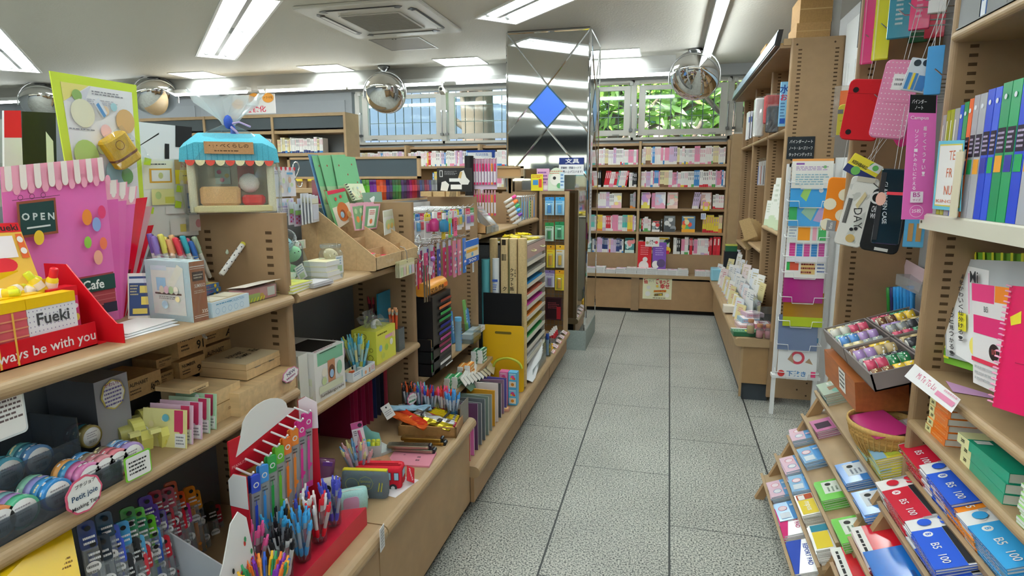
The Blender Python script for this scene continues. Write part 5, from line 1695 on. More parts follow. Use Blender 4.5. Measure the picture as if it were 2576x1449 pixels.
for i in range(4):
 sheet4((964+i*9,530-i*2),(985+i*8,526-i),(985+i*8,585-i*4),(968+i*9,592-i*4),-.75,-.74,'e8eae2:g','small film-wrapped letter pack, %s of four at the right of the stand'%nth(i),lambda F:F.rect(0,.72,1,.95,'d8dcc8').disc(.5,.4,.2,'c8d8a0').disc(.55,.3,.12,'e8c878'),'letter_pack','letter pack',.003)
sheet4((990,520),(1006,522),(1007,560),(992,562),-.76,-.755,'e6eef0:t.4','empty clear sleeve standing at the right back of the stand',lambda F:F,'clear_sleeve','sleeve')
mm=Box(.055,.045,.009,'e6e2da',None)
mm.t.rect(0,0,1,1,'d8445f').disc(.5,.5,.15,'e87a8a')
mmm=mm.mb.mesh()
for i,(px,py,z,a)in enumerate(((940,592,.034,8),(945,588,.044,-6),(965,605,.024,14),(980,600,.026,-10),(960,608,.012,4))):
 p=at(px,py,x=-.665)
 thing('mini_memo','%s small pink memo pad lying in the front tray of the stand'%nth(i),'memo pad',mmm,(-.685,p.y,ZB1+z),rotm(6,0,90+a),'pink mini memos')
# price tag bundle on a hook wire
w,h,l=XP((1006,700),(1042,648),-.60)
tg=[]
for i in range(4):
 mb,F=card(w,h,'e9e2c4',.001,i*.006)
 F.rect(0,.78,1,1,'d8d0a0').disc(.5,.88,.05,'4a4436')
 for k in range(5):
  F.rect(.06+k*.18,.08,.2+k*.18,.62,('c8d8a8','e0c8c0','e8dca8','b9d0d4','d8c0d4')[k])
 tg.append(('card',mb))
tg.append(('wire',MB().tube([(.0,0,h),(0,0,h+.03),(.0,.01,h+.05),(0,.03,h+.055)],.0015,'8a8c8e:m')))
thing('tag_bundle','bundle of small yellow tag cards hanging before the cardboard stand','tag',tg,l,FL)
# ---- middle shelf of the second bay
C,A,B=P(796,985,z=ZB2),P(742,1000,z=ZB2),P(862,955,z=ZB2)
w,hh,l=XP((797,986),(861,858),-.655)
l.z=ZB2
hh=at(861,858,x=-.655).z-ZB2
b=Box(w,.22,hh,'ecebe6:g')
b.f.rect(.1,.72,.95,.98,'7fb898').rect(.42,.3,.66,.75,'c08a68').disc(.54,.5,.11,'6a4430',1.3).disc(.54,.46,.07,'9fc0e0',1.2).disc(.3,.55,.09,'f0ead8').disc(.28,.38,.08,'c8d8a0').disc(.8,.52,.09,'8fc0a0',1.6).rect(.1,.16,.9,.3,'d8dcc0').fit('Sumikkogurashi',.12,.06,.92,.14,'5a4a40',.01).rect(.15,.965,.7,.98,'222222')
b.l.disc(.5,.86,.05,'222222').lines(.1,.62,.9,.78,3,'4a4a4a').rect(.05,.1,.95,.5,'e6ead0')
for i in range(4):
 b.l.disc(.15+i*.25,.35-.1*(i%2),.1,('b9cf78','efead0','8fb8d8','f0f0e8')[i],1.2)
b.t.rect(.12,.1,.92,.62,'17130f').lines(.1,.02,.9,.08,1,'c88a98')
b.mb.box(-w*.38,w*.42,.02,.13,hh-.05,hh+.0003,'17130f')
thing('candy_box','white picture box with a black opening in its top on the middle shelf','box',b.mb,l,FL-.05)
w2,h2,l2=XP((747,1005),(797,868),-.70)
b=Box(.05,.15,at(797,868,x=-.70).z-ZB2,'e9eae0:g')
b.l.disc(.5,.9,.05,'222222').lines(.1,.72,.9,.85,3,'4a4a4a').rect(.0,.0,1,.55,'dfe6c8')
for i in range(4):
 b.l.disc(.15+i*.25,.35-.12*(i%2),.09,('b9cf78','efead0','8fb8d8','f0f0e8')[i],1.3)
thing('candy_box','white and pastel carton standing beside the box with the black opening','box',b.mb,(-.68,l.y-w/2-.03,ZB2),FL)
pens((-.74,1.99,ZB2),18,.045,[('grey green',dict(cap='8f9a98:g',body='8fb8a8:g')),('grey',dict(cap='7a7f84:g',body='6f8a80:g')),('mauve',dict(cap='a890a8:g',body='a8a0b8:g'))],'# topped pale pen in the left cup behind the white tray','pens in the left cup',41,.35,(.03,-.2))
cup((-.74,1.99,ZB2),.085,.075,'clear cup of grey green pens on the middle shelf')
pens((-.70,2.09,ZB2),16,.04,[('sky blue',dict(cap='4fb0d0:g',body='9fd0d8:g')),('aqua',dict(cap='78c0d0:g',body='d8d8a0:g')),('yellow green',dict(cap='c8cc60:g',body='a8c8c0:g'))],'# topped pale pen in the right cup behind the white tray','pens in the right cup',42,.35,(.03,-.12))
cup((-.70,2.09,ZB2),.08,.075,'clear cup of sky blue pens on the middle shelf')
w,h,l=XP((890,948),(940,896),-.645)
l.z=ZB2
t=tray(w+.0,.10,.036,'e6ebee:g',.002)
F=Face(t,(-w/2,-.0004,0),(w,0,0),(0,0,.036))
F.lines(.05,.55,.3,.9,2,'7fa0c0').rect(.36,.15,.42,.85,'9fc8d8').disc(.55,.4,.2,'e0a070').rect(.7,.2,.75,.7,'c88a60').lines(.8,.3,.98,.8,3,'d87a8a')
G=Face(t,(-w/2,.10,0),(0,-.10,0),(0,0,.036))
G.lines(.08,.3,.7,.8,3,'6a7a9a').rect(.6,.1,.75,.3,'8fb8e8')
th=thing('small_tray','shallow white patterned tray of little erasers on the middle shelf','tray',t,l,FL-.05)
for i,(c,nm)in enumerate((('e8dcc8','cream'),('d8643a','orange'),('c84a5a','red'),('dfe4e0','white'),('e0b090','peach'))):
 m=MB().rbox(-.012,.012,-.009,.009,0,.014,c+':g',.005)
 m.box(-.0122,.0122,-.004,.004,.002,.0142,'f2f0ea')
 thing('tiny_eraser','%s little wrapped eraser in the white patterned tray'%nm,'eraser',m,(l.x-.03-.012*(i%3),l.y-w*.3+i*w*.15,ZB2+.004+.01*(i%2)),i*.9)
for i,(px,py,nm)in enumerate(((873,865,'rounded'),(895,872,'square'))):
 w_,h_,l_=XP((px-12,py+26),(px+12,py-12),-.69)
 mb,F=card(w_,h_,'efe8c0' if i==0 else 'e8f0f2',.002)
 blobs(F,5,('e8c860','c8d080','9fc8d8','f0d8a0'),i+3,(.1,.18))
 thing('picture_card',nm+' yellow and blue picture card in front of the pen cups','card',mb,(l_.x,l_.y,ZB2),FL)
w,h,l=XP((949,892),(992,810),-.66)
l.z=ZB2
hh=at(992,812,x=-.66).z-ZB2
b=Box(w+.0,.11,hh,'dfdf52:g')
b.f.lines(.08,.82,.55,.92,1,'6a6a20').rect(.45,.66,.95,.76,'e0a8c0')
for i,(u,v)in enumerate(((.2,.45),(.5,.4),(.75,.5),(.88,.7),(.3,.2))):
 b.f.disc(u,v,.1,('8fb8d0','a8c850','f0f0e0','e8c8a0','c8d060')[i])
for i,(u,v)in enumerate(((.5,.82),(.2,.8),(.75,.2),(.25,.2),(.5,.25))):
 b.l.ring(u,v,.09,.015,'6a6a20')
b.l.fit('Sumikko',.1,.48,.65,.56,'4a4a18',.01).fit('gurashi',.1,.38,.65,.46,'4a4a18',.01).ring(.8,.44,.06,.01,'4a4a18')
tb=MB().lathe([(.026,0),(.033,0),(.033,.02),(.026,.02),(.026,0)],'e9e9e4:g',(0,.05,hh-.006),20,Euler((1.2,.3,0)).to_matrix())
w_=film([(-w/2,.01,hh+.01),(w/2,.01,hh+.005),(w/2+.005,.1,hh+.035),(-w/2,.1,hh+.045)],'eef2f2:t.15',seed=12,amp=.01)
thing('yellow_carton','yellow square carton lettered Sumikko gurashi with a bagged white ring on top','box',[('carton',b.mb),('white_ring',tb),('clear_bag',w_)],l,FL-.03)
mb=MB().tube([(0,.0,.07),(-.02,0,.05),(0,0,.03),(.025,0,.045),(.03,0,.01)],.006,'c8cc50:g',8)
thing('yellow_clip','yellow plastic clip in clear film behind the yellow carton','clip',[('clip',mb),('clear_bag',film([(-.04,-.01,-.0),(.04,-.01,0),(.04,-.01,.1),(-.05,-.01,.1)],'f0f4f4:t.12',seed=13,amp=.008))],at(925,838,x=-.75),FL)
specs=[('red',dict(cap='c83a4a:g',body='9a4a58:t.5')),('blue',dict(cap='2f3fa0:g',body='5a70b0:t.5')),('pale',dict(cap='d8d8dc:g',body='c8ccd4:t.5'))]
for i,(px,nm,sp_)in enumerate(((944,'red',[specs[0]]),(966,'blue',[specs[1],specs[2]]))):
 p=at(px,800,x=-.86)
 cup((-.86,p.y,ZB2+.06),.055,.08,'tall clear holder of %s pens at the back of the middle shelf'%nm,rnd_=False)
 thing('holder_block','dark riser block under the %s pen holder'%nm,'riser',MB().bx(.06,.06,.06,'3a3a3c'),(-.86,p.y,ZB2))
 pens((-.86,p.y,ZB2+.06),9,.022,sp_,'# pen in the tall %s pen holder'%nm,'pens in the tall %s holder'%nm,50+i,.2)
p=at(1000,880,x=-.68)
cup((-.69,p.y-.0,ZB2),.06,.10,'tall square clear bin of orange pencils at the end of the shelf',rnd_=False,m='c9d2d6:t.15')
pens((-.69,p.y,ZB2),7,.022,[('peach',dict(cap='e8a878:g',body='d85a3a:g',kind='pencil',L=.17))],'orange pencil with # eraser end in the square clear bin','orange pencils',55,.1,name='pencil',cat='pencil')
w,h,l=XP((975,810),(1012,700),-.93)
mb,F=card(w*1.3,h,'a9b8a0:t.5',.006)
F.ring(.5,.5,.3,.02,'8a9a80')
thing('clear_case','clear file case with pale green back standing at the end of the middle shelf','case',mb,(l.x,l.y,ZB2),FL)
mb=MB().box(-.004,.004,-.1,.1,0,.24,'2f90b0:u.8')
thing('clear_folder','thin turquoise file standing against the second upright on the middle shelf','folder',mb,(-.78,2.535,ZB2))
# ---- counter of the second bay
for i,(c,nm)in enumerate((('7a1838','wine'),('9a2048','crimson'),('b02850','crimson'),('8a1840','wine'),('a82850','crimson'),('8f2040','wine'),('a02848','crimson'),('2a3860','navy'),('383848','charcoal'),('28283a','charcoal'),('c84a5a','red'),('b89a50','tan'))):
 p=at(882+i*9.5,1040,x=-.80)
 mb=MB().box(-.15,.0,-.002,.002,0,.27,c+':g')
 thing('file_sheet','%s card file, %s of the dark upright files under the middle shelf'%(nm,nth(i)),'file',mb,(-.80,p.y,Z3))
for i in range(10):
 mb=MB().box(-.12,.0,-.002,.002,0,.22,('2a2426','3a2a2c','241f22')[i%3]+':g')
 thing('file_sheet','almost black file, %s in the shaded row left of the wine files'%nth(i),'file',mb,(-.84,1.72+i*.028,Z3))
def pouch(W,D,H,m,r=.02,mb=None,puff=1.06):
 mb=mb or MB()
 rings=[]
 for z,s,dd in((0,.96,.9),(.12,1,1.0),(.5,1.02,puff),(.85,1.0,.9),(.97,.97,.6),(1,.9,.35)):
  n=[]
  for a,b in rrect(W*s,D*dd,min(r,D*dd*.45),4):
   n.append((a,b+D/2,z*H))
  rings.append(n)
 return mb.loft(rings,m)
# red bus pouch
L_=at(880,1205,z=Z3)
bus,wn,zp,wh,tg=MB(),MB(),MB(),MB(),MB()
W,D,H=.17,.075,.072
bus.loft([[(a,b,z)for a,b in rrect(W*s,D*s2,.012,4)]for z,s,s2 in((0,.97,.95),(.006,1,1),(H*.72,1,1),(H*.95,.97,.9),(H,.93,.8))],'c8142a:f')
for f,ww,n in((Face(wn,(-W/2,-D/2-.0006,0),(W,0,0),(0,0,H)),.085,6),(Face(wn,(W/2+.0006,-D/2,0),(0,D,0),(0,0,H)),.5,1)):
 for i in range(n):
  u=.06+i*.16 if n>1 else.22
  f.rect(u-.01,.46,u+ww+.01,.86,'2a3038').rect(u,.48,u+ww,.84,'a9d0e6')
 if n==1:
  f.rect(.12,.08,.3,.2,'e9e9e4').lines(.14,.1,.28,.18,1,'444444').disc(.75,.32,.04,'e8c040')
for y in(-.006,.006):
 zp.box(-W*.44,W*.44,y-.002,y+.002,H-.001,H+.003,'a01020:f')
zp.box(W*.4,W*.47,-.006,.006,H,H+.006,'d83a48:g')
for x in(-.05,.055):
 wh.cyl((x,-D/2-.001,.004),(x,-D/2-.003,.004),.014,'33363a',n=16)
 wh.cyl((x,-D/2-.003,.004),(x,-D/2-.004,.004),.007,'d8d8d8',n=12)
bl=at(935,1242,z=Z3)
thing('bus_pouch','red bus-shaped zip pouch with blue windows on the counter','pencil case',[('body',bus),('windows',wn),('zip',zp),('wheels',wh)],(-.51,1.865,Z3+.001),math.radians(12))
mb=MB().prism([(-.019,0),(.019,0),(.019,.055),(-.019,.055)],'b81428:g',(0,0,0),t=.002)
Face(mb,(-.019,-.0004,0),(.038,0,0),(0,0,.055)).txt('PEANUTS',.5,.5,.0105,'f2eaea',.02,-65)
thing('product_tag','red swing tag lettered PEANUTS beside the red bus pouch','tag',mb,at(1033,1212,x=-.40),rotm(-35,35,60))
pk=MB()
thing('card_sheet','white glossy backing card lying under the red bus pouch','card',pk.box(-.07,.07,-.03,.03,0,.0008,'e9e6e8:g'),(-.43,1.86,Z3),math.radians(78))
# grey pouch with yellow zip, mint pouch
pb=pouch(.16,.04,.095,'5f6b74:f',.018)
z_=MB().box(-.076,.076,.012,.03,.088,.097,'d8cc28:f')
pr=MB()
F=Face(pr,(-.08,-.0022,0),(.16,0,0),(0,0,.095))
F.ring(.25,.55,.24,.012,'c8c048').ring(.55,.6,.27,.012,'c8c048',1,8).fit('BANANA',.44,.62,.66,.72,'c8c048',.0).fit('HOUSE',.46,.46,.64,.56,'c8c048',.0).poly([(.8,.3),(.83,.3),(.86,.62),(.84,.66)],'c8c048').poly([(.86,.3),(.89,.3),(.92,.62),(.9,.66)],'c8c048')
thing('zip_pouch','grey zip pouch with yellow zip lettered BANANA in clear film','pencil case',[('body',pb),('zip',z_),('print',pr),('clear_bag',film([(-.083,-.006,0),(.085,-.006,0),(.086,-.004,.105),(-.083,-.004,.105)],seed=14,amp=.003))],(-.515,1.755,Z3),math.radians(10))
pb=pouch(.115,.06,.07,'a9d8d4:f',.03)
q=MB().prism(rrect(.05,.05,.012,4,-.0,.034),'d8aed0:g',(-.0,-.003,0),(1,0,0),(0,0,1),t=.002)
zz=MB().tube([(-.05,.02,.066),(0,.025,.072),(.05,.02,.066),(.058,.028,.03)],.0035,'d8e6e0:f')
thing('zip_pouch','mint green rounded pouch with a lilac patch at the end of the red tray','pencil case',[('body',pb),('patch',q),('zip',zz)],(-.508,1.655,Z3),math.radians(38))
# things behind the bus
q=pouch(.06,.045,.13,'a86a9a:t.55',.02)
thing('pencil_bag','lilac clear wrapped soft pencil bag standing right of the red pen display','pencil case',[('bag',q),('zip',MB().box(-.012,.02,.0,.012,.11,.122,'6a3a90:f'))],(-.66,1.72,Z3),rotm(-10,12,30))
q=pouch(.07,.05,.09,'e2dfda:f',.02)
Face(q,(-.02,-.004,.045),(.03,0,0),(0,0,.035)).disc(.5,.5,.4,'26262a')
thing('soft_pouch','white plush pouch with one black spot beside the red display','pencil case',q,(-.60,1.675,Z3),rotm(-8,0,40))
q=MB().box(-.05,.05,-.03,.03,0,.02,'8a1a30:v')
thing('wrapped_pouch','wine coloured pouch in shiny film between the pens and the grey pouch','pencil case',[('pouch',q),('clear_wrap',film([(-.055,-.035,.022),(.055,-.035,.022),(.055,.035,.03),(-.055,.035,.03)],'f2e8ea:t.15',seed=15,amp=.008))],(-.62,1.80,Z3),.5)
pens((-.60,1.885,Z3),14,.03,[('pale yellow',dict(cap='e0d898:g',body='a8c0d8:g')),('pink',dict(cap='e8b0b8:g',body='e8c8d0:g')),('blue',dict(cap='6fa8d8:g',body='c8d8e8:g'))],'# capped pale pen in the round cup behind the red bus pouch','pens behind the bus pouch',61,.45,(.0,-.1))
cup((-.60,1.885,Z3),.055,.07,'clear cup of pale pens behind the red bus pouch')
w,h,l=XP((880,1115),(912,1040),-.62)
mb,F=card(.042,.13,'ece6ea',.002)
F.rect(0,.82,1,1,'c05a90').disc(.75,.9,.06,'3a2a3a').lines(.1,.62,.45,.78,3,'4a3a4a').disc(.3,.25,.12,'d8487f').disc(.3,.25,.08,'f0c8d8')
mb.cyl((.009,-.004,.03),(.003,-.004,.10),.005,'d85a90:g',n=10)
mb.cyl((.009,-.004,.0),(.009,-.004,.03),.005,'efeef0:g',n=10)
thing('pen_blister','pink headed blister card with a pink pen rising from the pale pen cup','pen pack',mb,(-.60,1.915,Z3+.07),rotm(-8,-8,35))
b=tray(.075,.055,.055,'d0d6d8:g',.002)
F=Face(b,(-.0375,-.0004,0),(.075,0,0),(0,0,.055))
F.fit('MINT',.05,.78,.35,.92,'5a8a90',.01).ring(.5,.4,.2,.02,'3a3a3e').rect(0,0,.2,.25,'6ac0d0')
bk=MB().prism([(-.037,.05),(.037,.05),(.03,.085),(.0,.095),(-.02,.12),(-.037,.115)],'8fd0dc:g',(0,.055,0),t=.002)
thing('glue_box','white and aqua counter box of glue sticks behind the brown notebooks','display box',[('box',b),('back_card',bk)],(-.63,2.03,Z3),math.radians(22))
for i in range(8):
 c='d8dc40' if i!=1 else '58c0d0'
 g=MB().lathe([(.001,0),(.0075,.002),(.0075,.04)],'e8eef0:g',n=10)
 k=MB().lathe([(.008,.04),(.008,.062),(.001,.063)],c+':g',n=10)
 M=Matrix.Rotation(math.radians(22),3,'Z')
 o=M@V((-.028+(i%4)*.018,.015+(i//4)*.022,0))
 thing('glue_stick','%s capped small glue stick in the aqua counter box'%('yellow' if i!=1 else 'blue'),'glue stick',[('tube',g),('cap',k)],(-.63+o.x,2.03+o.y,Z3+.004),0,'glue sticks')
nb=bookm(.08,.06,.006,'b5825f:k','e9e4d8',None,lambda mb,s,t:t.lines(.3,.4,.6,.65,3,'6a4a30').rect(.02,.1,.15,.4,'8fb89a'))
stack('notebook',[nb]*3,.0065,'# brown kraft pocket notebook in front of the aqua box','notebook',(-.555,1.975,Z3),FL-.9,'brown notebooks',11,.006,10)
wn2=bookm(.12,.09,.006,'d4dad8:g','eef0ee',None,lambda mb,s,t:t.rect(.05,.05,.95,.95,'cfd8d4'))
stack('notebook',[wn2]*2,.0063,'# pale grey green notebook lying under the kraft cases','notebook',(-.60,2.075,Z3),FL-.5,'grey green notebooks',12,.005,6)
def tin(m,label,p,rz,pr):
 b=MB().rbox(-.085,.085,0,.04,0,.014,m,.008)
 Face(b,(-.085,0,.0142),(.17,0,0),(0,.04,0)).lines(.1,.3,.35,.7,3,pr).lines(.6,.3,.9,.7,3,pr)
 e=MB().cyl((.085,.006,.007),(.085,.034,.007),.0095,'3a3f44:m',n=12)
 thing('pencil_case',label,'pencil case',[('case',b),('end_cap',e)],p,rz)
tin('b08a45:m','upper gold kraft pencil case of the pair beside the wooden tray',(-.495,2.20,Z3+.0155),math.radians(8),'6a4a18')
tin('a88240:m','lower gold kraft pencil case of the pair beside the wooden tray',(-.485,2.205,Z3+.0003),math.radians(5),'6a4a18')
tin('a8a08a:m','upper silver pencil case of the pair over the pink notebook',(-.51,2.105,Z3+.0225),math.radians(10),'5a5648')
tin('9a9480:m','lower silver pencil case of the pair over the pink notebook',(-.495,2.11,Z3+.008),math.radians(6),'5a5648')
pkn=bookm(.17,.12,.007,'d88a9c:g','e8e6e4',None,lambda mb,s,t:t.lines(.62,.25,.72,.7,2,'5a3a44').disc(.3,.7,.04,'a86a7a'))
thing('notebook','pink covered notebook lying flat at the counter edge by the red bus','notebook',pkn,(-.47,2.01,Z3),math.radians(8))
# wooden tray of pencils and shiny packs
tr=tray(.25,.22,.045,'9a7040:w',.008)
tc=at(1090,1085,z=Z3)
TL=V((-.50,2.285,Z3))
thing('wooden_tray','brown wooden tray of film-wrapped pencils on the counter','tray',tr,TL,math.radians(8))
for i in range(11):
 c,nm=('e6c81e','yellow')if i<5 else('c82a48','red')if i<9 else('c86878','pink')
 p=penparts(cap=c+':g',body=c+':g',kind='pencil',L=.17,r=.0038)
 thing('pencil','%s pencil in the banded bundle lying across the wooden tray'%nm,'pencil',p,(TL.x-.09-.0+.002*i,TL.y+.205-i*.0135,Z3+.062-i*.001),V((.96,-.22,-.14)).to_track_quat('Z','Y').to_euler(),'banded pencils')
bd=MB().box(-.004,.004,-.08,.07,0,.008,'3a3a3e:g')
thing('rubber_band','dark band round the yellow and red pencils, tray end','band',bd,(TL.x+.045,TL.y+.12,Z3+.052),.0)
thing('rubber_band','dark band round the yellow and red pencils, shelf end','band',bd,(TL.x-.05,TL.y+.14,Z3+.066),.0)
for i,(c,nm,dx,dy,dz,a)in enumerate((('d8c23a:m','gold',-.0,.02,.048,-10),('d8dade:m','silver',.0,.05,.055,-13),('d8602a:v','orange',-.10,.01,.052,-20),('c83a24:v','red',-.11,.04,.06,-28),('9fc8e0:v','pale blue',-.12,.09,.075,30))):
 q=film([(-.1,0,0),(.1,0,0),(.1,.035,.006),(-.1,.035,.006)],c,seed=20+i,amp=.004,nu=10,nv=4)
 q.add([(-.1,0,-.004),(.1,0,-.004),(.1,.035,-.002),(-.1,.035,-.002)],[(3,2,1,0)],c)
 thing('foil_pack','shiny %s film pack of pencils lying on the wooden tray'%nm,'pencil pack',q,TL+V((dx,dy,dz)),rotm(8,6,a))
for i,(px,py)in enumerate(((985,1050),(1022,1048),(990,990),(1015,985))):
 mb,F=card(.05,.06,'e6e6e2:g',.002)
 F.disc(.5,.8,.07,'2a2a2e').lines(.1,.2,.9,.6,3,'9a9aa0')
 thing('header_card','white header card with black hole, %s of four behind the wooden tray'%nth(i),'card',mb,at(px,py,x=-.66 if i<2 else-.80),rotm(-30,20*(i%2)-10,70),'header cards')
note_pop(.065,.052,(.12,.15,.88,.5,1,'3a8a5a'),'d86a9a','pink scalloped price card on a stick behind the pencil tray',at(1037,1003,x=-.62),(0,0,FL-.3),'price_card',[('ギフトに',.5,.66,.011,'3a2a3a')],cloud(.066,.054,9,.06))
# clear bins of pens at the end of the counter
bins=[((1062,965),-.66,[('orange',dict(cap='d85a2a:g',body='8a9aa8:g')),('black',dict(cap='26262a:g',body='c8ccd0:g'))],'black and orange'),((1085,975),-.61,[('pink',dict(cap='e07a98:g',body='d8a8b8:g')),('turquoise',dict(cap='6ac0c0:g',body='9ad0d0:g')),('blue',dict(cap='3a50b0:g',body='c8d0e0:g'))],'turquoise and pink'),((1110,1000),-.56,[('red',dict(cap='c83030:g',body='c8ccd4:g')),('blue',dict(cap='2a3fa8:g',body='c8d0dc:g'))],'red and blue'),((1140,1015),-.50,[('red',dict(cap='d8402a:g',body='d8d4d4:g')),('pink',dict(cap='d84a88:g',body='e0d4da:g'))],'red and pink'),((1170,1025),-.455,[('light blue',dict(cap='4a98d8:g',body='d0dce8:g'))],'light blue')]
for i,(p,x,sp_,nm)in enumerate(bins):
 y=2.36+.031*i+.05
 h=.14-.014*i
 cup((x,2.475+(i%2)*.02,Z3),.052,h,'square clear bin of %s pens, %s from the back at the counter end'%(nm,nth(i)),rnd_=False)
 pens((x,2.475+(i%2)*.02,Z3+.02+h*.35-.05),11,.022,sp_,'# topped ballpoint pen in the clear bin of %s pens'%nm,'ballpoints in the %s bin'%nm,70+i,.22,name='ballpoint_pen')
wl=MB().box(-.40,-.397,2.42,2.53,Z3,Z3+.10,'b8b4a8:t.4')
thing('clear_divider','clear upright divider at the end of the counter top','divider',wl)
# ------------------------------------------------------------------ third bay: hooks, colour stand, erasers
ZC3,ZP=.64,.24
def YP(lb,rt,y):
 """front face in the plane y between its lower left and upper right corner in the photo"""
 a,b=at(*lb,y=y),at(*rt,y=y)
 return b.x-a.x,b.z-a.z,V(((a.x+b.x)/2,y,a.z))
def prong(x0,x1,y,z,label,group):
 s=1 if x1>x0 else-1
 mb=MB().tube([(x0,0,0),(x1-s*.02,0,0),(x1,0,.018)],.0025,'d3d5d6:c',6)
 thing('wire_hook',label,'hook',mb,(0,y,z),0,group)
wp=MB()
wp.box(-.955,-.945,2.6,3.5,.66,1.43,'d9dbdc:g')
thing('hook_panel','white perforated panel carrying the wire hooks of the third bay','panel',wp)
for i in range(9):
 prong(-.945,-.62,2.66+i*.085,1.405-.0,'bright wire hook of the upper row in the third bay','upper wire hooks, third bay')
 prong(-.945,-.64,2.64+i*.085,1.245,'bright wire hook of the middle row in the third bay','middle wire hooks, third bay')
def hang(name,label,cat,x,y,z,parts,group=None,rz=FL):
 return thing(name,label,cat,parts,(x,y,z),rz,group)
def blister(w,h,hd,body,deco=None,prod=None):
 """card with a hole, printed header and a product under a clear bubble; hangs from z = 0"""
 c=MB().box(-w/2,w/2,0,.0015,-h,0,body)
 F=Face(c,(-w/2,-.0003,-h),(w,0,0),(0,0,h))
 F.rect(0,.74,1,1,hd).disc(.5,.93,.03,'30302e').lines(.12,.77,.88,.88,2,'f4f4f0')
 if deco:
  deco(F)
 parts=[('card',c)]
 if prod:
  p,b=prod
  parts.append(('product',p))
  parts.append(('bubble',b))
 return parts
r=random.Random(8)
cols=[('d84a98','pink'),('58a8d8','light blue'),('e8c83a','yellow'),('4aa858','green'),('d8404a','red'),('8a70c0','violet'),('3a3a48','dark'),('e88848','orange')]
k=0
for i in range(9):
 for j in range(3):
  c,nm=cols[(i*3+j)%8]
  w=.045+.012*r.random()
  b=MB().rbox(-w*.36,w*.36,-.012,0,-.085,-.035,'f4f8f8:t.06',.008)
  p=MB().rbox(-w*.28,w*.28,-.009,-.001,-.08,-.042,c+':g',.006)
  hang('eraser_pack','%s hanging pack, %s from front on the %s upper hook of the third bay'%(nm,nth(j),nth(i)),'stationery pack',-.635-j*.05+r.uniform(-.01,.01),2.665+i*.085+r.uniform(-.008,.008),1.40,blister(w,.10+.02*r.random(),('e8d83a','3a78c0','d84a68','4a9a58','f0f0f0')[(i+j)%5],('f2f2f0','e8eef4','f4e8ee')[(i*2+j)%3],None,(p,b)),rz=FL+r.uniform(-.3,.2))
for nm,px,py,c in(('pink',1092,560,'d84a98'),('blue',1117,562,'4aa8dc')):
 p=at(px,py,x=-.60)
 m=MB().lathe([(.001,-.06),(.02,-.06),(.022,-.05),(.022,-.012),(.012,-.004),(.012,.0),(.001,.0)],c+':t.5',n=14)
 t=MB().rbox(-.014,.014,-.006,.006,0,.03,'f0f0f0:g',.003)
 hang('correction_pack','%s squeeze bottle pack at the aisle end of the upper hooks'%nm,'stationery pack',-.60,p.y,p.z+.02,[('bottle',m),('header',t)])
for nm,px,c in(('yellow striped',1120,'d8b82a'),('white and pink',1150,'e0608a'),('green and orange note',1137,'7ac86a')):
 p=at(px,545,x=-.60)
 hang('note_pack','%s film pack at the far end of the upper hooks'%nm,'stationery pack',-.61,p.y,1.40,blister(.05,.13,'2a2a28' if 'striped' in nm else 'e8e8ea',c,lambda F:F.rect(.1,.1,.45,.55,'e8903a').rect(.5,.1,.9,.55,'58b0d8')if 'note' in nm else F.lines(.2,.2,.8,.6,5,'4a3a1a')))
# middle row: pencils and ruler packs
for i in range(7):
 c,nm=(('c82858','crimson'),('d84a80','pink'),('a83878','purple pink'),('3a58a8','blue'),('c83a68','crimson'),('c84890','pink'),('5a78b8','blue'))[i]
 for j in range(2):
  pk=MB().box(-.018,.018,-.006,.0,-.19,-.03,c+':v')
  F=Face(pk,(-.018,-.0065,-.19),(.036,0,0),(0,0,.16))
  for q in range(4):
   F.disc(.5,.15+q*.22,.05,('e86a9a','f4c8d8','d8e0f0','8ab0e0')[(q+i)%4])
  hd=MB().box(-.018,.018,-.001,0,-.03,0,'d8e4f0')
  hang('pencil_pack','%s pencil pack, %s one on the %s middle hook of the third bay'%(nm,('front','rear')[j],nth(i)),'pencil pack',-.67-j*.06,2.645+i*.085,1.242,[('pack',pk),('header',hd)],rz=FL+.2*j)
for px,nm,c in((1141,'first','d884a0'),(1153,'second','d884a0'),(1166,'third','3f78c8')):
 p=at(px,612,x=-.625)
 pk=MB().box(-.017,.017,-.008,0,-.19,0,c+':v')
 F=Face(pk,(-.017,-.0085,-.19),(.034,0,0),(0,0,.19))
 F.rect(.0,.3,1,.36,'f0d8e0').rect(0,.62,1,.68,'f0d8e0').disc(.5,.5,.05,'8fc0d8').disc(.5,.15,.05,'8fc0d8')
 hang('ruler_pack','long %s pack hanging near the upright, %s of three'%('pink' if c[0]=='d' else 'blue',nm),'pencil pack',-.625,p.y,1.245,pk)
w,h,l=XP((1170,668),(1204,598),-.62)
mb,F=card(w,h,'ecdcc0:g',.01)
F.rect(0,.72,1,1,'2a68c0').rect(0,0,1,.25,'2a58b0').fit('300',.25,.05,.8,.2,'f0e8e0',.02).rect(.1,.5,.9,.62,'e0a840').disc(.5,.38,.14,'6aa8d0',.6)
m2,G=card(.026,.055,'eceef0',.001,-.006,-.055)
G.bars(.15,.1,.85,.9,12,'8a9098')
hang('bag_pack','blue and cream bag pack with a hanging white barcode tag by the upright','stationery pack',l.x,l.y,l.z,[('bag',mb),('price_tag',m2)])
shook((1058,590),(1066,655),-.60,'large steel S-shaped hook hanging on the second upright')
for i in range(3):
 mb=MB().prism([(0,0),(.012,0),(.014,-.17),(-.002+.004*i,-.17)],'9a948a:m',(0,0,0),t=.003)
 thing('metal_strip','long grey metal strip, %s of three hanging under the S-shaped hook'%nth(i),'strip',mb,at(1066+i*6,668,x=-.61),FL)
mb,F=card(.042,.06,'ece8ea',.001)
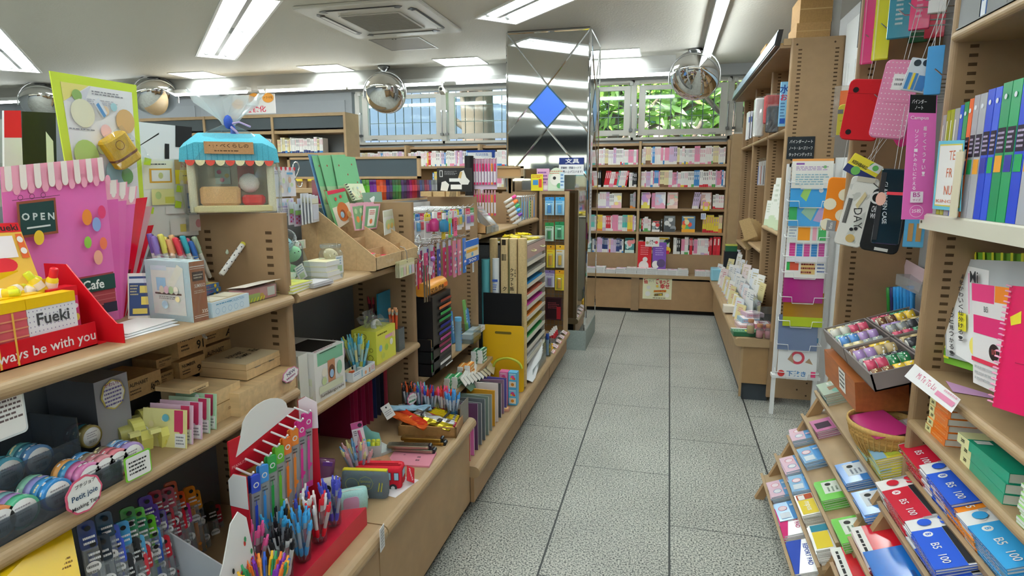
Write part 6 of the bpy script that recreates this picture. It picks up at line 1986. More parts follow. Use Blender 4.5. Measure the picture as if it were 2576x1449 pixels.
F.rect(.1,.1,.9,.55,'f2f0f0').lines(.2,.15,.8,.5,3,'d88aa0').rect(0,.6,1,1,'c8b0d0')
thing('keyring_tag','white and lilac tag hanging with a purple trinket on the second upright','tag',[('card',mb),('trinket',MB().ball((-.01,-.01,.07),.012,'8a5aa8:g',10))],at(1082,690,x=-.59),(0,.35,FL))
# black colour stand
w,h,l=XP((1091,893),(1133,728),-.60)
l.z=ZC3
h=at(1133,726,x=-.60).z-ZC3
b=tray(.20,.12,h,'121214:g',.004)
D,F=MB(),None
bd=MB()
bd.box(-w/2,w/2,0,.13,0,h,'17171a:g')
F=Face(bd,(-w/2,0,0),(w,0,0),(0,0,h))
for i,c in enumerate(('e8e8e8','3a3a40','c8609a','8a3050','b0488a','3a3a9a','2a2a80','2f8a4a','3a9a50','c86a3a','8a3a2a')):
 v=.06+i*.083
 F.rect(.28 if i%2 else.35,v,.95,v+.035,c)
 F.poly([(.25,v-.012),(.98,v-.004),(.98,v+.004),(.25,v-.004)],'2e2e33')
F.rect(.55,.01,.95,.03,'e6e6e6')
ca=MB().cyl((-w/2,.05,h+.028),(w/2,.05,h+.028),.036,'e09a3a:g',n=20)
G=Face(ca,(-w/2,.013,h+.012),(w,0,0),(0,0,.034))
G.fit('マルチ8',.05,.1,.75,.75,'4a2a18',.02).rect(.78,.2,.98,.8,'d86a2a')
thing('lead_stand','black tower stand of coloured leads with an orange cylinder on top','display stand',[('tower',bd),('orange_top',ca)],l,FL)
rk=MB()
w,h,l=XP((1058,905),(1089,795),-.60)
for z in(.0,.06,.12):
 rk.box(-.055,.055,0,.10,z,z+.004,'17181a:g')
 rk.box(-.055,.055,0,.003,z,z+.018,'17181a:g')
rk.box(-.055,-.051,0,.1,0,.18,'17181a:g')
rk.box(.051,.055,0,.1,0,.18,'17181a:g')
th=thing('lead_rack','small black three-tier rack left of the black tower stand','rack',rk,(-.60,2.655,ZC3),FL)
for t in range(3):
 for i,(c,nm)in enumerate((('3a9a50','green'),('58b06a','light green'),('c8d8c0','white'),('d8a868','tan'))[:4]):
  z=ZC3+.0045+.06*t
  if t==2 and i==0:
   c,nm='c85a3a','red'
  thing('lead_case','%s lead case, %s along the %s tier of the small black rack'%(nm,nth(i),('bottom','middle','top')[t]),'lead case',MB().rbox(-.01,.01,.006,.03,0,.05,c+':g',.004),(-.60,2.617+i*.024,z),FL)
for i,(px,py,hh)in enumerate(((1135,720,.20),(1143,735,.18),(1184,745,.17),(1178,700,.2))):
 p=at(px,850,x=-.70)
 mb=MB().box(-.016,.016,0,.012,0,hh,('6aa8d8:g','4a90d0:g','5a98d8:g','7ab868:g')[i])
 F=Face(mb,(-.016,-.0006,0),(.032,0,0),(0,0,hh))
 F.rect(.1,.3,.9,.7,'a8d0ee').lines(.2,.35,.8,.6,3,'3a70b0')
 thing('blue_pack','tall %s pen pack, %s of four leaning in the clear bin'%(('blue','blue','blue','green')[i],nth(i)),'pen pack',mb,(-.70,p.y,ZC3+.004),rotm(-6,(-6,4,10,2)[i],90))
p=at(1156,876,x=-.625)
mb=MB().cyl((0,0,0),(0,0,.165),.018,'b8d8ea:t.55',n=14)
mb.cyl((0,0,.165),(0,0,.185),.019,'6ab8e0:g',n=14)
Face(mb,(-.012,-.0192,.03),(.024,0,0),(0,0,.11)).lines(.1,.1,.9,.9,5,'3a80c8')
thing('ruler_tube','clear tube with light blue cap standing at the front of shelf','tube',mb,(-.63,p.y,ZC3),FL)
cup((-.66,3.28,ZC3),.14,.08,'low clear bin around the blue packs on the third bay shelf',rnd_=False,rz=0)
for i in range(2):
 w,h,l=XP((1186,838),(1220,826),-.63)
 b=Box(w,.06,.015,'e9ebec:g')
 b.f.lines(.1,.2,.9,.8,1,'a9b0b8')
 thing('white_box','%s flat white carton at the far end of the third bay shelf'%('lower','upper')[i],'box',b.mb,(l.x,l.y,ZC3+i*.0152),FL)
# erasers below
er={}
def eraser(c,c2):
 if(c,c2)not in er:
  b=Box(.058,.018,.012,'f1f1ee:g')
  b.mb.box(-.0225,.029,-.0004,.0184,-.0001,.0124,c+':g')
  F=Face(b.mb,(-.0225,-.0006,0),(.0515,0,0),(0,0,.012))
  F.rect(.1,.2,.9,.8,c2)
  Face(b.mb,(-.0225,0,.0127),(.0515,0,0),(0,.018,0)).rect(.0,.35,1,.65,c2)
  er[c,c2]=b.mb.mesh()
 return er[c,c2]
n=0
for(px,py,c,c2,nm,cnt)in((1140,940,'2f9a58','d8ecd8','green',6),(1172,930,'d8842a','f0d8a0','orange',6),(1205,900,'1f7a50','e8f0e8','dark green',8)):
 p=at(px,py,x=-.60)
 for i in range(cnt):
  thing('eraser','%s sleeved eraser, %s in its block of boxes under the third bay shelf'%(nm,nth(i)),'eraser',eraser(c,c2),(-.575-.032*(i%2),p.y+(.0 if i%2 else.03),.4905+.0198*(i//2)),FL+.05*(i%3-1),'sleeved erasers').scale=(1.5,1.6,1.6)
# envelopes fanned out
for i in range(9):
 u=i/8
 q=[P(1158+u*66,952-u*26,x=-.56),P(1172+u*70,972-u*30,x=-.53),P(1200+u*48,930-u*18,x=-.60),P(1186+u*44,905-u*6,x=-.63)]
 mb=quadsheet(q,'e4e4e0:g' if i<6 else 'd8d0b8:g',.003)
 qface(mb,q).poly([(.1,.1),(.4,.9),(.46,.9),(.2,.1)],'f4f6f6')
 thing('envelope_pack','white film-wrapped envelope pack, %s in the fan under the erasers'%nth(i),'envelope',mb,group='fanned envelope packs')
q=[P(1160,962,x=-.55),P(1185,985,x=-.53),P(1230,950,x=-.56),P(1205,930,x=-.6)]
thing('green_sleeve','green tinted clear sleeve hanging below the white envelope packs','sleeve',quadsheet(q,'6ab08a:u.6',.003))
# plinth: notebooks, boxes
note=[('c8283a','red',.17),('c870a8','magenta',.15),('5a3a5a','plum',.24),('6a6e72','grey',.22),('5f666a','grey',.22),('7a8a80','grey green',.21),('8a9088','pale grey',.20),('c8902a','amber',.2),('e0d8d8','white',.22),('4a4a50','dark grey',.2),('8a6a80','mauve',.2),('58509a','violet',.19)]
for i,(c,nm,hh)in enumerate(note):
 y=2.60+i*.062
 mb=MB().box(-.16,0,-.0035,.0035,0,hh,c+':g')
 mb.box(-.158,.0006,-.0026,.0026,.003,hh-.003,'dedcd6')
 thing('standing_notebook','%s notebook standing on the floor plinth, %s from the counter end'%(nm,nth(i)),'notebook',mb,(-.415,y,ZP+.002),rotm(0,0,(3,-4,8,-2)[i%4]))
def gb(F,c1,c2):
 F.rect(.08,.55,.92,.95,c1).disc(.5,.7,.12,c2).disc(.35,.62,.06,'e8c83a').disc(.7,.62,.07,'d85a2a').rect(.1,.1,.9,.45,'f0e0c8').disc(.5,.27,.1,'d8882a').lines(.15,.86,.85,.94,1,'f4f4f0')
for i,(c,c1,nm)in enumerate((('d86aa0','e890b8','pink'),('58b0d8','8acae8','blue'))):
 for j in range(2):
  b=Box(.052,.05,.10,c+':g')
  gb(b.f,c1,'d84a80')
  gb(b.l,c1,'d84a80')
  thing('toy_box','%s %s candy coloured carton on the plinth before the yellow board'%(('lower','upper')[j],nm),'box',b.mb,(-.455+.055*i,3.36,ZP+.002+j*.1005),.0)
b=Box(.07,.05,.012,'e0a088:v')
b.t.rect(.1,.1,.9,.9,'e8b87a').disc(.5,.5,.25,'f2ece4')
thing('clay_pack','small flat pink and orange pack lying before the candy cartons','box',b.mb,(-.43,3.25,ZP+.002),.15)
w,h,l=YP((1216,985),(1318,848),3.585)
l.z=ZP
mb=MB().prism([(a,b+h/2)for a,b in rrect(w,h+.05,.02)],'e2b01e:g',(0,0,.03),t=.006)
Face(mb,(-w/2,-.0005,0),(w,0,0),(0,0,h)).poly([(x/w+.5,y/h+1.02)for x,y in rrect(w*.4,.016,.007)],'6a5a20')
thing('cutting_mat_board','large yellow board with a handle slot standing before the black bin','board',mb,(l.x,3.585,ZP),0)
arc=MB().tube([(.09*math.cos(a),0,.06*math.sin(a))for a in(PI*k/12 for k in range(13))],.008,'b9c040:g',6)
thing('handle_bag','pale green arched handle leaning on the foot of the yellow board','handle',arc,(-.48,3.55,ZP+.17))
# ------------------------------------------------------------------ fourth bay: paper rolls and drawer organiser
w,h,l=YP((1217,846),(1312,740),3.625)
bz=l.z
bn=MB()
bn.box(l.x-w/2,l.x+w/2,3.625,3.63,ZP,bz+h,'131315')
bn.box(l.x-w/2,l.x-w/2+.008,3.63,3.73,ZP,bz+h,'131315')
bn.box(l.x-w/2,l.x+w/2,3.63,3.73,ZP,ZP+.01,'131315')
thing('paper_roll_bin','matt black bin holding the kraft paper rolls, behind the yellow board','bin',bn)
zb=ZP+.012
def roll(px,pyt,pyb,wd,y,c,label,txt=None,name='paper_roll',rnd_=False):
 p=at(px,pyb,y=y)
 t=at(px,pyt,y=y)
 mb=MB()
 ww=wd*.0026
 if rnd_:
  mb.cyl((0,0,0),(0,0,t.z-zb),ww/2,c,n=16)
 else:
  mb.rbox(-ww/2,ww/2,0,.05,0,t.z-zb,c,.012)
 if txt:
  F=Face(mb,(-ww/2,-.026 if rnd_ else-.0006,p.z-zb),(ww,0,0),(0,0,t.z-p.z))
  txt(F)
 thing(name,label,'paper roll',mb,(p.x,y,zb))
def vt(F,s,u,v0,dv,sz,c='2a2218'):
 for i,ch in enumerate(s):
  F.txt(ch,u,v0-i*dv,sz,c,.02)
roll(1222,652,738,20,3.655,'5aa8b0:g','turquoise paper tube leaning at the left of the black bin',rnd_=True)
roll(1236,648,738,14,3.70,'3a7a88:g','dark teal paper tube behind the turquoise one',rnd_=True)
roll(1240,600,738,18,3.68,'c2a878:k','rearmost kraft paper roll at the left of the bin')
roll(1248,650,738,17,3.657,'e0e6ea:g','white paper tube with blue print in the black bin',lambda F:F.rect(.1,.35,.9,.42,'3a58a8').lines(.2,.1,.8,.3,3,'3a58a8'),rnd_=True)
roll(1268,600,738,19,3.65,'c9b080:k','kraft roll with black barcode label, left of the lettered roll',lambda F:(F.rect(.25,.88,.75,.98,'2a2218').bars(.2,.6,.8,.72,12,'2a2218').rect(.0,0,.1,1,'3a2a1c'),vt(F,'ク',.6,.08,.1,.03)))
roll(1290,600,738,19,3.652,'cdb586:k','kraft roll lettered in black with strong kraft paper',lambda F:(vt(F,'クラフト紙',.38,.42,.085,.026),vt(F,'丈夫な',.82,.42,.05,.014),F.rect(.0,0,.05,1,'2a5a3a')))
roll(1312,600,738,20,3.655,'c6ad7c:k','plain kraft roll standing against the drawer organiser')
og=MB()
ox,oy0,oy1=-.405,3.735,4.345
oz1=at(1372,592,x=ox).z
og.box(-.80,ox,oy0,oy0+.012,ZP,oz1,'5a5c5e:k')
og.box(-.80,ox,oy1-.012,oy1,ZP,oz1,'a8a598:g')
og.box(-.81,-.80,oy0,oy1,ZP,oz1,'a8a598:g')
og.box(-.80,ox-.0,oy0,oy1,oz1-.014,oz1,'b0aa9c:g')
parts=[('carcass',og)]
zt=at(1372,592,x=ox).z
levels=[zt-.13-.0707*i for i in range(10)]
shm=MB()
for z in levels:
 mb=MB()
 mb.box(-.80,ox+.004,oy0+.012,oy1-.012,z-.006,z,'c6c0b0:g')
 mb.box(ox,ox+.006,oy0+.012,oy1-.012,z-.016,z+.006,'d4cfc0:g')
 parts.append(('shelf',mb))
dr=MB().box(-.79,ox+.004,oy0+.014,oy1-.014,zt-.10,zt-.018,'b89a92:g')
hd=[]
for y in(oy0+.16,oy1-.16):
 hd.append(('handle',MB().tube([(ox+.004,y-.04,zt-.055),(ox+.025,y-.03,zt-.06),(ox+.025,y+.03,zt-.06),(ox+.004,y+.04,zt-.055)],.005,'d8d0a0:g',6)))
parts.append(('drawer',dr,hd))
thing('paper_organiser','tall grey drawer organiser of coloured card on the floor plinth','organiser',parts)
for i,(c,nm)in enumerate((('d8dadc','white'),('9a9890','grey'),('2a88c8','blue'),('b8604a','terracotta'),('c83a9a','magenta'),('e0802a','orange'),('b89a3a','mustard'),('2f9a4a','green'),('1f2a28','black'),('dfe2e4','pale'))):
 z=levels[i]+.0005 if i<10 else 0
 mb=MB().box(-.70,ox-.01,oy0+.04,oy1-.05,0,.012 if nm!='white' else.028,c)
 thing('card_paper','stack of %s card sheets on the %s shelf of the drawer organiser'%(nm,nth(i)),'paper',mb,(0,0,z))
for i in range(5):
 q=[V((-.425,3.78+i*.02,ZP+.03+i*.004)),V((-.37,3.78+i*.02,ZP+.01)),V((-.40,4.27,ZP+.16-i*.02)),V((-.46,4.27,ZP+.17-i*.02))]
 thing('board_sheet','white board sheet, %s of five slanting at the foot of the organiser'%nth(i),'paper',quadsheet(q,'eceef0:g',.003),group='slanting white boards')
cp=MB().box(-.385,-.382,3.85,4.3,ZP,ZP+.07,'dfe6e8:t.15')
thing('clear_guard','clear plastic guard along the foot of the drawer organiser','guard',cp)
# yellow bags on top
for i,(a,b,dx,rz,nm)in enumerate(((.30,.17,0,12,'lower wide'),(.22,.12,-.05,40,'middle'),(.14,.06,.02,70,'top folded'))):
 q=film([(-a/2,-b/2,0),(a/2,-b/2,0),(a/2,b/2,.0),(-a/2,b/2,.0)],'e8d220:v',seed=30+i,amp=.005)
 q.box(-a/2,a/2,-b/2,b/2,-.008,-.004,'dcc51c:v')
 thing('yellow_bag',nm+' yellow plastic packet lying on top of the drawer organiser','packet',q,(-.52+dx,4.0+i*.03,oz1+.009+i*.014),math.radians(rz+60))
# board shelf goods
ZD=1.235
t=tray(.20,.16,.045,'b8905f:k',.004,None,.12)
F=Face(t,(-.10,-.0005,0),(.20,0,0),(0,0,.045)).rect(0,0,1,.95,'8d877a')
thing('brush_box','open brown cardboard box of clear wrapped brushes on the board shelf','display box',t,(-.612,3.66,ZD),FL)
for i in range(8):
 mb=MB().box(-.016,.016,0,.004,0,.16,'dcd8ce:t.45')
 mb.cyl((0,.002,.01),(0,.002,.10),.004,'e6e2da:g',n=8)
 mb.box(-.009,.009,.0,.004,.10,.15,'8a6a4a:f')
 thing('wrapped_brush','clear wrapped white handled brush, %s in the brown cardboard box'%nth(i),'brush',mb,(-.66-.03*(i//4),3.60+(i%4)*.04,ZD+.006),rotm(-22,0,90),'wrapped brushes')
for i,(c,nm)in enumerate((('d83a88','pink'),('e8782a','orange'),('2f9a58','green'),('3a98d8','blue'),('6a3aa0','purple'),('c8c8cc','grey'))):
 p=at(1283+i*4,502+i*11,x=-.64)
 d_=V((.35,.75,.30)).normalized()
 thing('marker','%s capped marker, %s from the top in the slanting row by the brush box'%(nm,nth(i)),'marker',penparts(c+':g','e6e4e2:g',.13,.011,'marker'),p-d_*.065,d_.to_track_quat('Z','Y').to_euler())
mst=MB().prism([(0,0),(.12,0),(.12,.03),(.0,.16)],'d9dcdd:t.3',(-.72,3.80,ZD),(1,0,0),(0,0,1),t=-.13)
thing('marker_rack','clear slanted rack holding the coloured markers','rack',mst)
# black card, pink pens, black tube on the gondola top
def ycard(lb,rt,y,m,label,deco,name='display_card',cat='display card',t=.006,rz=0):
 w,h,l=YP(lb,rt,y)
 mb,F=card(w,h,m,t)
 deco(F)
 return thing(name,label,cat,mb,l,(0,0,rz))
ycard((1100,482),(1186,422),3.45,'1d1d1f:g','black display card with white cut-out pictures above the third upright',lambda F:F.lines(.22,.7,.6,.88,4,'8a8a8c').rect(.08,.62,.17,.9,'c8c8c8').rect(.1,.65,.15,.87,'1d1d1f').poly([(.6,.5),(.7,.85),(.78,.9),(.85,.6),(.95,.45),(.9,.3),(.7,.3)],'e8e6e0').poly([(.62,.6),(.68,.85),(.74,.82),(.7,.55)],'c8a870').rect(.36,.42,.66,.56,'efefec').rect(.4,.1,.72,.3,'efefec').poly([(.1,.05),(.14,.4),(.25,.45),(.36,.3),(.3,.02)],'e8e6e0'))
for i in range(3):
 b=Box(.07,.05,.03,'c0a070:k')
 for k in range(6):
  b.f.poly([(.3+k*.1,0),(.34+k*.1,0),(.4+k*.1,1),(.36+k*.1,1)],'2a2622')if i==2 else None
 thing('kraft_carton','%s little kraft carton on the gondola top before the black card'%('left','middle','right striped')[i],'box',b.mb,(-.93+.08*i,3.40,1.46),0)
p=at(1181,470,y=3.9)
thing('black_tube','black poster tube standing behind the black card','tube',MB().cyl((p.x,3.9,1.455),(p.x,3.9,at(1181,392,y=3.9).z),.03,'151517:g',n=18))
w,h,l=YP((1190,476),(1250,398),3.92)
mb,F=card(w,h,'d8c8dc:g',.004)
fr=MB().tube([(-w/2,0,h),(w/2,0,h)],.004,'d3d5d6:c',6)
thing('pen_board','lilac pen board with wire rail above the brush box','display board',[('board',mb),('rail',fr)],l)
for row in range(2):
 for i in range(8):
  c,nm=(('c82a5a','crimson'),('d83a7a','pink'),('e0488a','pink'),('b82850','crimson'),('d83a80','pink'),('e05090','pink'),('e88838','orange'),('c83068','crimson'))[i]
  z=l.z+h*.98-row*.20
  m=MB().cyl((0,0,-.16),(0,0,-.08),.006,'e8e2ea:g',n=8)
  m.cyl((0,0,-.08),(0,0,-.03),.0062,c+':g',n=8)
  m.cyl((0,0,-.03),(0,0,0),.006,'f0c8d8:t.5',n=8)
  m.cyl((0,0,-.165),(0,0,-.15),.0065,c+':g',n=8)
  thing('hanging_gel_pen','%s gel pen, %s in the %s row hung on the lilac board'%(nm,nth(i),('upper','lower')[row]),'pen',m,(l.x-w/2+.012+i*(w-.024)/7,3.912-.004*row,z),0,'pens on the lilac board')
# hooks near the fifth bay
for i in range(6):
 c,nm=(('3a88c8','blue'),('58b0d0','aqua'),('2a58a8','navy'),('5ac85a','green'),('e8b03a','amber'),('3a70b8','blue'))[i]
 y=4.52+i*.085
 prong(-.93,-.60,y,1.43,'wire hook of the fourth group, behind the brush box','fourth group wire hooks')
 m=MB().box(-.014,.014,-.006,0,-.17,0,'dfe8ee:t.4')
 m.cyl((0,-.003,-.16),(0,-.003,-.03),.006,c+':g',n=8)
 for j in range(2):
  thing('hanging_pen_pack','%s pen pack, %s of two on the %s hook behind the brush box'%(nm,('front','rear')[j],nth(i)),'pen pack',m,(-.62-j*.08,y,1.425),FL)
# blister packs on the end panel
rows=[((1371,541),(1394,496),'9fd0e8','3a88c8','blue'),((1397,541),(1420,496),'9fd0e8','3a98d0','sky blue'),((1371,606),(1393,560),'cfe8d4','2f8a4a','green'),((1396,602),(1419,558),'7ac89a','1f7a4a','deep green'),((1375,673),(1396,617),'f0d840','e8a82a','red and yellow'),((1398,673),(1420,617),'e8e4d8','e8b83a','blue and yellow'),((1371,722),(1395,680),'d8d4e4','8a78b0','violet dotted'),((1396,730),(1419,680),'e8d038','e8a82a','yellow')]
for lb,rt,c,c2,nm in rows:
 w,h,l=YP(lb,rt,5.19)
 cb=MB().box(-w/2,w/2,0,.002,0,h,c)
 F=Face(cb,(-w/2,-.0005,0),(w,0,0),(0,0,h))
 F.rect(0,.8,1,1,c2).lines(.1,.66,.9,.78,1,c2).disc(.5,.93,.03,'30302e')
 pr=MB().rbox(-w*.2,w*.2,-.02,-.004,h*.12,h*.55,c2+':g',.01)
 bb=MB().rbox(-w*.32,w*.32,-.024,0,h*.06,h*.62,'f4f8fa:t.06',.012)
 thing('blister_pack','%s correction tape blister pack on the wire end panel'%nm,'blister pack',[('card',cb),('product',pr),('bubble',bb)],l)
mb,F=card(.14,.20,'3a1a20:g',.02)
F.rect(.05,.05,.95,.95,'2a1218').lines(.15,.5,.85,.8,4,'8a3a40').rect(.7,.05,.95,.6,'a02028')
thing('dark_pack','dark red and black pack low on the wire end panel','blister pack',mb,at(1392,805,y=5.18)-V((0,0,.0)))
# red correction pens at the plinth end
t=tray(.30,.10,.04,'d8dee0:t.25',.003)
thing('clear_tray','clear tray of red and white correction pens on the plinth end','tray',t,(-.40,4.95,ZP+.003),FL)
for i in range(8):
 m=MB().rbox(-.012,.012,-.006,.006,0,.075,'c82430:g',.005)
 w_=MB().box(-.0125,.0125,-.0065,.0065,.045,.08,'efefec:g')
 thing('correction_pen','red and white correction pen standing in the clear tray on the plinth','pen',[('body',m),('cap',w_)],(-.44+.012*(i%2),4.83+i*.032,ZP+.01),rotm(-14,10,90),'red correction pens')
for i in range(3):
 m=MB().ball((0,0,.018),.018,'e8b82a:g',12)
 m.ball((0,.0,.044),.013,'e8b82a:g',10)
 m.ball((0,-.013,.044),.005,'d8602a:g',8,(1.4,1,.6))
 thing('yellow_duck','little yellow duck on the plinth, %s from the drawer organiser'%nth(i),'toy',m,(-.40,4.50+i*.05,ZP+.003),FL)
cup((-.40,4.44,ZP+.003),.05,.14,'narrow clear square holder beside the drawer organiser',rnd_=False)
m=MB().cyl((0,0,0),(0,0,.15),.012,'b8c8e0:g',n=10)
m.cyl((0,0,.12),(0,0,.165),.013,'2a4aa0:g',n=10)
thing('marker','fat blue capped marker in the narrow clear holder','marker',m,(-.40,4.44,ZP+.008))
for i in range(5):
 mb=MB().box(-.042,.042,0,.0012,0,.05,'eeeeec')
 Face(mb,(-.042,-.0004,0),(.084,0,0),(0,0,.05)).lines(.08,.2,.92,.9,3,'b86a78').rect(0,0,1,.1,'d87a8a')
 thing('shelf_label','white shelf price label, %s along the plinth edge near the pillar'%nth(i),'label',mb,(-.362,4.55+i*.15,ZP-.0),rotm(-62,0,90),'plinth edge labels')
# signs on top at the pillar end
def pop(lb,rt,y,c,label,deco,name='sale_card'):
 ycard(lb,rt,y,c,label,deco,name,'sign',.003)
pop((1336,480),(1366,438),5.215,'e8dc3a','yellow sale card with blue and red pictures on the gondola top',lambda F:F.lines(.1,.78,.9,.95,2,'c83a3a').rect(.15,.35,.6,.65,'4a90c8').rect(.65,.2,.9,.7,'d84a3a'))
pop((1350,480),(1382,424),5.235,'d8a8c8','pink sale card behind the yellow one on the gondola top',lambda F:F.lines(.1,.3,.9,.9,4,'7a4a8a').rect(.1,.05,.9,.25,'f4eef2'),'sale_card')
w,h,l=YP((1378,480),(1420,428),5.205)
po=[(w/2*math.cos(a),w*.7*math.sin(a)+h*.55)for a in(PI*k/10 for k in range(11))]+[(-w/2,0),(w/2,0)]
mb=MB().prism(po,'d8e6d0',(0,0,0),t=.003)
F=Face(mb,(-w/2,-.0005,0),(w,0,0),(0,0,h))
F.disc(.5,.55,.3,'f2f2e8').disc(.4,.62,.08,'3a3a3a').disc(.7,.25,.13,'6ab07a').lines(.1,.8,.9,1.0,2,'c88a70').rect(.75,.1,1.0,.9,'cfe4f0').lines(.78,.2,.98,.85,4,'4a80b8')
thing('sale_card','arched pale green card with a round white picture on the gondola top','sign',mb,l)
w,h,l=YP((1406,440),(1469,396),5.49)
mb,F=card(w,h,'f2f3f4',.004)
F.rect(0,.6,1,1,'26356e').fit('文具',.25,.66,.82,.94,'f2f2f4',.02).fit('図書券・図書カードで',.08,.34,.9,.48,'2a3050',.01).fit('お買い上げ頂けます!',.06,.1,.95,.26,'2a3050',.01)
thing('store_sign','navy and white shop sign on the front of the mirrored pillar','sign',mb,l)
w,h,l=YP((1176,410),(1246,377),6.0)
mb,F=card(w,h,'e8ecf2',.006)
F.rect(0,.82,1,1,'2a4a98').rect(.88,.2,.98,.85,'2a4a98').poly([(.06,.55),(.5,.8),(.5,.3)],'f6f8fa').lines(.3,.55,.85,.75,2,'3a5aa8')
thing('direction_sign','white and navy direction sign on a post far behind the black tube','sign',[('board',mb),('post',MB().box(-.015,.015,.006,.03,-l.z,h*.8,'c8caca:g'))],l)
# papers on the pillar side
pp=MB()
F=Face(pp,(px1+.0025,5.60,1.0),(0,.16,0),(0,0,.95))
F.rect(0,0,1,1,'dcdcdf').disc(.5,.92,.02,'c84a6a').rect(.2,.55,.8,.65,'9ab0a8').lines(.2,.3,.8,.5,6,'8a8a94').rect(.15,.7,.85,.85,'e4d0d8')
thing('notice_strip','long pale paper strip of small pictures on the side of the mirrored pillar','poster',pp)
# ------------------------------------------------------------------ clear files over the back
fc=[('8a2458','wine'),('2a3a88','navy'),('3a68a0','blue'),('58b028','green'),('6ab838','green'),('7a2a98','purple'),('8a3aa8','purple'),('e8682a','orange'),('e8602a','orange'),('d8502a','orange'),('5a3a88','violet'),('4a3a70','violet'),('2f7a4a','green'),('3a8a48','green'),('488a40','green'),('5a4a80','violet'),('4a4a68','slate'),('7a3a70','plum'),('b83a80','magenta'),('c83a48','red'),('c8404a','red'),('7a3a58','plum'),('4a5a98','blue'),('5a5a70','slate'),('9a3a48','red'),('8a3a58','plum'),('5a4a90','violet'),('9aa0a8','grey'),('8a8f98','grey'),('b0b4b8','pale grey')]
for i,(c,nm)in enumerate(fc):
 y=2.72+i*.0385
 mb=MB().box(-.21,0,-.017,.017,0,.115,c+':u.55')
 mb.box(.0,.002,-.017,.017,.05,.085,c+':g')
 thing('clear_file','%s tinted clear file, %s from the front in the row over the gondola back'%(nm,nth(i)),'file',mb,(-1.03,y,1.442),0)
# ------------------------------------------------------------------ books on the back wall
BK={}
BCOL={'white':'efedea','pink':'e48fb0','yellow':'e8cf4a','blue':'3f86c8','red':'c42c38','black':'26262a','green':'5aa85a','teal':'5ab8b0','lilac':'cdb8d8','cream':'e4d9a8','brown':'7a5a40','orange':'e08a3a','navy':'2f3f70','grey':'9a9da2'}
def spine(c,band,th,h,v):
 k=(c,band,th,h,v)
 if k not in BK:
  b=Box(th,.12,h,BCOL[c]+':g')
  b.mb.box(-th*.4,th*.4,.002,.119,h-.003,h+.0002,'f0eee6')
  r=random.Random(str(k))
  d='f4f4f0' if c in('black','navy','brown','red')else random.Random(v).choice(('444444','a83a5a','4a6aa0','7a4a8a'))
  q=random.Random(v)
  pa=c not in('black','navy','brown','red','blue','green')
  d=q.choice(('5a5a5e','d88aa0','8aa0c8','b89ab8','a8a8ac','c8a070'))if pa else 'f0f0ec'
  b.f.rect(.32,.55,.66,.9,d)if v%2 else b.f.rect(.3,.7,.7,.92,d).rect(.35,.45,.65,.62,d)
  b.f.rect(0,.0,1,.08+.05*(v%4),BCOL[band])
  BK[k]=b.mb.mesh()
 return BK[k]
def row(x0,x1,z,pal,where,name='book',y=YB+.02,h=.18,seed=1,lean_=None,th=(.013,.016,.019),gap=0):
 r=random.Random(seed)
 x,i=x0,0
 run,c,bd=0,'white','pink'
 while True:
  if run<=0:
   c,bd=r.choice(pal).split('/')
   run,v,t,hh=r.randint(1,3),r.randint(0,5),r.choice(th),h+r.choice((-.012,0,.012))
  run-=1
  if x+t>x1:
   break
  tilt=math.radians(lean_)if lean_ else 0
  thing(name,'%s spined book, %s foot, %s from left, %s'%(c,bd,nth(i),where),'book',spine(c,bd,t,hh,v),(x+t/2,y+r.uniform(0,.006),z),(0,tilt,0),'books on '+where)
  x+=t+.0008+(t*.06 if lean_ else 0)
  i+=1
W='white/pink white/yellow white/lilac white/teal white/white white/white white/white white/cream white/red white/grey white/green pink/white blue/white cream/brown white/pink lilac/white white/blue'.split()
MIX='white/blue pink/white white/pink red/white teal/white black/white lilac/pink white/white white/green yellow/orange white/lilac'.split()
DK='black/white brown/brown red/red yellow/red navy/white orange/yellow green/white'.split()
xa,xb=BX[1]+.02,BX[0]-.02
RB='%s shelf, right back bookcase'
row(xa,xb,ZB[0],W,RB%'top',seed=2,h=.19)
row(xa,xb,ZB[1],W+MIX[:3],RB%'second',seed=3)
row(xa+.13,xa+.17,ZB[2],['pink/white','white/red'],RB%'third',seed=4)
row(xa+.59,xa+.67,ZB[2],['lilac/white'],RB%'third'+', middle',seed=5,lean_=8)
row(xa+.82,xb,ZB[2],['white/red'],RB%'third'+', end',seed=6,h=.17)
row(xa+.0,xa+.14,ZB[3],['white/green','green/white','red/black'],RB%'fourth',seed=7,h=.16)
row(xa+.72,xb,ZB[3],['red/yellow','yellow/red','red/red','cream/orange'],RB%'fourth'+', end',seed=8,h=.19,th=(.02,.026))
row(xa,xa+.05,ZB[4],['white/red'],RB%'fifth',seed=9,h=.16)
row(xa+.40,xa+.48,ZB[4],MIX,RB%'fifth'+', middle',seed=12,h=.18)
row(xa+.49,xb-.1,ZB[4],MIX+DK,RB%'fifth'+', right',seed=10,h=.19)
row(xb-.095,xb,ZB[4],['red/red'],RB%'fifth'+', far end',seed=11,h=.2,th=(.04,))
xc=-.47
LB='%s shelf beside the pillar'
row(xc,BX[1]-.02,ZB[0],W,LB%'top',seed=12,h=.185)
row(xc,xc+.13,ZB[1],['black/white','white/teal','red/white'],LB%'second',seed=13)
row(xc+.15,BX[1]-.13,ZB[1],MIX+W[:5],LB%'second'+', leaning',seed=14,lean_=9)
row(BX[1]-.12,BX[1]-.02,ZB[1],['white/white','black/white','white/green'],LB%'second'+', end',seed=15)
row(xc+.06,xc+.28,ZB[2],['cream/cream','white/yellow','white/lilac','lilac/white'],LB%'third',seed=16)
row(BX[1]-.10,BX[1]-.02,ZB[2],['white/orange','grey/orange'],LB%'third'+', end',seed=17)
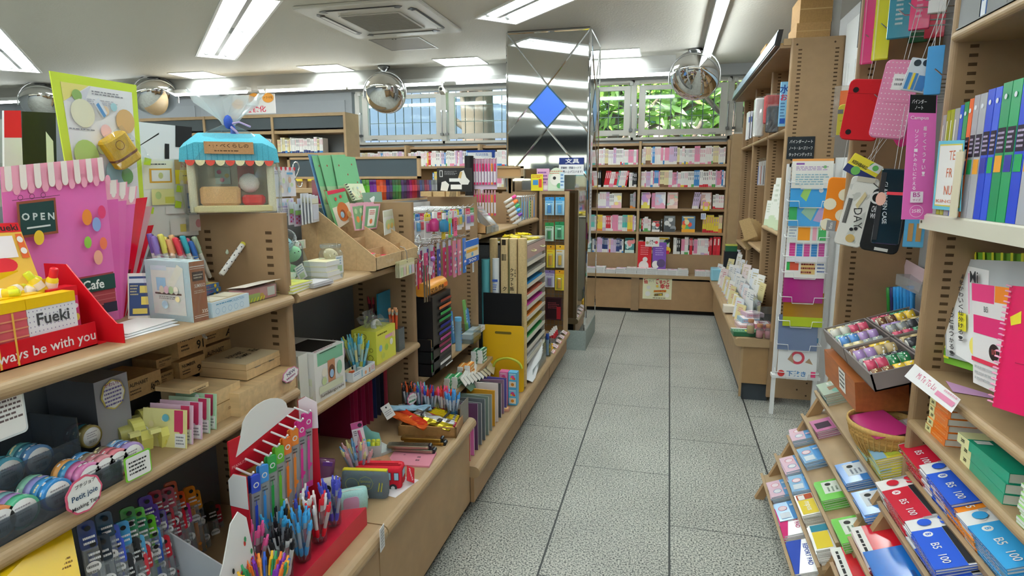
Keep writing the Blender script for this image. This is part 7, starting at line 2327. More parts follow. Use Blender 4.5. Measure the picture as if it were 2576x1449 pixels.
row(xc-.12,BX[1]-.02,ZB[3],MIX+['black/grey','pink/pink'],LB%'fourth',seed=18)
row(xc-.12,BX[1]-.15,ZB[4],['white/blue','lilac/lilac','cream/red','navy/white','white/red'],LB%'fifth',seed=19,h=.17)
# face-out books
def faceout(u,z,w,h,cols,label,n=8,seed=1,y=YB+.02):
 b=Box(w,.02,h,cols[0]+':v')
 F=b.f
 blobs(F,n,cols[1:],seed,(.08,.2),(.15,.2,.85,.8))
 F.rect(0,0,1,.2,cols[1]).rect(.1,.86,.9,.95,cols[-1])
 thing('face_out_book',label,'book',b.mb,(u,y,z),rotm(-6,0,0))
z=ZB[2]
FOs=[(xa+.06,z,.10,.19,'f0ece8 e8dc6a e8b0c8 c8a0d8','wrapped pastel comic facing out at the left end of the third shelf'),(xa+.23,z,.12,.19,'e8e8ec e8a8c0 c8d0e8 d8c8d8','wrapped white comic with pink foot facing out, second on the third shelf'),(xa+.37,z,.12,.19,'d8b0b0 e8c8b8 a8c8b0 e0a8a0 f0e8e0','wrapped rosy comic facing out, third on the third shelf'),(xa+.745,z,.12,.19,'d0a8a0 e8d0c0 8a6a78 c8a0b8 e8e0e0','wrapped busy coloured comic facing out near the right end, third shelf'),(-.16,z,.12,.18,'f2ecdc e8b8c0 f0dc90 f4f0e8','cream and pink picture book facing out beside the pillar'),(xc-.02,z,.06,.17,'e4dcec d8a8c8 b8c8e8','pastel comic facing out, half hidden by the pillar'),(xa+.19,ZB[3],.09,.13,'4a5a5e e8e4e0 8a9a9c c84a4a','grey green comic facing out on the fourth shelf'),(xa+.345,ZB[3],.13,.19,'5f6468 4a4e52 d8d8d8 8a8e92','dark grey comic facing out in the middle of the fourth shelf'),(xa+.56,ZB[3],.15,.19,'4a78a0 e8a83a 58a868 d8503a e8e0b0','bright blue adventure comic facing out on the fourth shelf'),(xa+.16,ZB[4],.13,.2,'3a4a4a d8c8b8 6a8a88 c83a3a','dark teal comic facing out on the fifth shelf behind the white card'),(xa+.29,ZB[4],.13,.2,'d8d8cc c83040 3a8a4a 2a2a2e e8c040','red green and black comic facing out on the fifth shelf'),(BX[1]-.09,ZB[4],.11,.18,'4a8a8a c8dcd8 d88a8a 2f5a60','teal comic facing out at the end of the fifth shelf by the pillar')]
for i,(u,zz,w,h,cs,lb)in enumerate(FOs):
 faceout(u,zz,w,h,cs.split(),lb,seed=i)
row(xa+.245,xa+.28,ZB[3],['black/white'],RB%'fourth'+', middle',seed=30,h=.13)
# red and purple boards, cards, ledge stacks
def bcard(lb,rt,y,c,label,deco,t=.004,name='promo_board'):
 ycard(lb,rt,y,c,label,deco,name,'sign',t)
bcard((1603,684),(1640,608),7.40,'c81e28:g','red board with a white cat-like shape standing on the ledge',lambda F:F.disc(.45,.2,.16,'f0ece8',1.1).disc(.55,.42,.08,'f0ece8').rect(.1,.0,.9,.08,'e0a040').lines(.2,.55,.8,.9,5,'e88a90'))
bcard((1640,684),(1677,610),7.40,'7a52b0:g','purple board with white shapes standing on the ledge',lambda F:F.disc(.25,.25,.12,'f0ece8',1.1).disc(.65,.3,.14,'5a4a70').rect(.1,.0,.9,.1,'e8e0e8').lines(.2,.55,.8,.9,5,'b8a0d8'))
bcard((1623,620),(1659,597),7.393,'f2efec:g','white card with red and black print over the red board',lambda F:F.fit('ぐでー',.3,.2,.7,.75,'3a2a2a',.02).disc(.8,.45,.16,'d84a5a').disc(.15,.4,.16,'b8a888'),.003,'promo_card')
r=random.Random(3)
for i in range(12):
 px=1484+i*26
 if i>9:
  px+=18
 p=at(px,684 if i>3 else 680,y=7.315)
 n=r.randint(4,6)
 c=('d8b0b8','c8ccd0','e0c0c0','d0c0d8','d8d4cc')[i%5]
 b=Box(.118,.15,.0115,'e2e4e4:v')
 b.t.rect(.03,.03,.97,.97,c).rect(.1,.1,.9,.4,'eee6e6').disc(.5,.65,.14,'c87a8a')
 b.f.lines(.05,.2,.95,.8,1,'a8a0a8')
 me=b.mb.mesh()
 for k in range(n):
  thing('wrapped_comic','film wrapped comic, %s in the %s pile from the left along the back ledge'%('lowest' if k==0 else 'topmost' if k==n-1 else nth(k)+' up',nth(i)),'book',me,(p.x+r.uniform(-.003,.003),7.30,.4625+k*.0118),math.radians(r.uniform(-2,2)),'wrapped comics on the ledge')
w,h,l=YP((1616,751),(1691,701),7.307)
mb,F=card(w,h,'f0edc8',.0015)
F.fit('猫',.03,.72,.17,.97,'c82a38',.02).fit('がいて',.2,.8,.38,.92,'4a4a4a').fit('ぎゅっと',.45,.72,.9,.98,'c82a38',.03).fit('幸せ',.6,.5,.92,.74,'c82a38',.03).poly([(.38,.32),(.82,.36),(.82,.46),(.38,.42)],'d8a83a').fit('200万部突破',.4,.34,.8,.45,'b82a28',.02).poly([(.4,.14),(.7,.18),(.7,.3),(.4,.26)],'6a5a40').fit('1・2巻',.42,.17,.68,.27,'e8c83a',.02).disc(.2,.55,.09,'e8e4dc').disc(.18,.25,.12,'f4f2ec').disc(.85,.2,.1,'f6f4ee').lines(.36,.03,.95,.1,1,'6a5a4a').disc(.5,.62,.06,'e8c050')
thing('cabinet_poster','cream poster with red Japanese lettering on the ledge cabinet front','poster',mb,l)
mb,F=card(.07,.10,'e8d23a',.002)
F.disc(.5,.7,.3,'e89aa0').disc(.5,.3,.2,'e8e0b0')
thing('character_card','small yellow and pink cut-out card hanging before the third shelf end','card',mb,at(1776,530,y=7.44))
mb,F=card(.055,.07,'eceef2',.002)
F.bars(.1,.1,.9,.9,8,'4a6ab0')
thing('barcode_card','white card with blue bars below the yellow cut-out card','card',mb,at(1769,552,y=7.44))
# left-hand back shelves and the tall bookcase
row(BX[4]+.02,BX[3]-.02,ZB[0],W+MIX,'left window bookcase, nearer the pillar','comic_volume',seed=40)
row(BX[5]+.02,BX[4]-.02,ZB[0],W,'left window bookcase, farther bay','comic_volume',seed=41)
row(BX[4]+.35,BX[3]-.02,ZB[1],['cream/orange','yellow/red','black/white','pink/red','white/lilac','blue/white'],'lower shelf, left window bookcase','comic_volume',seed=42)
row(BX[3]+.02,BX[3]+.75,ZB[0],['white/blue','blue/blue','white/red','white/white'],'bookcase left of the pillar','comic_volume',seed=43)
row(BX[3]+.02,BX[3]+.32,ZB[1],W,'second shelf left of the pillar','comic_volume',seed=47)
row(-4.12,-3.5,1.88,['white/blue','cream/navy','white/navy'],'tall bookcase by the orange bubbles','comic_volume',6.62,.17,44,None,(.014,))
row(-4.12,-3.24,1.5,['white/pink','green/white','yellow/red'],'lower tall bookcase shelf','comic_volume',6.62,.2,45)
row(-4.6,-4.2,1.88,['white/black','white/grey'],'second bay of tall bookcase','comic_volume',6.62,.17,46,None,(.014,))
w,h,l=YP((588,285),(690,232),6.58)
mb,F=card(w,h,'eceaea',.006)
F.fit('映像化',.3,.08,.78,.42,'d8405a',.02)
sp_=[]
for u,v,t in((.12,.52,'アニメ化'),(.52,.82,'映画化'),(.85,.80,'ドラマ化')):
 q=MB().prism([(math.cos(2*PI*i/20)*.075,math.sin(2*PI*i/20)*.055)for i in range(20)],'e8a04a',((u-.5)*w,-.008,v*h),t=.003)
 q.txt(t,((u-.5)*w,-.0085,v*h),(1,0,0),(0,0,1),.032,'5a3a18',.01)
 sp_.append(('speech_bubble',q))
thing('bubble_sign','white sign with orange speech bubbles and red lettering on the tall bookcase','sign',[('board',mb)]+sp_,(l.x,6.58,2.34))
# ------------------------------------------------------------------ tall shelf row on the right
def ybox(lb,rt,y,d,m,label,deco=None,name='packet',cat='packet',rz=0):
 w,h,l=YP(lb,rt,y)
 b=Box(w,d,h,m)
 if deco:
  deco(b.f)
 return thing(name,label,cat,b.mb,l,rz)
w,h,l=YP((1978,400),(2051,343),4.43)
mb,F=card(w,h,'23282d',.003)
for i,t in enumerate(('バインダーノート','ノート・ルーズリーフ','タックインデックス')):
 F.fit(t,.08,.70-.29*i,.93,.86-.29*i,'e8eaea',.01)
thing('category_sign','black sign with three lines of white lettering on the tall end panel','sign',mb,l)
ybox((1958,318),(1983,205),4.75,.03,'8cc8ec:g','light blue board with red and navy print on the high shelf',lambda F:F.txt('水',.55,.82,.06,'2a4a98',.02).txt('お',.5,.64,.05,'c83a5a',.02).lines(.1,.2,.8,.55,5,'4a70a8').rect(.1,.06,.9,.18,'2a58b0'),'display_card','display card')
def bagpk(lb,rt,y,c,label,seed):
 w,h,l=YP(lb,rt,y)
 q=MB().rbox(-w/2,w/2,0,.09,0,h,c,.02)
 thing('wrapped_bag',label,'bag',[('bag',q),('clear_wrap',film([(-w/2-.004,-.004,0),(w/2+.004,-.004,0),(w/2+.006,-.006,h+.01),(-w/2-.004,-.004,h+.01)],'f4f6f6:t.12',seed=seed,amp=.006))],l)
bagpk((1895,343),(1926,246),5.2,'e6e6e8:v','white film-wrapped bag on the high shelf of the tall row',40)
bagpk((1922,310),(1966,238),5.0,'a8262c:f','red cloth bag in film on the high shelf of the tall row',41)
bagpk((1928,332),(1963,266),4.8,'22252c:f','black cloth bag in film before the red one, high shelf',42)
for i in range(3):
 ybox((1880+i*6,350-i*3),(1888+i*6,280-i),5.5,.15,('e4e6ea:g','dfe3ee:g','e8e4e4:g')[i],'white and blue wrapped book, %s left of the white bag on the high shelf'%nth(i),lambda F:F.rect(.1,.6,.9,.8,'5a70b0'),'wrapped_book','book')
for i in range(8):
 y=5.5+i*.09
 prong(1.47,1.22,y,1.72,'wire hook in the middle of the tall shelf row','tall row wire hooks')
 c,nm=(('c8b83a','yellow'),('8ac83a','lime'),('2a2c30','black'),('2a2c30','black'),('c0c4cc','grey'),('a8503a','brown'),('d8d8dc','white'),('3a68b0','blue'))[i]
 m=MB().box(-.014,.014,-.005,0,-.21,0,'dfe2e4:g')
 m.box(-.012,.012,-.008,-.005,-.2,-.04,c+':g')
 for j in range(2):
  thing('hanging_pack','%s pen pack, %s one on the %s hook of the tall shelf row'%(nm,('front','rear')[j],nth(i)),'pen pack',m,(1.24+j*.07,y,1.715),FR)
for i in range(10):
 a=math.radians(25-i*9)
 q=MB().prism([(0,0),(.12,0),(.12,.19),(.02,.2)],'c2a676:k',(0,0,0),t=.002)
 thing('kraft_envelope','tan kraft envelope, %s in the fan on the far tall shelf'%nth(i),'envelope',q,(1.16-i*.003,6.15+i*.012,.985),(0,-a,0),'fanned kraft envelopes')
for i,(px,py,hh)in enumerate(((1932,590,.30),(1945,596,.34),(1955,600,.38),(1962,604,.33),(1940,598,.2))):
 p=at(px,py,z=1.195)
 mb,F=card(.11,hh,'e6e8e0:g',.03)
 F.rect(0,.0,1,.25,'c8d8b8').lines(.1,.5,.9,.9,4,'c0c8b8')
 thing('paper_pack','white wrapped paper pack, %s standing on the near tall shelf'%nth(i),'paper pack',mb,(1.235+.01*(i%2),4.78+.13*i,1.192),rotm(-8,0,-48))
# envelopes in clear bins on the counter
r=random.Random(14)
n=0
for i in range(46):
 y=4.98+i*.048
 k=i%3
 x=(1.01,1.09,1.165)[k]
 z=.462+(.0,.07,.15)[k]
 hh=r.uniform(.13,.2)
 c=('eceae6','e6e4e2','f0eeea','e2e6ec','e8d8d8','dccf9a')[r.randint(0,5)]
 mb,F=card(.115,hh,c+':g',.006)
 F.lines(.2,.55,.8,.85,3,('c87a8a','8a98a8','b8a878')[i%3]).rect(.0,.0,1,.06,('d8b8c0','c8d0d8','e0d8b0')[(i//2)%3])
 if k:
  mb.box(-.04,.04,.0,.005,-(.0,.07,.15)[k],0,'dfe4e6:t.2')
 thing('envelope_pack','wrapped envelope pack, %s from the near end in the %s row of the envelope counter'%(nth(i//3),('front','middle','rear')[k]),'envelope',mb,(x,y,z),rotm(-10,0,r.uniform(-78,-58)),'envelope counter packs')
for k,(x,z)in enumerate(((1.06,.6),(1.135,.68))):
 g=MB().box(x,x+.003,4.95,7.2,.462,z,'d8e0e4:t.1')
 thing('clear_divider','%s clear acrylic step divider between the envelope packs'%('front','rear')[k],'divider',g)
mb=MB().rbox(-.06,.06,-.04,.04,0,.06,'2f6a4a:g',.006)
mb.rbox(-.062,.062,-.042,.042,.06,.075,'c8c860:g',.006)
thing('cash_tin','dark green box with yellow lid on a black stand by the end post','box',[('tin',mb),('stand',MB().box(-.07,.07,-.05,.05,-.33,0,'20242a:g'))],(1.12,7.0,.795))
q=MB().rbox(-.09,.09,-.10,.10,0,.13,'8fc8dc:g',.02)
thing('blue_packet','light blue film packet at the far end of the envelope counter','packet',q,(1.02,7.1,.462))
ybox((1820,786),(1872,772),5.25,.1,'ece4d4:g','cream card with red seal lying on the envelope counter edge',None,'gift_card','card')
b=Box(.17,.13,.03,'2f6a4a:g')
b.t.rect(0,.0,1,.7,'3f7a58').rect(.0,.78,1,1,'e6e8e4').poly([(.5,.1),(.85,.1),(.85,.6),(.5,.6)],'e8d83a')
for i in range(5):
 b.t.ring(.1+i*.1,.35,.25,.03,'9ac0a0')
thing('pattern_pack','dark green patterned paper pack with yellow label on the counter end','packet',b.mb,(1.015,4.50,.462),.06)
for i,(x,y,z,c,nm)in enumerate(((1.13,4.62,.462,'e0a8b0','lower pink'),(1.14,4.63,.494,'d88a98','upper pink'),(1.05,4.72,.462,'e8c8c8','pale pink'),(1.08,4.80,.494,'a8cce0','pale blue'),(1.08,4.82,.462,'e0e4e8','white'),(1.12,4.86,.526,'d8b8c8','rose'))):
 b=Box(.13,.14,.03,c+':v')
 b.t.rect(.1,.1,.9,.9,'f0e4e4').disc(.5,.5,.2,c)
 b.f.lines(.1,.3,.9,.7,1,'c86a7a')
 thing('gift_pack',nm+' boxed letter pack on the near end of the envelope counter','packet',b.mb,(x,y,z),.05*i)
for i in range(3):
 j=MB().lathe([(.001,0),(.026,0),(.027,.006),(.027,.06),(.018,.072),(.018,.08)],'e8eeee:t.1',n=14)
 kk=MB().lathe([(.019,.078),(.021,.1),(.001,.1)],'9a6a48:k',n=12)
 fl_=MB().lathe([(.001,.004),(.023,.004),(.023,.05),(.001,.052)],('c8a86a','d88a90','b8707a')[i],n=12)
 thing('cork_jar','cork stoppered little jar of paper, %s from left on the counter end'%nth(i),'jar',[('jar',j),('cork',kk),('filling',fl_)],(1.04+i*.06,4.482,.462 if i else.4925))
g=MB().box(1.10,1.103,4.52,4.9,.53,.70,'e8eef0:t.05')
g.box(1.10,1.19,4.52,4.523,.53,.68,'e8eef0:t.05')
thing('clear_holder','clear acrylic holder standing over the pink letter packs','holder',g)
# white wire rack with learning sheets
YK=4.22
a,b_=at(1988,412,y=YK),at(2100,412,y=YK)
rx0,rx1,rz1=a.x,b_.x+.0,a.z
fr=MB()
WH='eceeee:g'
for x in(rx0,rx1):
 fr.box(x-.012,x+.012,YK+.02,YK+.045,0,rz1,WH)
fr.box(rx0,rx1,YK+.02,YK+.04,rz1-.02,rz1,WH)
fr.box(rx0-.02,rx1+.02,YK-.02,YK+.05,.265,.285,WH)
lv=[475,522,570,612,660,700,762,822,882,952]
parts=[('frame',fr)]
zl=[]
for i,py in enumerate(lv):
 z=at(2040,py,y=YK).z
 zl.append(z)
 wr=MB()
 wr.tube([(rx0,YK+.02,z+.05),(rx0-.005,YK-.035,z+.04),(rx0+.06,YK-.04,z+.04),(rx0+.065,YK-.04,z-.0),(rx1-.065,YK-.04,z),(rx1-.06,YK-.04,z+.04),(rx1+.005,YK-.035,z+.04),(rx1,YK+.02,z+.05)],.003,WH,5)
 parts.append(('wire_pocket',wr))
thing('wire_rack','tall white wire rack of learning sheets standing before the brown end panel','rack',parts)
def sheet(i,c,label,deco,hh=.30,nm='learning_sheet',u=0,cls=':g'):
 mb,F=card(.235,hh,c+cls,.003)
 deco(F)
 thing(nm,label,'sheet',mb,((rx0+rx1)/2+u,YK-.03+.003*(9-i)*0+.0,zl[i]+.004),rotm(-5,0,0))
def grid(F,cs):
 for i,c in enumerate(cs):
  F.rect(.08+i*.9/len(cs),.2,.08+(i+.8)*.9/len(cs),.92,c)
 for k in range(7):
  F.rect(.05,.28+k*.09,.95,.285+k*.09,'f0f0f0')
sheet(0,'f2f0ea','white learning sheet with orange top edge, topmost pocket of the wire rack',lambda F:F.rect(0,.92,1,1,'e8a05a').rect(.1,.8,.3,.86,'8a5aa8').lines(.1,.6,.9,.75,3,'a88ac0').disc(.8,.72,.05,'7ab07a').lines(.1,.1,.9,.5,5,'8ab0c0'),.18)
sheet(1,'3f9ad8','blue map learning sheet in the second pocket of the wire rack',lambda F:F.poly([(.25,.4),(.4,.9),(.55,.8),(.4,.2)],'9ac86a').disc(.75,.6,.08,'e8e8ea'),.17)
sheet(2,'4a9cd4','blue world map learning sheet in the third pocket of the wire rack',lambda F:F.rect(.0,.2,.2,.9,'3a9a5a').poly([(.3,.5),(.5,.9),(.7,.7),(.55,.2)],'9ac0a8').poly([(.6,.2),(.75,.7),(.95,.6),(.9,.1)],'b8a0c8'),.17)
sheet(3,'e8ece8','letters and tables learning sheet in the fourth pocket of the wire rack',lambda F:F.lines(.04,.2,.22,.9,6,'8a98b0').rect(.26,.1,.56,.95,'e8962a').rect(.62,.1,.72,.95,'e8a8b8').rect(.76,.1,.95,.95,'4aa860').fit('ABCD',.77,.5,.94,.8,'f0f4f0',.02),.16)
sheet(4,'eeecf2','pink and blue columned learning sheet in the fifth pocket of the wire rack',lambda F:grid(F,('c83a88','3a88c8','c84a90','3a80c0','b84a90')),.18)
sheet(5,'f0eeea','red and green banded learning sheet in the sixth pocket of the wire rack',lambda F:F.rect(.04,.3,.34,.95,'c8523a').rect(.04,.3,.12,.95,'2f9a4a').rect(.4,.15,.75,.95,'d8b87a').lines(.4,.15,.75,.95,5,'7a2a2a').lines(.8,.2,.98,.9,5,'5a70a0'),.16)
sheet(6,'c83a9a','magenta clear desk sheet in the seventh pocket of the wire rack',lambda F:F,.27,'desk_sheet',0,':u.7')
sheet(7,'b8862a','amber clear desk sheet with green foot in the eighth pocket of the wire rack',lambda F:F.rect(0,0,1,.28,'a8b82a'),.22,'desk_sheet',.01,':u.75')
sheet(8,'8a9cc0','blue grey clear desk sheet in the ninth pocket of the wire rack',lambda F:F,.23,'desk_sheet',-.01,':u.7')
sheet(9,'e8eaec','white desk mat pack with orange and blue header, lowest pocket of the wire rack',lambda F:F.rect(0,.88,.48,1,'d8744a').rect(.5,.88,1,1,'5aa0c8').ring(.5,.5,.16,.06,'c84a5a').poly([(.25,.45),(.35,.6),(.42,.35)],'a88a70').poly([(.7,.4),(.8,.5),(.9,.35)],'a88a70').disc(.1,.1,.08,'c83a3a').fit('下敷き',.24,.04,.74,.18,'4a80b8',.02).rect(.86,.04,.98,.18,'d8487a'),.27,'desk_mat')
# boxes on top of the row
for i,(x,y,z,w,d,h,c,nm)in enumerate(((1.30,4.50,2.442,.20,.3,.10,'b08a58','lower kraft'),(1.31,4.51,2.5425,.19,.3,.17,'a8824f','upper kraft'),(1.22,5.2,2.442,.22,.3,.12,'9a7a4a','farther brown'))):
 b=Box(w,d,h,c+':k')
 b.f.rect(.0,.48,1,.52,'c8a878')
 thing('carton',nm+' carton lying on top of the tall shelf row','box',b.mb,(x,y,z))
thing('support_post','white square post rising to the ceiling behind the tall end panel','post',MB().bx(.05,.05,ZC-2.442,'e2e4e6:g'),(1.435,4.56,2.442))
# ------------------------------------------------------------------ hook bay on the right
def rcard(x,y,z,w,h,c,label,deco=None,t=.012,name='pouch',cat='pencil case',rot=(0,0,-62),r=.008,extra=()):
 """soft pouch hanging from z, seen from the aisle"""
 rr=min(w,h)*(.16 if c.endswith('f')else.06)
 m=MB().loft([[(p*k,y,q*k-h/2)for p,q in rrect(w,h,rr,3)]for y,k in((0,.95),(-t*.2,1),(-t*.7,1),(-t,.97))][::-1],c,smooth=False)
 if deco:
  deco(Face(m,(-w/2,-t-.0005,-h),(w,0,0),(0,0,h)))
 zh=min([q for q in(1.52,1.86,2.12)if q>z-.02]or[z+.04])
 dz=min(max(zh-z,.03),.2)
 lp=MB().tube([(-.006,-t/2,-.004),(-.006,.0,dz),(.006,.0,dz),(.006,-t/2,-.004)],.0012,'dfe3e4:g',4)
 return thing(name,label,cat,[('body',m),('hang_loop',lp)]+list(extra),(x,y,z),rotm(*rot))
def RP(lt,rb,x,c,label,deco=None,t=.014,rot=0,roll=0,ex=(),name='pouch',cat='pencil case'):
 """hanging pack whose picture corners are lt (upper left) and rb (lower right), at depth x"""
 p=at((lt[0]+rb[0])/2,lt[1],x=x)
 q=at(lt[0],lt[1],x=x),at(rb[0],lt[1],x=x)
 dist=(p-CAMP).dot(FH)
 w=(rb[0]-lt[0])*dist/1546.8
 return rcard(p.x,p.y,p.z,w,p.z-zat(p,(lt[0]+rb[0])/2,rb[1]),c,label,deco,t,name,cat,(0,roll,-20+rot),.01,ex)
for z in(2.12,1.86,1.52):
 for i in range(9):
  prong(1.52,1.205,2.18+i*.095,z,'chrome wire hook on the right-hand hook bay','right bay wire hooks')
cw=lambda w,h,s:('clear_wrap',film([(-w/2,-.018,-h),(w/2,-.018,-h),(w/2,-.018,0),(-w/2,-.018,0)],'f6f8f8:t.1',seed=s,amp=.004))
RP((2186,-60),(2214,162),1.22,'e83a8a:v','long hot pink wrapped pen case hanging at the top right',lambda F:F.rect(.1,0,.2,1,'f08ab8'))
RP((2215,-60),(2250,152),1.22,'e6e028:v','long yellow wrapped pen case hanging at the top right',lambda F:F.rect(.1,0,.2,1,'f4f09a'))
RP((2251,-60),(2301,98),1.24,'2f88a0:v','teal wrapped pen case hanging beside the long yellow one',lambda F:F.lines(.3,.2,.6,.8,8,'c8dce0'))
RP((2304,-60),(2346,76),1.26,'d02a68:v','magenta wrapped pen case hanging right of the teal one',lambda F:F.lines(.3,.2,.6,.8,6,'e8a8c0'))
RP((2348,-60),(2384,34),1.26,'e4e4e6:v','white wrapped pen case at the top hooks by the upright')
RP((2254,40),(2292,142),1.40,'4ab83a:v','bright green wrapped case hanging behind the teal one')
RP((2296,30),(2336,108),1.42,'2a5a3a:v','dark green wrapped case behind the magenta one')
RP((2336,30),(2376,96),1.42,'c83a50:v','red wrapped case behind the white one at the top hooks')
RP((2172,-40),(2188,120),1.42,'4a4a50:v','grey case at the far end of the top hooks')
def snaps(F):
 F.rect(0,.76,1,.765,'7a0c14').disc(.2,.82,.045,'201416').disc(.22,.13,.045,'201416')
RP((2148,200),(2232,354),1.20,'bf1420:f','red cloth pouch with two black snaps hanging in the hook bay',snaps,.02,0,6)
def dots(F):
 for i in range(9):
  for j in range(15):
   F.disc(.08+i*.105,.05+j*.065,.008,'f4e0e8',1,6)
   F.k-=1
 F.k+=1
 F.rect(.3,.62,.95,.82,'f2f0f2').lines(.36,.66,.7,.78,2,'8a8a90').rect(.2,.46,.9,.465,'b8688a')
RP((2240,152),(2318,350),1.22,'dc8ab0:f','pink dotted pouch with a white price tag hanging beside the red one',dots,.02,0,8)
RP((2208,262),(2280,372),1.27,'c82f7a:f','magenta flap pouch hanging behind the pink dotted pouch',None,.01,0,-32)
RP((2116,262),(2176,395),1.26,'c8c048:f','yellow and grey drawstring pouch hanging by the far upright',lambda F:F.rect(-.02,-.01,1.02,.42,'8a8886').rect(.0,.82,.2,.9,'77777a').rect(.1,.68,.9,.69,'8a8430'),.03)
RP((2105,216),(2150,345),1.28,'f0ece8:t.15','clear pack with an orange tube hanging at the far upright',lambda F:F.rect(.3,.1,.8,.9,'e87a4a'),.02)
RP((2170,340),(2230,386),1.34,'9a8cb0:f','lilac pouch peeping out below the red pouch')
RP((2300,148),(2352,232),1.20,'c4ccd4:g','grey-blue striped clip card with two black rounds on a hook',lambda F:F.disc(.3,.85,.1,'26303a').disc(.65,.88,.1,'26303a').rect(.1,.05,.25,.55,'3a78b0').rect(.4,.05,.5,.55,'3a78b0').rect(.3,.05,.38,.55,'e0c83a').rect(.55,.05,.9,.5,'3a70a8'),.006,0,14)
RP((2340,116),(2374,240),1.22,'3f98d8:g','light blue case hanging against the upright between the bays')
RP((2090,447),(2150,582),1.20,'e8861e:f','orange pouch with big cream dots hanging at the far end',lambda F:[F.disc(.2+.5*(j%2)+.0,.12+j*.19,.11,'f2ecd4',1,14)or F.disc(.85-.0+.0*j,.2+j*.24,.09,'f2ecd4',1,14)for j in range(4)]and F.rect(.2,.0,.55,.2,'8a8c90').txt('finn',.37,.1,.02,'e8e8ea',.01,90),.01,0,4)
RP((2150,402),(2224,452),1.20,'e8d83a:g','yellow and navy tag lettered KESHIBAKO on a hook',lambda F:F.rect(.0,0,1,.4,'2a3468').disc(.75,.8,.2,'5aa858').disc(.35,.25,.22,'6ab05a').fit('KESHIBAKO',.1,.5,.62,.68,'2a2a20',.02).poly([(.6,.6),(1,.6),(1,1),(.7,1)],'e4e8e6').disc(.82,.78,.14,'5aa858'),.004,0,30,(),'swing_tag','tag')
RP((2128,470),(2162,600),1.30,'dcd6cc:f','off white pouch with blue edge behind the lettered white pouch',lambda F:F.rect(.8,0,1,.7,'2a48a8').rect(.1,.1,.3,.8,'e8e070'),.02,0,-12)
RP((2150,446),(2212,622),1.20,'e4e2dc:f','white cloth pouch lettered DAY hanging in clear film',lambda F:F.txt('DAY',.6,.42,.042,'2a2a2c',.0,-76).lines(.1,.1,.25,.9,1,'4a4a4a').disc(.55,.12,.06,'c8a868').disc(.5,.25,.025,'26262a').disc(.65,.27,.025,'26262a').rect(.2,.93,.85,1.0,'c8c0b0').poly([(.4,.6),(.6,.8),(.7,.75),(.5,.55)],'d8c89a'),.02,0,10,(cw(.11,.26,50),))
RP((2206,478),(2292,636),1.24,'17181b:f','black pouch with white college lettering behind the clear pen case',lambda F:F.fit('CHICAGO',.08,.62,.4,.72,'e8e8e8',.02).fit('WHITE',.08,.52,.4,.6,'e8e8e8',.02).ring(.15,.85,.1,.03,'d8d8d8').rect(.4,.03,.75,.08,'d8d8d8'),.025,0,8)
RP((2226,425),(2286,614),1.18,'2a4a5c:t.35','clear dark pen case with white lettering hanging before the black pouch',lambda F:F.txt('GLAMS PEN CASE',.28,.55,.018,'d8dce0',.01,-84).rect(.3,.66,1,.7,'e84a5a').rect(.02,.05,.2,.95,'2a2c30').disc(.12,.6,.06,'e8b8a8',1.5),.02,0,3)
RP((2290,470),(2334,622),1.24,'58a8d8:g','light blue sticker pack behind the pink Campus board',lambda F:F.rect(.2,.1,.45,.4,'b8905a').rect(.6,.1,.85,.4,'b8905a').rect(.2,.5,.45,.7,'3a70b0'),.006)
# tapes, trays, box and basket
GT='7b7270:g'
TS=.34
def slanted(x0,y0,y1,label):
 t=MB()
 L,D=y1-y0,.165
 for a,b,c,d in((0,.006,0,L),(D-.006,D,0,L),(0,D,0,.006),(0,D,L-.006,L)):
  t.box(a,b,c,d,0,.06,GT)
 t.box(0,D,0,L,0,.005,GT)
 for k in(1,2,3):
  t.box(0,D,L*k/4-.002,L*k/4+.002,.005,.03,GT)
 thing('tape_tray',label,'tray',t,(x0,y0,.875+(x0-1.12)*math.tan(TS)),(0,-TS,0))
TC=('7a5238','e8c23a','d8d4c8','c84a68','2f7a50','e8d8a8','9aa0a0','3a3a40','5a8fd0','b090c8','b8a070','88b8a8')
TN=('brown','yellow','white','pink','green','cream','grey','black','blue','lilac','tan','mint')
RX=(Matrix.Rotation(-TS,3,'Y')@rotm(90,0,-90).to_matrix()).to_euler()
k=0
for x0,y0,tn in((1.12,2.13,'front near'),(1.12,2.455,'front far'),(1.28,2.13,'rear near'),(1.28,2.455,'rear far')):
 slanted(x0,y0,y0+.32,tn+' one of four grey slanted trays of masking tape')
 for i in range(5):
  for j in range(4):
   u=.042+j*.034
   c=(k*5+i*3+(j>1))%12
   hgt=.008+.027+(.012 if i%2 else 0)
   p=V((x0,y0+.035+i*.062,.875+(x0-1.12)*math.tan(TS)))+Matrix.Rotation(-TS,3,'Y')@V((u,0,hgt))
   thing('masking_tape','%s masking tape, %s back in row %s, %s grey tray'%(TN[c],nth(j),nth(i),tn),'tape',tape(TC[c],.027,.03,'efece4'),p,RX,'masking tapes in the grey trays')
 k+=1
w=MB().box(0,.17,0,.45,0,.11,'a05a2a:w')
Face(w,(-.0006,.45,0),(0,-.45,0),(0,0,.11)).rect(.52,.2,.72,.95,'ecebe6').lines(.54,.3,.7,.9,4,'4a4a4a')
thing('wooden_stand','reddish brown wooden stand with white tag under the grey trays','stand',w,(1.125,2.32,.735),(0,-.12,0))
thing('shelf_riser','plain wooden riser holding the grey trays above the rack','riser',MB().box(1.30,1.5,2.13,3.0,.622,.86,WOOD))
bk=MB()
for i in range(9):
 z0=i/9
 rr=.10+.07*math.sin(z0*PI/2)
 bk.lathe([(rr,.012*i),(rr+.006,.012*i+.006),(rr+.003,.012*i+.012)],'a8803f:k' if i%2 else 'b98f4c:k',n=28)
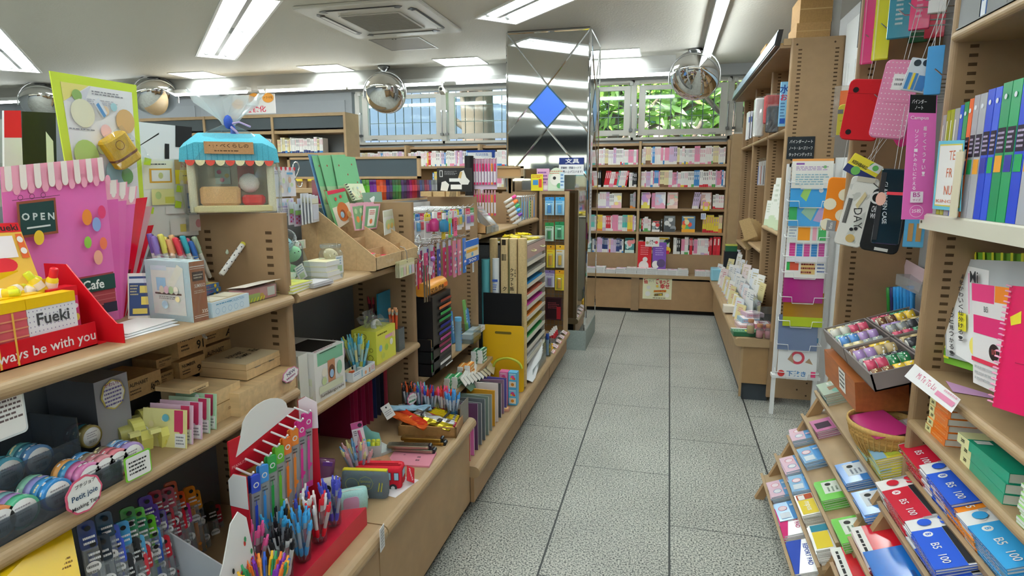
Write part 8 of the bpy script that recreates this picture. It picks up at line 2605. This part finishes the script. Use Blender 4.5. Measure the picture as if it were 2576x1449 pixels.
for i in range(40):
 a=2*PI*i/40
 bk.tube([((.103+.07*math.sin(q*PI/2))*math.cos(a),(.103+.07*math.sin(q*PI/2))*math.sin(a),.108*q)for q in(0,.3,.6,1)],.0035,'c09a58:k',4)
bk.lathe([(.001,.003),(.10,.003)],'a8803f:k',n=28)
rim=MB().lathe([(.168,.104),(.178,.104),(.178,.12),(.168,.12),(.168,.104)],'c8a25e:k',n=28)
p=at(2222,1045,x=1.10)
o=thing('bamboo_basket','round woven bamboo basket under the grey trays','basket',[('weave',bk),('rim',rim)],(1.20,2.24,.625))
o.scale=(.68,.74,.95)
thing('magenta_folder','magenta sheet lying across the bamboo basket','folder',MB().box(-.06,.06,-.1,.1,0,.002,'a82a68:g'),(1.17,2.22,.735),rotm(0,-14,10))
RP((2130,735),(2165,825),1.34,'c4d4dc:g','pale blue card with a green ice lolly picture behind the trays',lambda F:F.rect(.45,.45,.7,.75,'3a9a6a').rect(.52,.2,.62,.45,'c87a5a').disc(.3,.8,.08,'a8c8e0').disc(.2,.3,.08,'a8c8e0'),.004,0,0,(),'picture_card','card')
for i in range(16):
 c,nm=(('e8622a','orange'),('2a3a98','blue'),('3a48a8','blue'),('1f2026','black'),('26262c','black'),('c82a40','red'),('2a2a30','black'),('4ac82a','green'),('2f8a3a','dark green'),('2a2a60','navy'),('2a90d8','sky blue'),('2a98e0','sky blue'),('2a88d0','sky blue'),('3a9ae0','sky blue'),('2a80c8','sky blue'),('3a90d8','sky blue'))[i]
 p=at(2172+i*8.5,770-(14 if i>6 else 0),x=1.42)
 thing('marker','%s marker, %s from the far end in the row behind the grey trays'%(nm,nth(i)),'marker',penparts(c+':g',c+':g',.12,.009,'marker'),(p.x,p.y,p.z-.06),lean(-.1,0),'markers behind the trays')
thing('marker_tray','clear narrow tray holding the markers behind the grey trays','tray',MB().box(1.38,1.46,2.1,2.85,1.12,1.165,'d8dcde:t.3'))
thing('striped_sheet','multicoloured patterned paper leaning against the back panel by the upright','paper',quadsheet([P(2275,710,x=1.44),P(2310,740,x=1.4),P(2330,680,x=1.4),P(2275,650,x=1.48)],'b8a0a8:g'))
# ------------------------------------------------------------------ nearest right bay
w,h=.13,.0
p0=at(2358,548,y=2.03)
q=[at(2268,552,y=2.03),at(2345,552,y=2.03),at(2358,240,y=2.03),at(2290,238,y=2.03)]
mb=quadsheet(q,'d868b4',.004)
F=qface(mb,q)
F.poly([(0,.86),(.97,.86),(.97,1.0),(0,1.0)],'141416').fit('バインダー',.08,.93,.62,.965,'f0f0f0',.01).fit('ノート',.2,.885,.5,.915,'f0f0f0',.01).fit('Campus',.06,.8,.72,.835,'f4e8f0',.01)
for i,ch in enumerate('超軽くてうすい！'):
 F.fit(ch,.55,.72-i*.052,.67,.755-i*.052,'f6ecf4',.015)
for i,ch in enumerate('リングノートみたいに使える'):
 F.fit(ch,.24,.70-i*.038,.36,.728-i*.038,'f6ecf4',.015)
F.rect(.2,.14,.62,.23,'ece0ea').fit('B5',.28,.185,.52,.222,'b04890',.02).fit('サイズ',.28,.15,.54,.172,'b04890',.01).ring(.42,.07,.05,.003,'f0e0ec',1).fit('25枚',.26,.055,.58,.09,'f4e8f0',.01)
thing('binder_sign','tall pink and black board lettered Campus at the end of the binder shelf','sign',mb)
ZBn=1.4555
BN=[('e8ecec:u.5','clear',.022,.27),('d0d838:u.7','yellow green',.022,.28),('d8e048:u.7','yellow green',.022,.28),('e6eaec:u.6','clear',.03,.28),('2a58c8:g','blue',.02,.285),('1f8a4a:g','green',.024,.29),('e8682a:g','orange',.022,.295),('e0dce6:u.8','clear lilac',.03,.30),('e4e4ec:u.8','clear white',.034,.30),('2a48c8:g','deep blue',.034,.305),('3858d8:g','deep blue',.03,.305),('1f8a58:g','deep green',.04,.31),('2a9860:g','deep green',.04,.31),('2a48c8:g','deep blue',.04,.31),('e4e4ec:u.8','clear white',.04,.31),('1f8a58:g','green',.04,.31)]
y=1.995
for i,(c,nm,t,hh)in enumerate(BN):
 b=MB().box(1.175,1.40,y-t+.001,y,ZBn,ZBn+hh,c)
 F=Face(b,(1.175,y,ZBn),(0,-t+.001,0),(0,0,hh))
 if i>3:
  F.rect(.05,.5,.95,.68,'2a1f30').rect(.1,.36,.9,.48,('3a3a98','2a9a5a','e8a03a')[i%3]).lines(.15,.52,.85,.66,4,'c8b8d8').disc(.5,.9,.02,'e8ecf4')
 else:
  F.rect(.2,.1,.4,.9,'f4f6e0')
 thing('ring_binder','%s ring binder, %s from the pink board on the cream metal shelf'%(nm,nth(i)),'binder',b)
 y-=t+.002
q=[at(2345,525,x=1.165),at(2415,532,x=1.165),at(2425,352,x=1.165),at(2362,355,x=1.165)]
mb=quadsheet(q,'6ac0d8',.002)
qface(mb,q).rect(.08,.05,.98,.95,'d8c858').rect(.1,.07,.96,.93,'f0f0ee').txt('TE',.62,.78,.035,'c8623a',-.005).txt('FR',.55,.53,.035,'c8623a',-.005).txt('NU',.55,.28,.035,'c8623a',-.005).fit('KING JI',.15,.09,.9,.15,'c8623a',-.003)
thing('shelf_card','handwritten card with blue border lettered TE FR NU before the binders','sign',mb)
mb=MB().prism([(0,0),(.10,0),(.10,.10),(.03,.17),(0,.17)],'e0d8bc:g',(1.16,1.83,ZBn),(1,0,0),(0,0,1),t=.003)
mb.box(1.157,1.16,1.80,1.84,ZBn,ZBn+.165,'e0d8bc:g')
thing('bookend','cream metal bookend between the clear and the green binders','bookend',mb)
for i,(t,c,nm)in enumerate(((.12,'17171a','black'),(.03,'2a60b0','blue and white'),(.10,'1a1a1d','black'),(.08,'1d1d20','black'),(.05,'d8d03a','yellow spotted'),(.12,'18181b','black'))):
 y=2.06-(0,.125,.158,.26,.345,.40)[i]
 b=MB().box(1.21,1.45,y-t,y,1.964,2.27,c+':g')
 F=Face(b,(1.21,y,1.964),(0,-t,0),(0,0,.306))
 if nm[0]=='y':
  for a in range(6):
   F.disc(.2+.3*(a%3),.05+a*.06,.018,'26261a')
 elif nm[:2]=='bl' and 'w' in nm:
  F.rect(.1,.0,.9,.5,'dfe4ea').lines(.2,.1,.8,.45,4,'2a60b0')
 thing('document_file','%s document file, %s from the upright on the highest near shelf'%(nm,nth(i)),'file',b)
thing('shelf_mat','thin black mat under the files on the highest near shelf','mat',MB().box(1.205,1.5,1.15,2.06,1.9602,1.9635,'1b1b1d:g'))
ZW=.975
def leanbook(tl,tr,br,bl,xt,xb,m,label,deco,t=.006,name='document_case',cat='file',ex=()):
 q=[at(*bl,x=xb),at(*br,x=xb),at(*tr,x=xt),at(*tl,x=xt)]
 mb=quadsheet(q,m,t)
 deco(qface(mb,q))
 thing(name,label,cat,[('cover',mb)]+list(ex)if ex else mb)
def gcase(F):
 F.rect(.0,0,1,1,'6aa030')
 for i in range(24):
  F.rect(0,i/24,.07,i/24+.02,'d8d83a')if i%2 else F.rect(i/24,.93,i/24+.02,1,'d8d83a')
 F.rect(.08,.06,1,.93,'b4b8bc').poly([(.1,.12),(.55,.02),(.58,.84),(.1,.9)],'f0f0f2')
 for k,(s,u)in enumerate((('中身が見えて、さっと見つかる!',.16),('書類をかわいく仕分ける!',.30))):
  if k:
   F.rect(u-.02,.3,u+.07,.45,'f0e43a')
  for i,ch in enumerate(s):
   F.fit(ch,u,.82-i*.053-(.02 if k else 0),u+.055,.86-i*.053-(.02 if k else 0),'2a2c30',.015)
 F.rect(.42,.45,.435,.8,'e8a8c8').fit('Mi',.44,.72,.52,.82,'2a2c30',.01).disc(.5,.2,.08,'f0e070')
leanbook((2362,632),(2640,640),(2620,985),(2375,912),1.33,1.27,'dfe4e4:g','green striped clear document case with a white Japanese card insert',gcase)
leanbook((2445,712),(2545,725),(2530,1000),(2448,962),1.26,1.235,'f0ecee:g','pink and white B5 insert pack leaning before the striped case',lambda F:F.rect(0,.82,.6,1,'d83a78').rect(.62,.84,1,1,'e8862a').rect(.05,.5,.9,.68,'d02a6c').txt('B5',.4,.75,.022,'6a6a70',.01).disc(.65,.36,.08,'2a1a1c').txt('1/3',.65,.36,.018,'e86a6a',.02).rect(0,.22,1,.26,'c82a48').lines(.1,.04,.8,.2,3,'b8b8bc'),.004,'insert_pack','paper pack')
sp_=MB()
for i in range(22):
 c_=at(2547,720,x=1.25).lerp(at(2500,1010,x=1.2),i/21)
 sp_.tube([c_+V((-.004,.006,0)),c_+V((-.012,0,.002)),c_+V((-.004,-.008,0))],.0022,'f0a8c8:g',5)
leanbook((2540,718),(2680,730),(2660,1075),(2496,1022),1.25,1.20,'d8155c:g','hot pink ring notebook with a yellow arrow at the right picture edge',lambda F:F.poly([(.1,.74),(.3,.80),(.32,.7),(.14,.67)],'e8d83a').rect(.3,.38,.8,.385,'8a1038'),.012,'ring_notebook','notebook',[('spiral',sp_)])
q=[at(2302,915,x=1.19),at(2276,945,x=1.17),at(2395,1037,x=1.17),at(2417,1005,x=1.19)]
mb=MB().add(q+[p_-V((.001,0,.002))for p_ in q],[(0,1,2,3),(7,6,5,4),(0,4,5,1),(1,5,6,2),(2,6,7,3),(3,7,4,0)],'f2f1f2')
Face(mb,q[1],q[2]-q[1],q[0]-q[1]).txt('Mi Te To Lu',.38,.5,.026,'d8628a',-.004).rect(.62,.2,.95,.5,'e090b0').lines(.7,.6,.95,.85,1,'d8a8b8')
thing('shelf_talker','white label strip lettered Mi Te To Lu over the near wooden shelf edge','sign',mb)
thing('lilac_card','lilac triangular card lying on the near wooden shelf behind the label strip','card',MB().prism([(0,0),(.12,-.05),(.02,.1)],'d0a0cc',(1.225,1.86,ZW+.003),(1,0,0),(0,1,0),t=.001))
# stacks on the lower shelf and the racks
def nbk(w,d,h,c,page='e9e8e4',sp=None,deco=None):
 return bookm(w,d,h,c+':v',page,(sp or c)+':v',deco)
def nstk(px,py,lip,me,h,n,label,grp,seed=1,rj=2.0):
 """pile on a sloping step, its top cover centred at px, py in the photo"""
 d=max(v.co.y for v in me.vertices)
 al,no=V((math.cos(SLOPE),0,math.sin(SLOPE))),V((-math.sin(SLOPE),0,math.cos(SLOPE)))
 b=V((lip[0],0,lip[1]))
 y=at(px,py,x=(b+al*d/2+no*n*h).x).y
 r=random.Random(seed)
 for i in range(n):
  w_='lowest' if i==0 else 'topmost' if i==n-1 else nth(i)
  o=b+al*(.002+r.uniform(0,.004))+no*(i*(h+.0003)+.0005)
  thing('notebook',label.replace('#',w_),'notebook',me,(o.x,y+r.uniform(-.003,.003),o.z),(SLOPE,0,FR+math.radians(r.uniform(-rj,rj))),grp)
def camp(c,cn):
 def d(mb,s,t):
  s.rect(.0,.15,.26,.9,'f2f2f2').lines(.35,.3,.9,.7,1,'f0d8dc')
  t.rect(0,0,1,1,'f1f0ef').rect(.26,0,1,.44,c).disc(.36,.2,.07,'f4f4f4').txt('A' if cn=='red' else 'B',.36,.2,.018,c,.02).txt('B5',.6,.2,.028,'f4f4f4',.01).txt('100',.84,.2,.028,'f4f4f4',.01).rect(.26,.44,.98,.57,'18181c').disc(.55,.82,.2,c).disc(.13,.25,.1,c).txt('Sus',.14,.68,.055,c,.04,90).lines(.02,.03,.06,.95,1,'9a9a9e').txt('えい',.52,.82,.03,'f2e8e8',.0)
 return d
ZL=.815
o20=nbk(.13,.16,.020,'e87a1e','e8e6de',None,lambda mb,s,t:s.rect(0,0,.3,1,'ece6a8').txt('200',.15,.5,.012,'2a2a20',.02).lines(.4,.3,.9,.7,1,'f0a860'))
stack('notebook',[o20]*6,.0206,'# orange banded memo block in the stack marked 200 by the upright','notebook',(1.225,1.93,ZL),FR,'orange memo blocks',21)
g20=nbk(.24,.18,.025,'1f9a7a','e8e6de',None,lambda mb,s,t:(s.rect(0,0,.25,1,'ece8b0').txt('200',.12,.5,.013,'2a2a20',.02),t.rect(0,.0,.2,1,'e6e6b0').disc(.1,.55,.16,'1d1a16').txt('200',.1,.55,.018,'e8e0c0',.01).rect(.24,.05,.33,.25,'e8f0ec').lines(.6,.4,.95,.6,2,'5ab890')))
stack('notebook',[g20]*3,.0256,'# green thick notebook in the stack marked 200 on the near lower shelf','notebook',(1.22,1.665,ZL),FR,'green thick notebooks',22)
w20=nbk(.2,.18,.009,'a8d888','f0f0ee','eef0ee',lambda mb,s,t:t.rect(.3,.1,.8,.6,'e8efe4'))
stack('notebook',[w20]*10,.0094,'# pale green covered notebook in the white-edged stack at the right picture edge','notebook',(1.21,1.36,ZL),FR,'pale green notebooks',23)
HB=.0085
mk={}
for c,cn in(('b8142e','red'),('2456c8','blue'),('e8861e','orange'),('38a0dc','light blue')):
 mk[cn]=nbk(.235,.17,HB,c,'e6e4e0',None,camp(c,cn))
for px,py,si,cn,n,wh,sd in((2345,1160,5,'red',9,'upper',1),(2430,1220,5,'blue',10,'upper',2),(2310,1255,4,'red',9,'lower',3),(2470,1300,5,'orange',9,'upper',4),(2395,1365,4,'blue',9,'lower',5),(2560,1385,5,'light blue',9,'upper',6)):
 nstk(px,py,STEPN[si],mk[cn],HB,n,'# %s and white exercise book in the %s of the near rack piles'%(cn,wh),cn+' exercise books, '+wh+' step',sd)
rd_=nbk(.22,.17,.006,'c01a28','e8e4e0',None,lambda mb,s,t:t.rect(.0,.0,1,.2,'f0eeea').lines(.1,.04,.9,.15,1,'2a2a2c').lines(.7,.55,.85,.8,2,'6a0c14'))
be_=nbk(.2,.17,.006,'1a6ac0','e8e8ea',None,lambda mb,s,t:t.lines(.6,.5,.8,.75,2,'0f3a78'))
nstk(2232,1365,STEPN[3],rd_,.006,5,'# red sketch pad in the pile on the third step of the near rack','red pads, third step',7)
nstk(2175,1430,STEPN[2],rd_,.006,5,'# red pad in the pile cut by the bottom edge, near rack','red pads, second step',8)
nstk(2272,1445,STEPN[3],be_,.006,8,'# blue pad in the pile cut by the bottom edge, near rack','blue pads',9)
# small notebooks in the farther rack
pb_=nbk(.14,.10,.007,'a8c8e4','ecebe8','e0c8d8',lambda mb,s,t:t.rect(0,.6,1,1,'6fa8dc').rect(.0,.0,1,.6,'e8c8d8').disc(.3,.35,.18,'f4e8ee').disc(.7,.35,.18,'eef0f4').ring(.3,.35,.18,.02,'d85a7a').ring(.7,.35,.18,.02,'6a90c0').rect(.2,.65,.3,.98,'c8dcee').rect(.6,.65,.7,.98,'f0c8d8'))
bb_=nbk(.14,.10,.007,'8fbce6','ecebe8','8ab0dc',lambda mb,s,t:t.rect(0,.55,1,1,'5a9ad8').disc(.35,.3,.18,'f4e4ea').ring(.35,.3,.18,.02,'d85a7a').rect(.6,.1,.9,.5,'dfeaf4').rect(.2,.62,.3,.98,'cfe0f0'))
for px,py,si,me,n,nm,sd in((2015,1078,2,pb_,4,'pink and blue',31),(1998,1130,1,pb_,7,'pink and blue',32),(2040,1158,2,bb_,5,'blue',33),(1962,1208,0,pb_,5,'pink and blue',34),(2016,1202,1,bb_,8,'blue',35),(1982,1268,0,bb_,6,'blue',36)):
 nstk(px,py,STEP[si],me,.007,n,'# %s little notebook, pile %s of the farther rack, %s step'%(nm,nth(sd-31),nth(si)),'little notebooks pile '+nth(sd-31),sd,4)
ca_=nbk(.16,.12,.006,'f0eee6','f0efec','e0d0d8',lambda mb,s,t:t.txt('Ca',.45,.8,.045,'33363a',.0).rect(.3,.05,.95,.55,'e8d048').txt('mpus',.6,.32,.032,'f6f2dc',.02).rect(.04,.05,.28,.55,'a84a2a').rect(.08,.1,.3,.3,'f2f0ee'))
cb_=nbk(.16,.12,.006,'f0efec','f0efec','d8dce0',lambda mb,s,t:t.txt('Cu',.5,.8,.04,'33363a',.0).rect(.3,.05,.95,.5,'e0c83a').rect(.02,.05,.28,.6,'2a7a90'))
nstk(2042,1300,STEP[1],ca_,.006,8,'# yellow and white Campus notebook in the farther rack, second step','white and yellow notebooks',37)
nstk(2078,1392,STEP[1],cb_,.006,9,'# teal and yellow notebook pile near the middle rail, second step','teal and yellow notebooks',38)
def rp(c):
 return nbk(.21,.15,.006,'f2f1f2','f0f0f0','e6e6e8',lambda mb,s,t:t.poly([(.0,.0),(1,.0),(1,.1),(.0,.38)],c).txt('REPORT PAD',.48,.42,.024,c,.01).rect(.86,.8,.95,.92,c).lines(.1,.55,.35,.75,3,'9a9aa0'))
nstk(2000,1368,STEP[0],rp('c82a70'),.006,6,'# white report pad with magenta corner on the lowest step','magenta report pads',39)
nstk(2035,1436,STEP[0],rp('2a48a8'),.006,6,'# white report pad with blue corner at the bottom edge','blue report pads',40)
gn_=nbk(.15,.11,.008,'6ac048','dff0d4','8ad860',lambda mb,s,t:t.rect(.1,.2,.7,.8,'e4ece0').fit('NOTEBOOK',.15,.82,.85,.95,'c8ecb0',.0).disc(.25,.4,.1,'2a2a2a').lines(.4,.3,.65,.7,3,'7a8a7a'))
bn_=nbk(.15,.11,.008,'4a88d0','dfe8f2','6aa0dc',lambda mb,s,t:t.rect(.1,.2,.7,.8,'e2e8ee').fit('NOTEBOOK',.15,.82,.85,.95,'b8d4f0',.0).disc(.25,.4,.1,'2a2a2a').lines(.4,.3,.65,.7,3,'7a8090'))
for px,py,si,me,n,nm,sd in((2092,1222,2,gn_,5,'green',41),(2148,1290,2,gn_,6,'green',42),(2152,1170,3,bn_,4,'blue',43),(2200,1245,3,bn_,4,'blue',44)):
 nstk(px,py,STEP[si],me,.008,n,'# %s NOTEBOOK pad in the %s of two piles, farther rack'%(nm,'farther' if sd%2 else 'nearer'),nm+' notebook pads '+nth(sd),sd)
yb_=nbk(.13,.12,.008,'d8d048','e8e4d0','c8c850',lambda mb,s,t:t.rect(.0,.7,1,1,'2a2a2c').disc(.3,.85,.12,'e8c83a').disc(.75,.85,.1,'e8d84a').rect(.1,.35,.9,.65,'b8c848').rect(.0,.0,1,.3,'88b0c8'))
for px,py,n,nm,sd in((2192,1090,11,'farther',51),(2232,1150,12,'nearer',52)):
 nstk(px,py,STEP[4],yb_,.008,n,'# yellow and black notebook in the %s tall pile, farther rack'%nm,nm+' yellow black pile',sd)
pk_=nbk(.12,.12,.009,'c87aa8','e8e0e0','8a3a5a',lambda mb,s,t:t.rect(.3,.1,.8,.6,'3a2a38').rect(.0,.7,1,1,'e8b8d0'))
nstk(2080,1048,STEP[3],pk_,.009,4,'# pink and black notebook in the pile at the far end rail','pink black notebooks',53)
mg_=nbk(.15,.17,.01,'b8c8b8','e8e4d8','5a90b0',lambda mb,s,t:t.rect(.4,.2,.7,.8,'8a6a50').rect(.0,.85,.3,1,'d85a98').lines(.1,.2,.35,.7,4,'e8e8e4').disc(.8,.4,.15,'7ab0a0'))
nstk(2108,1005,STEP[4],mg_,.01,5,'# patterned letter set in the pile beside the bamboo basket','patterned letter sets',54)
gy_=nbk(.10,.10,.009,'c8c0bc','e8e6e4','d8d0d0',lambda mb,s,t:t.disc(.5,.4,.2,'c85a58').rect(.1,.7,.9,.9,'e8e4e0'))
for px,py,nm,sd in((2262,1078,'farther',55),(2270,1120,'nearer',56)):
 nstk(px,py,STEP[5],gy_,.009,4,'# pale wrapped pad in the %s pile under the shelf end'%nm,nm+' pale pads',sd)
thing('rack_top_board','plain wooden board across the top of the farther rack','board',MB().box(1.30,1.5,2.13,3.04,.605,.62,WOODL))
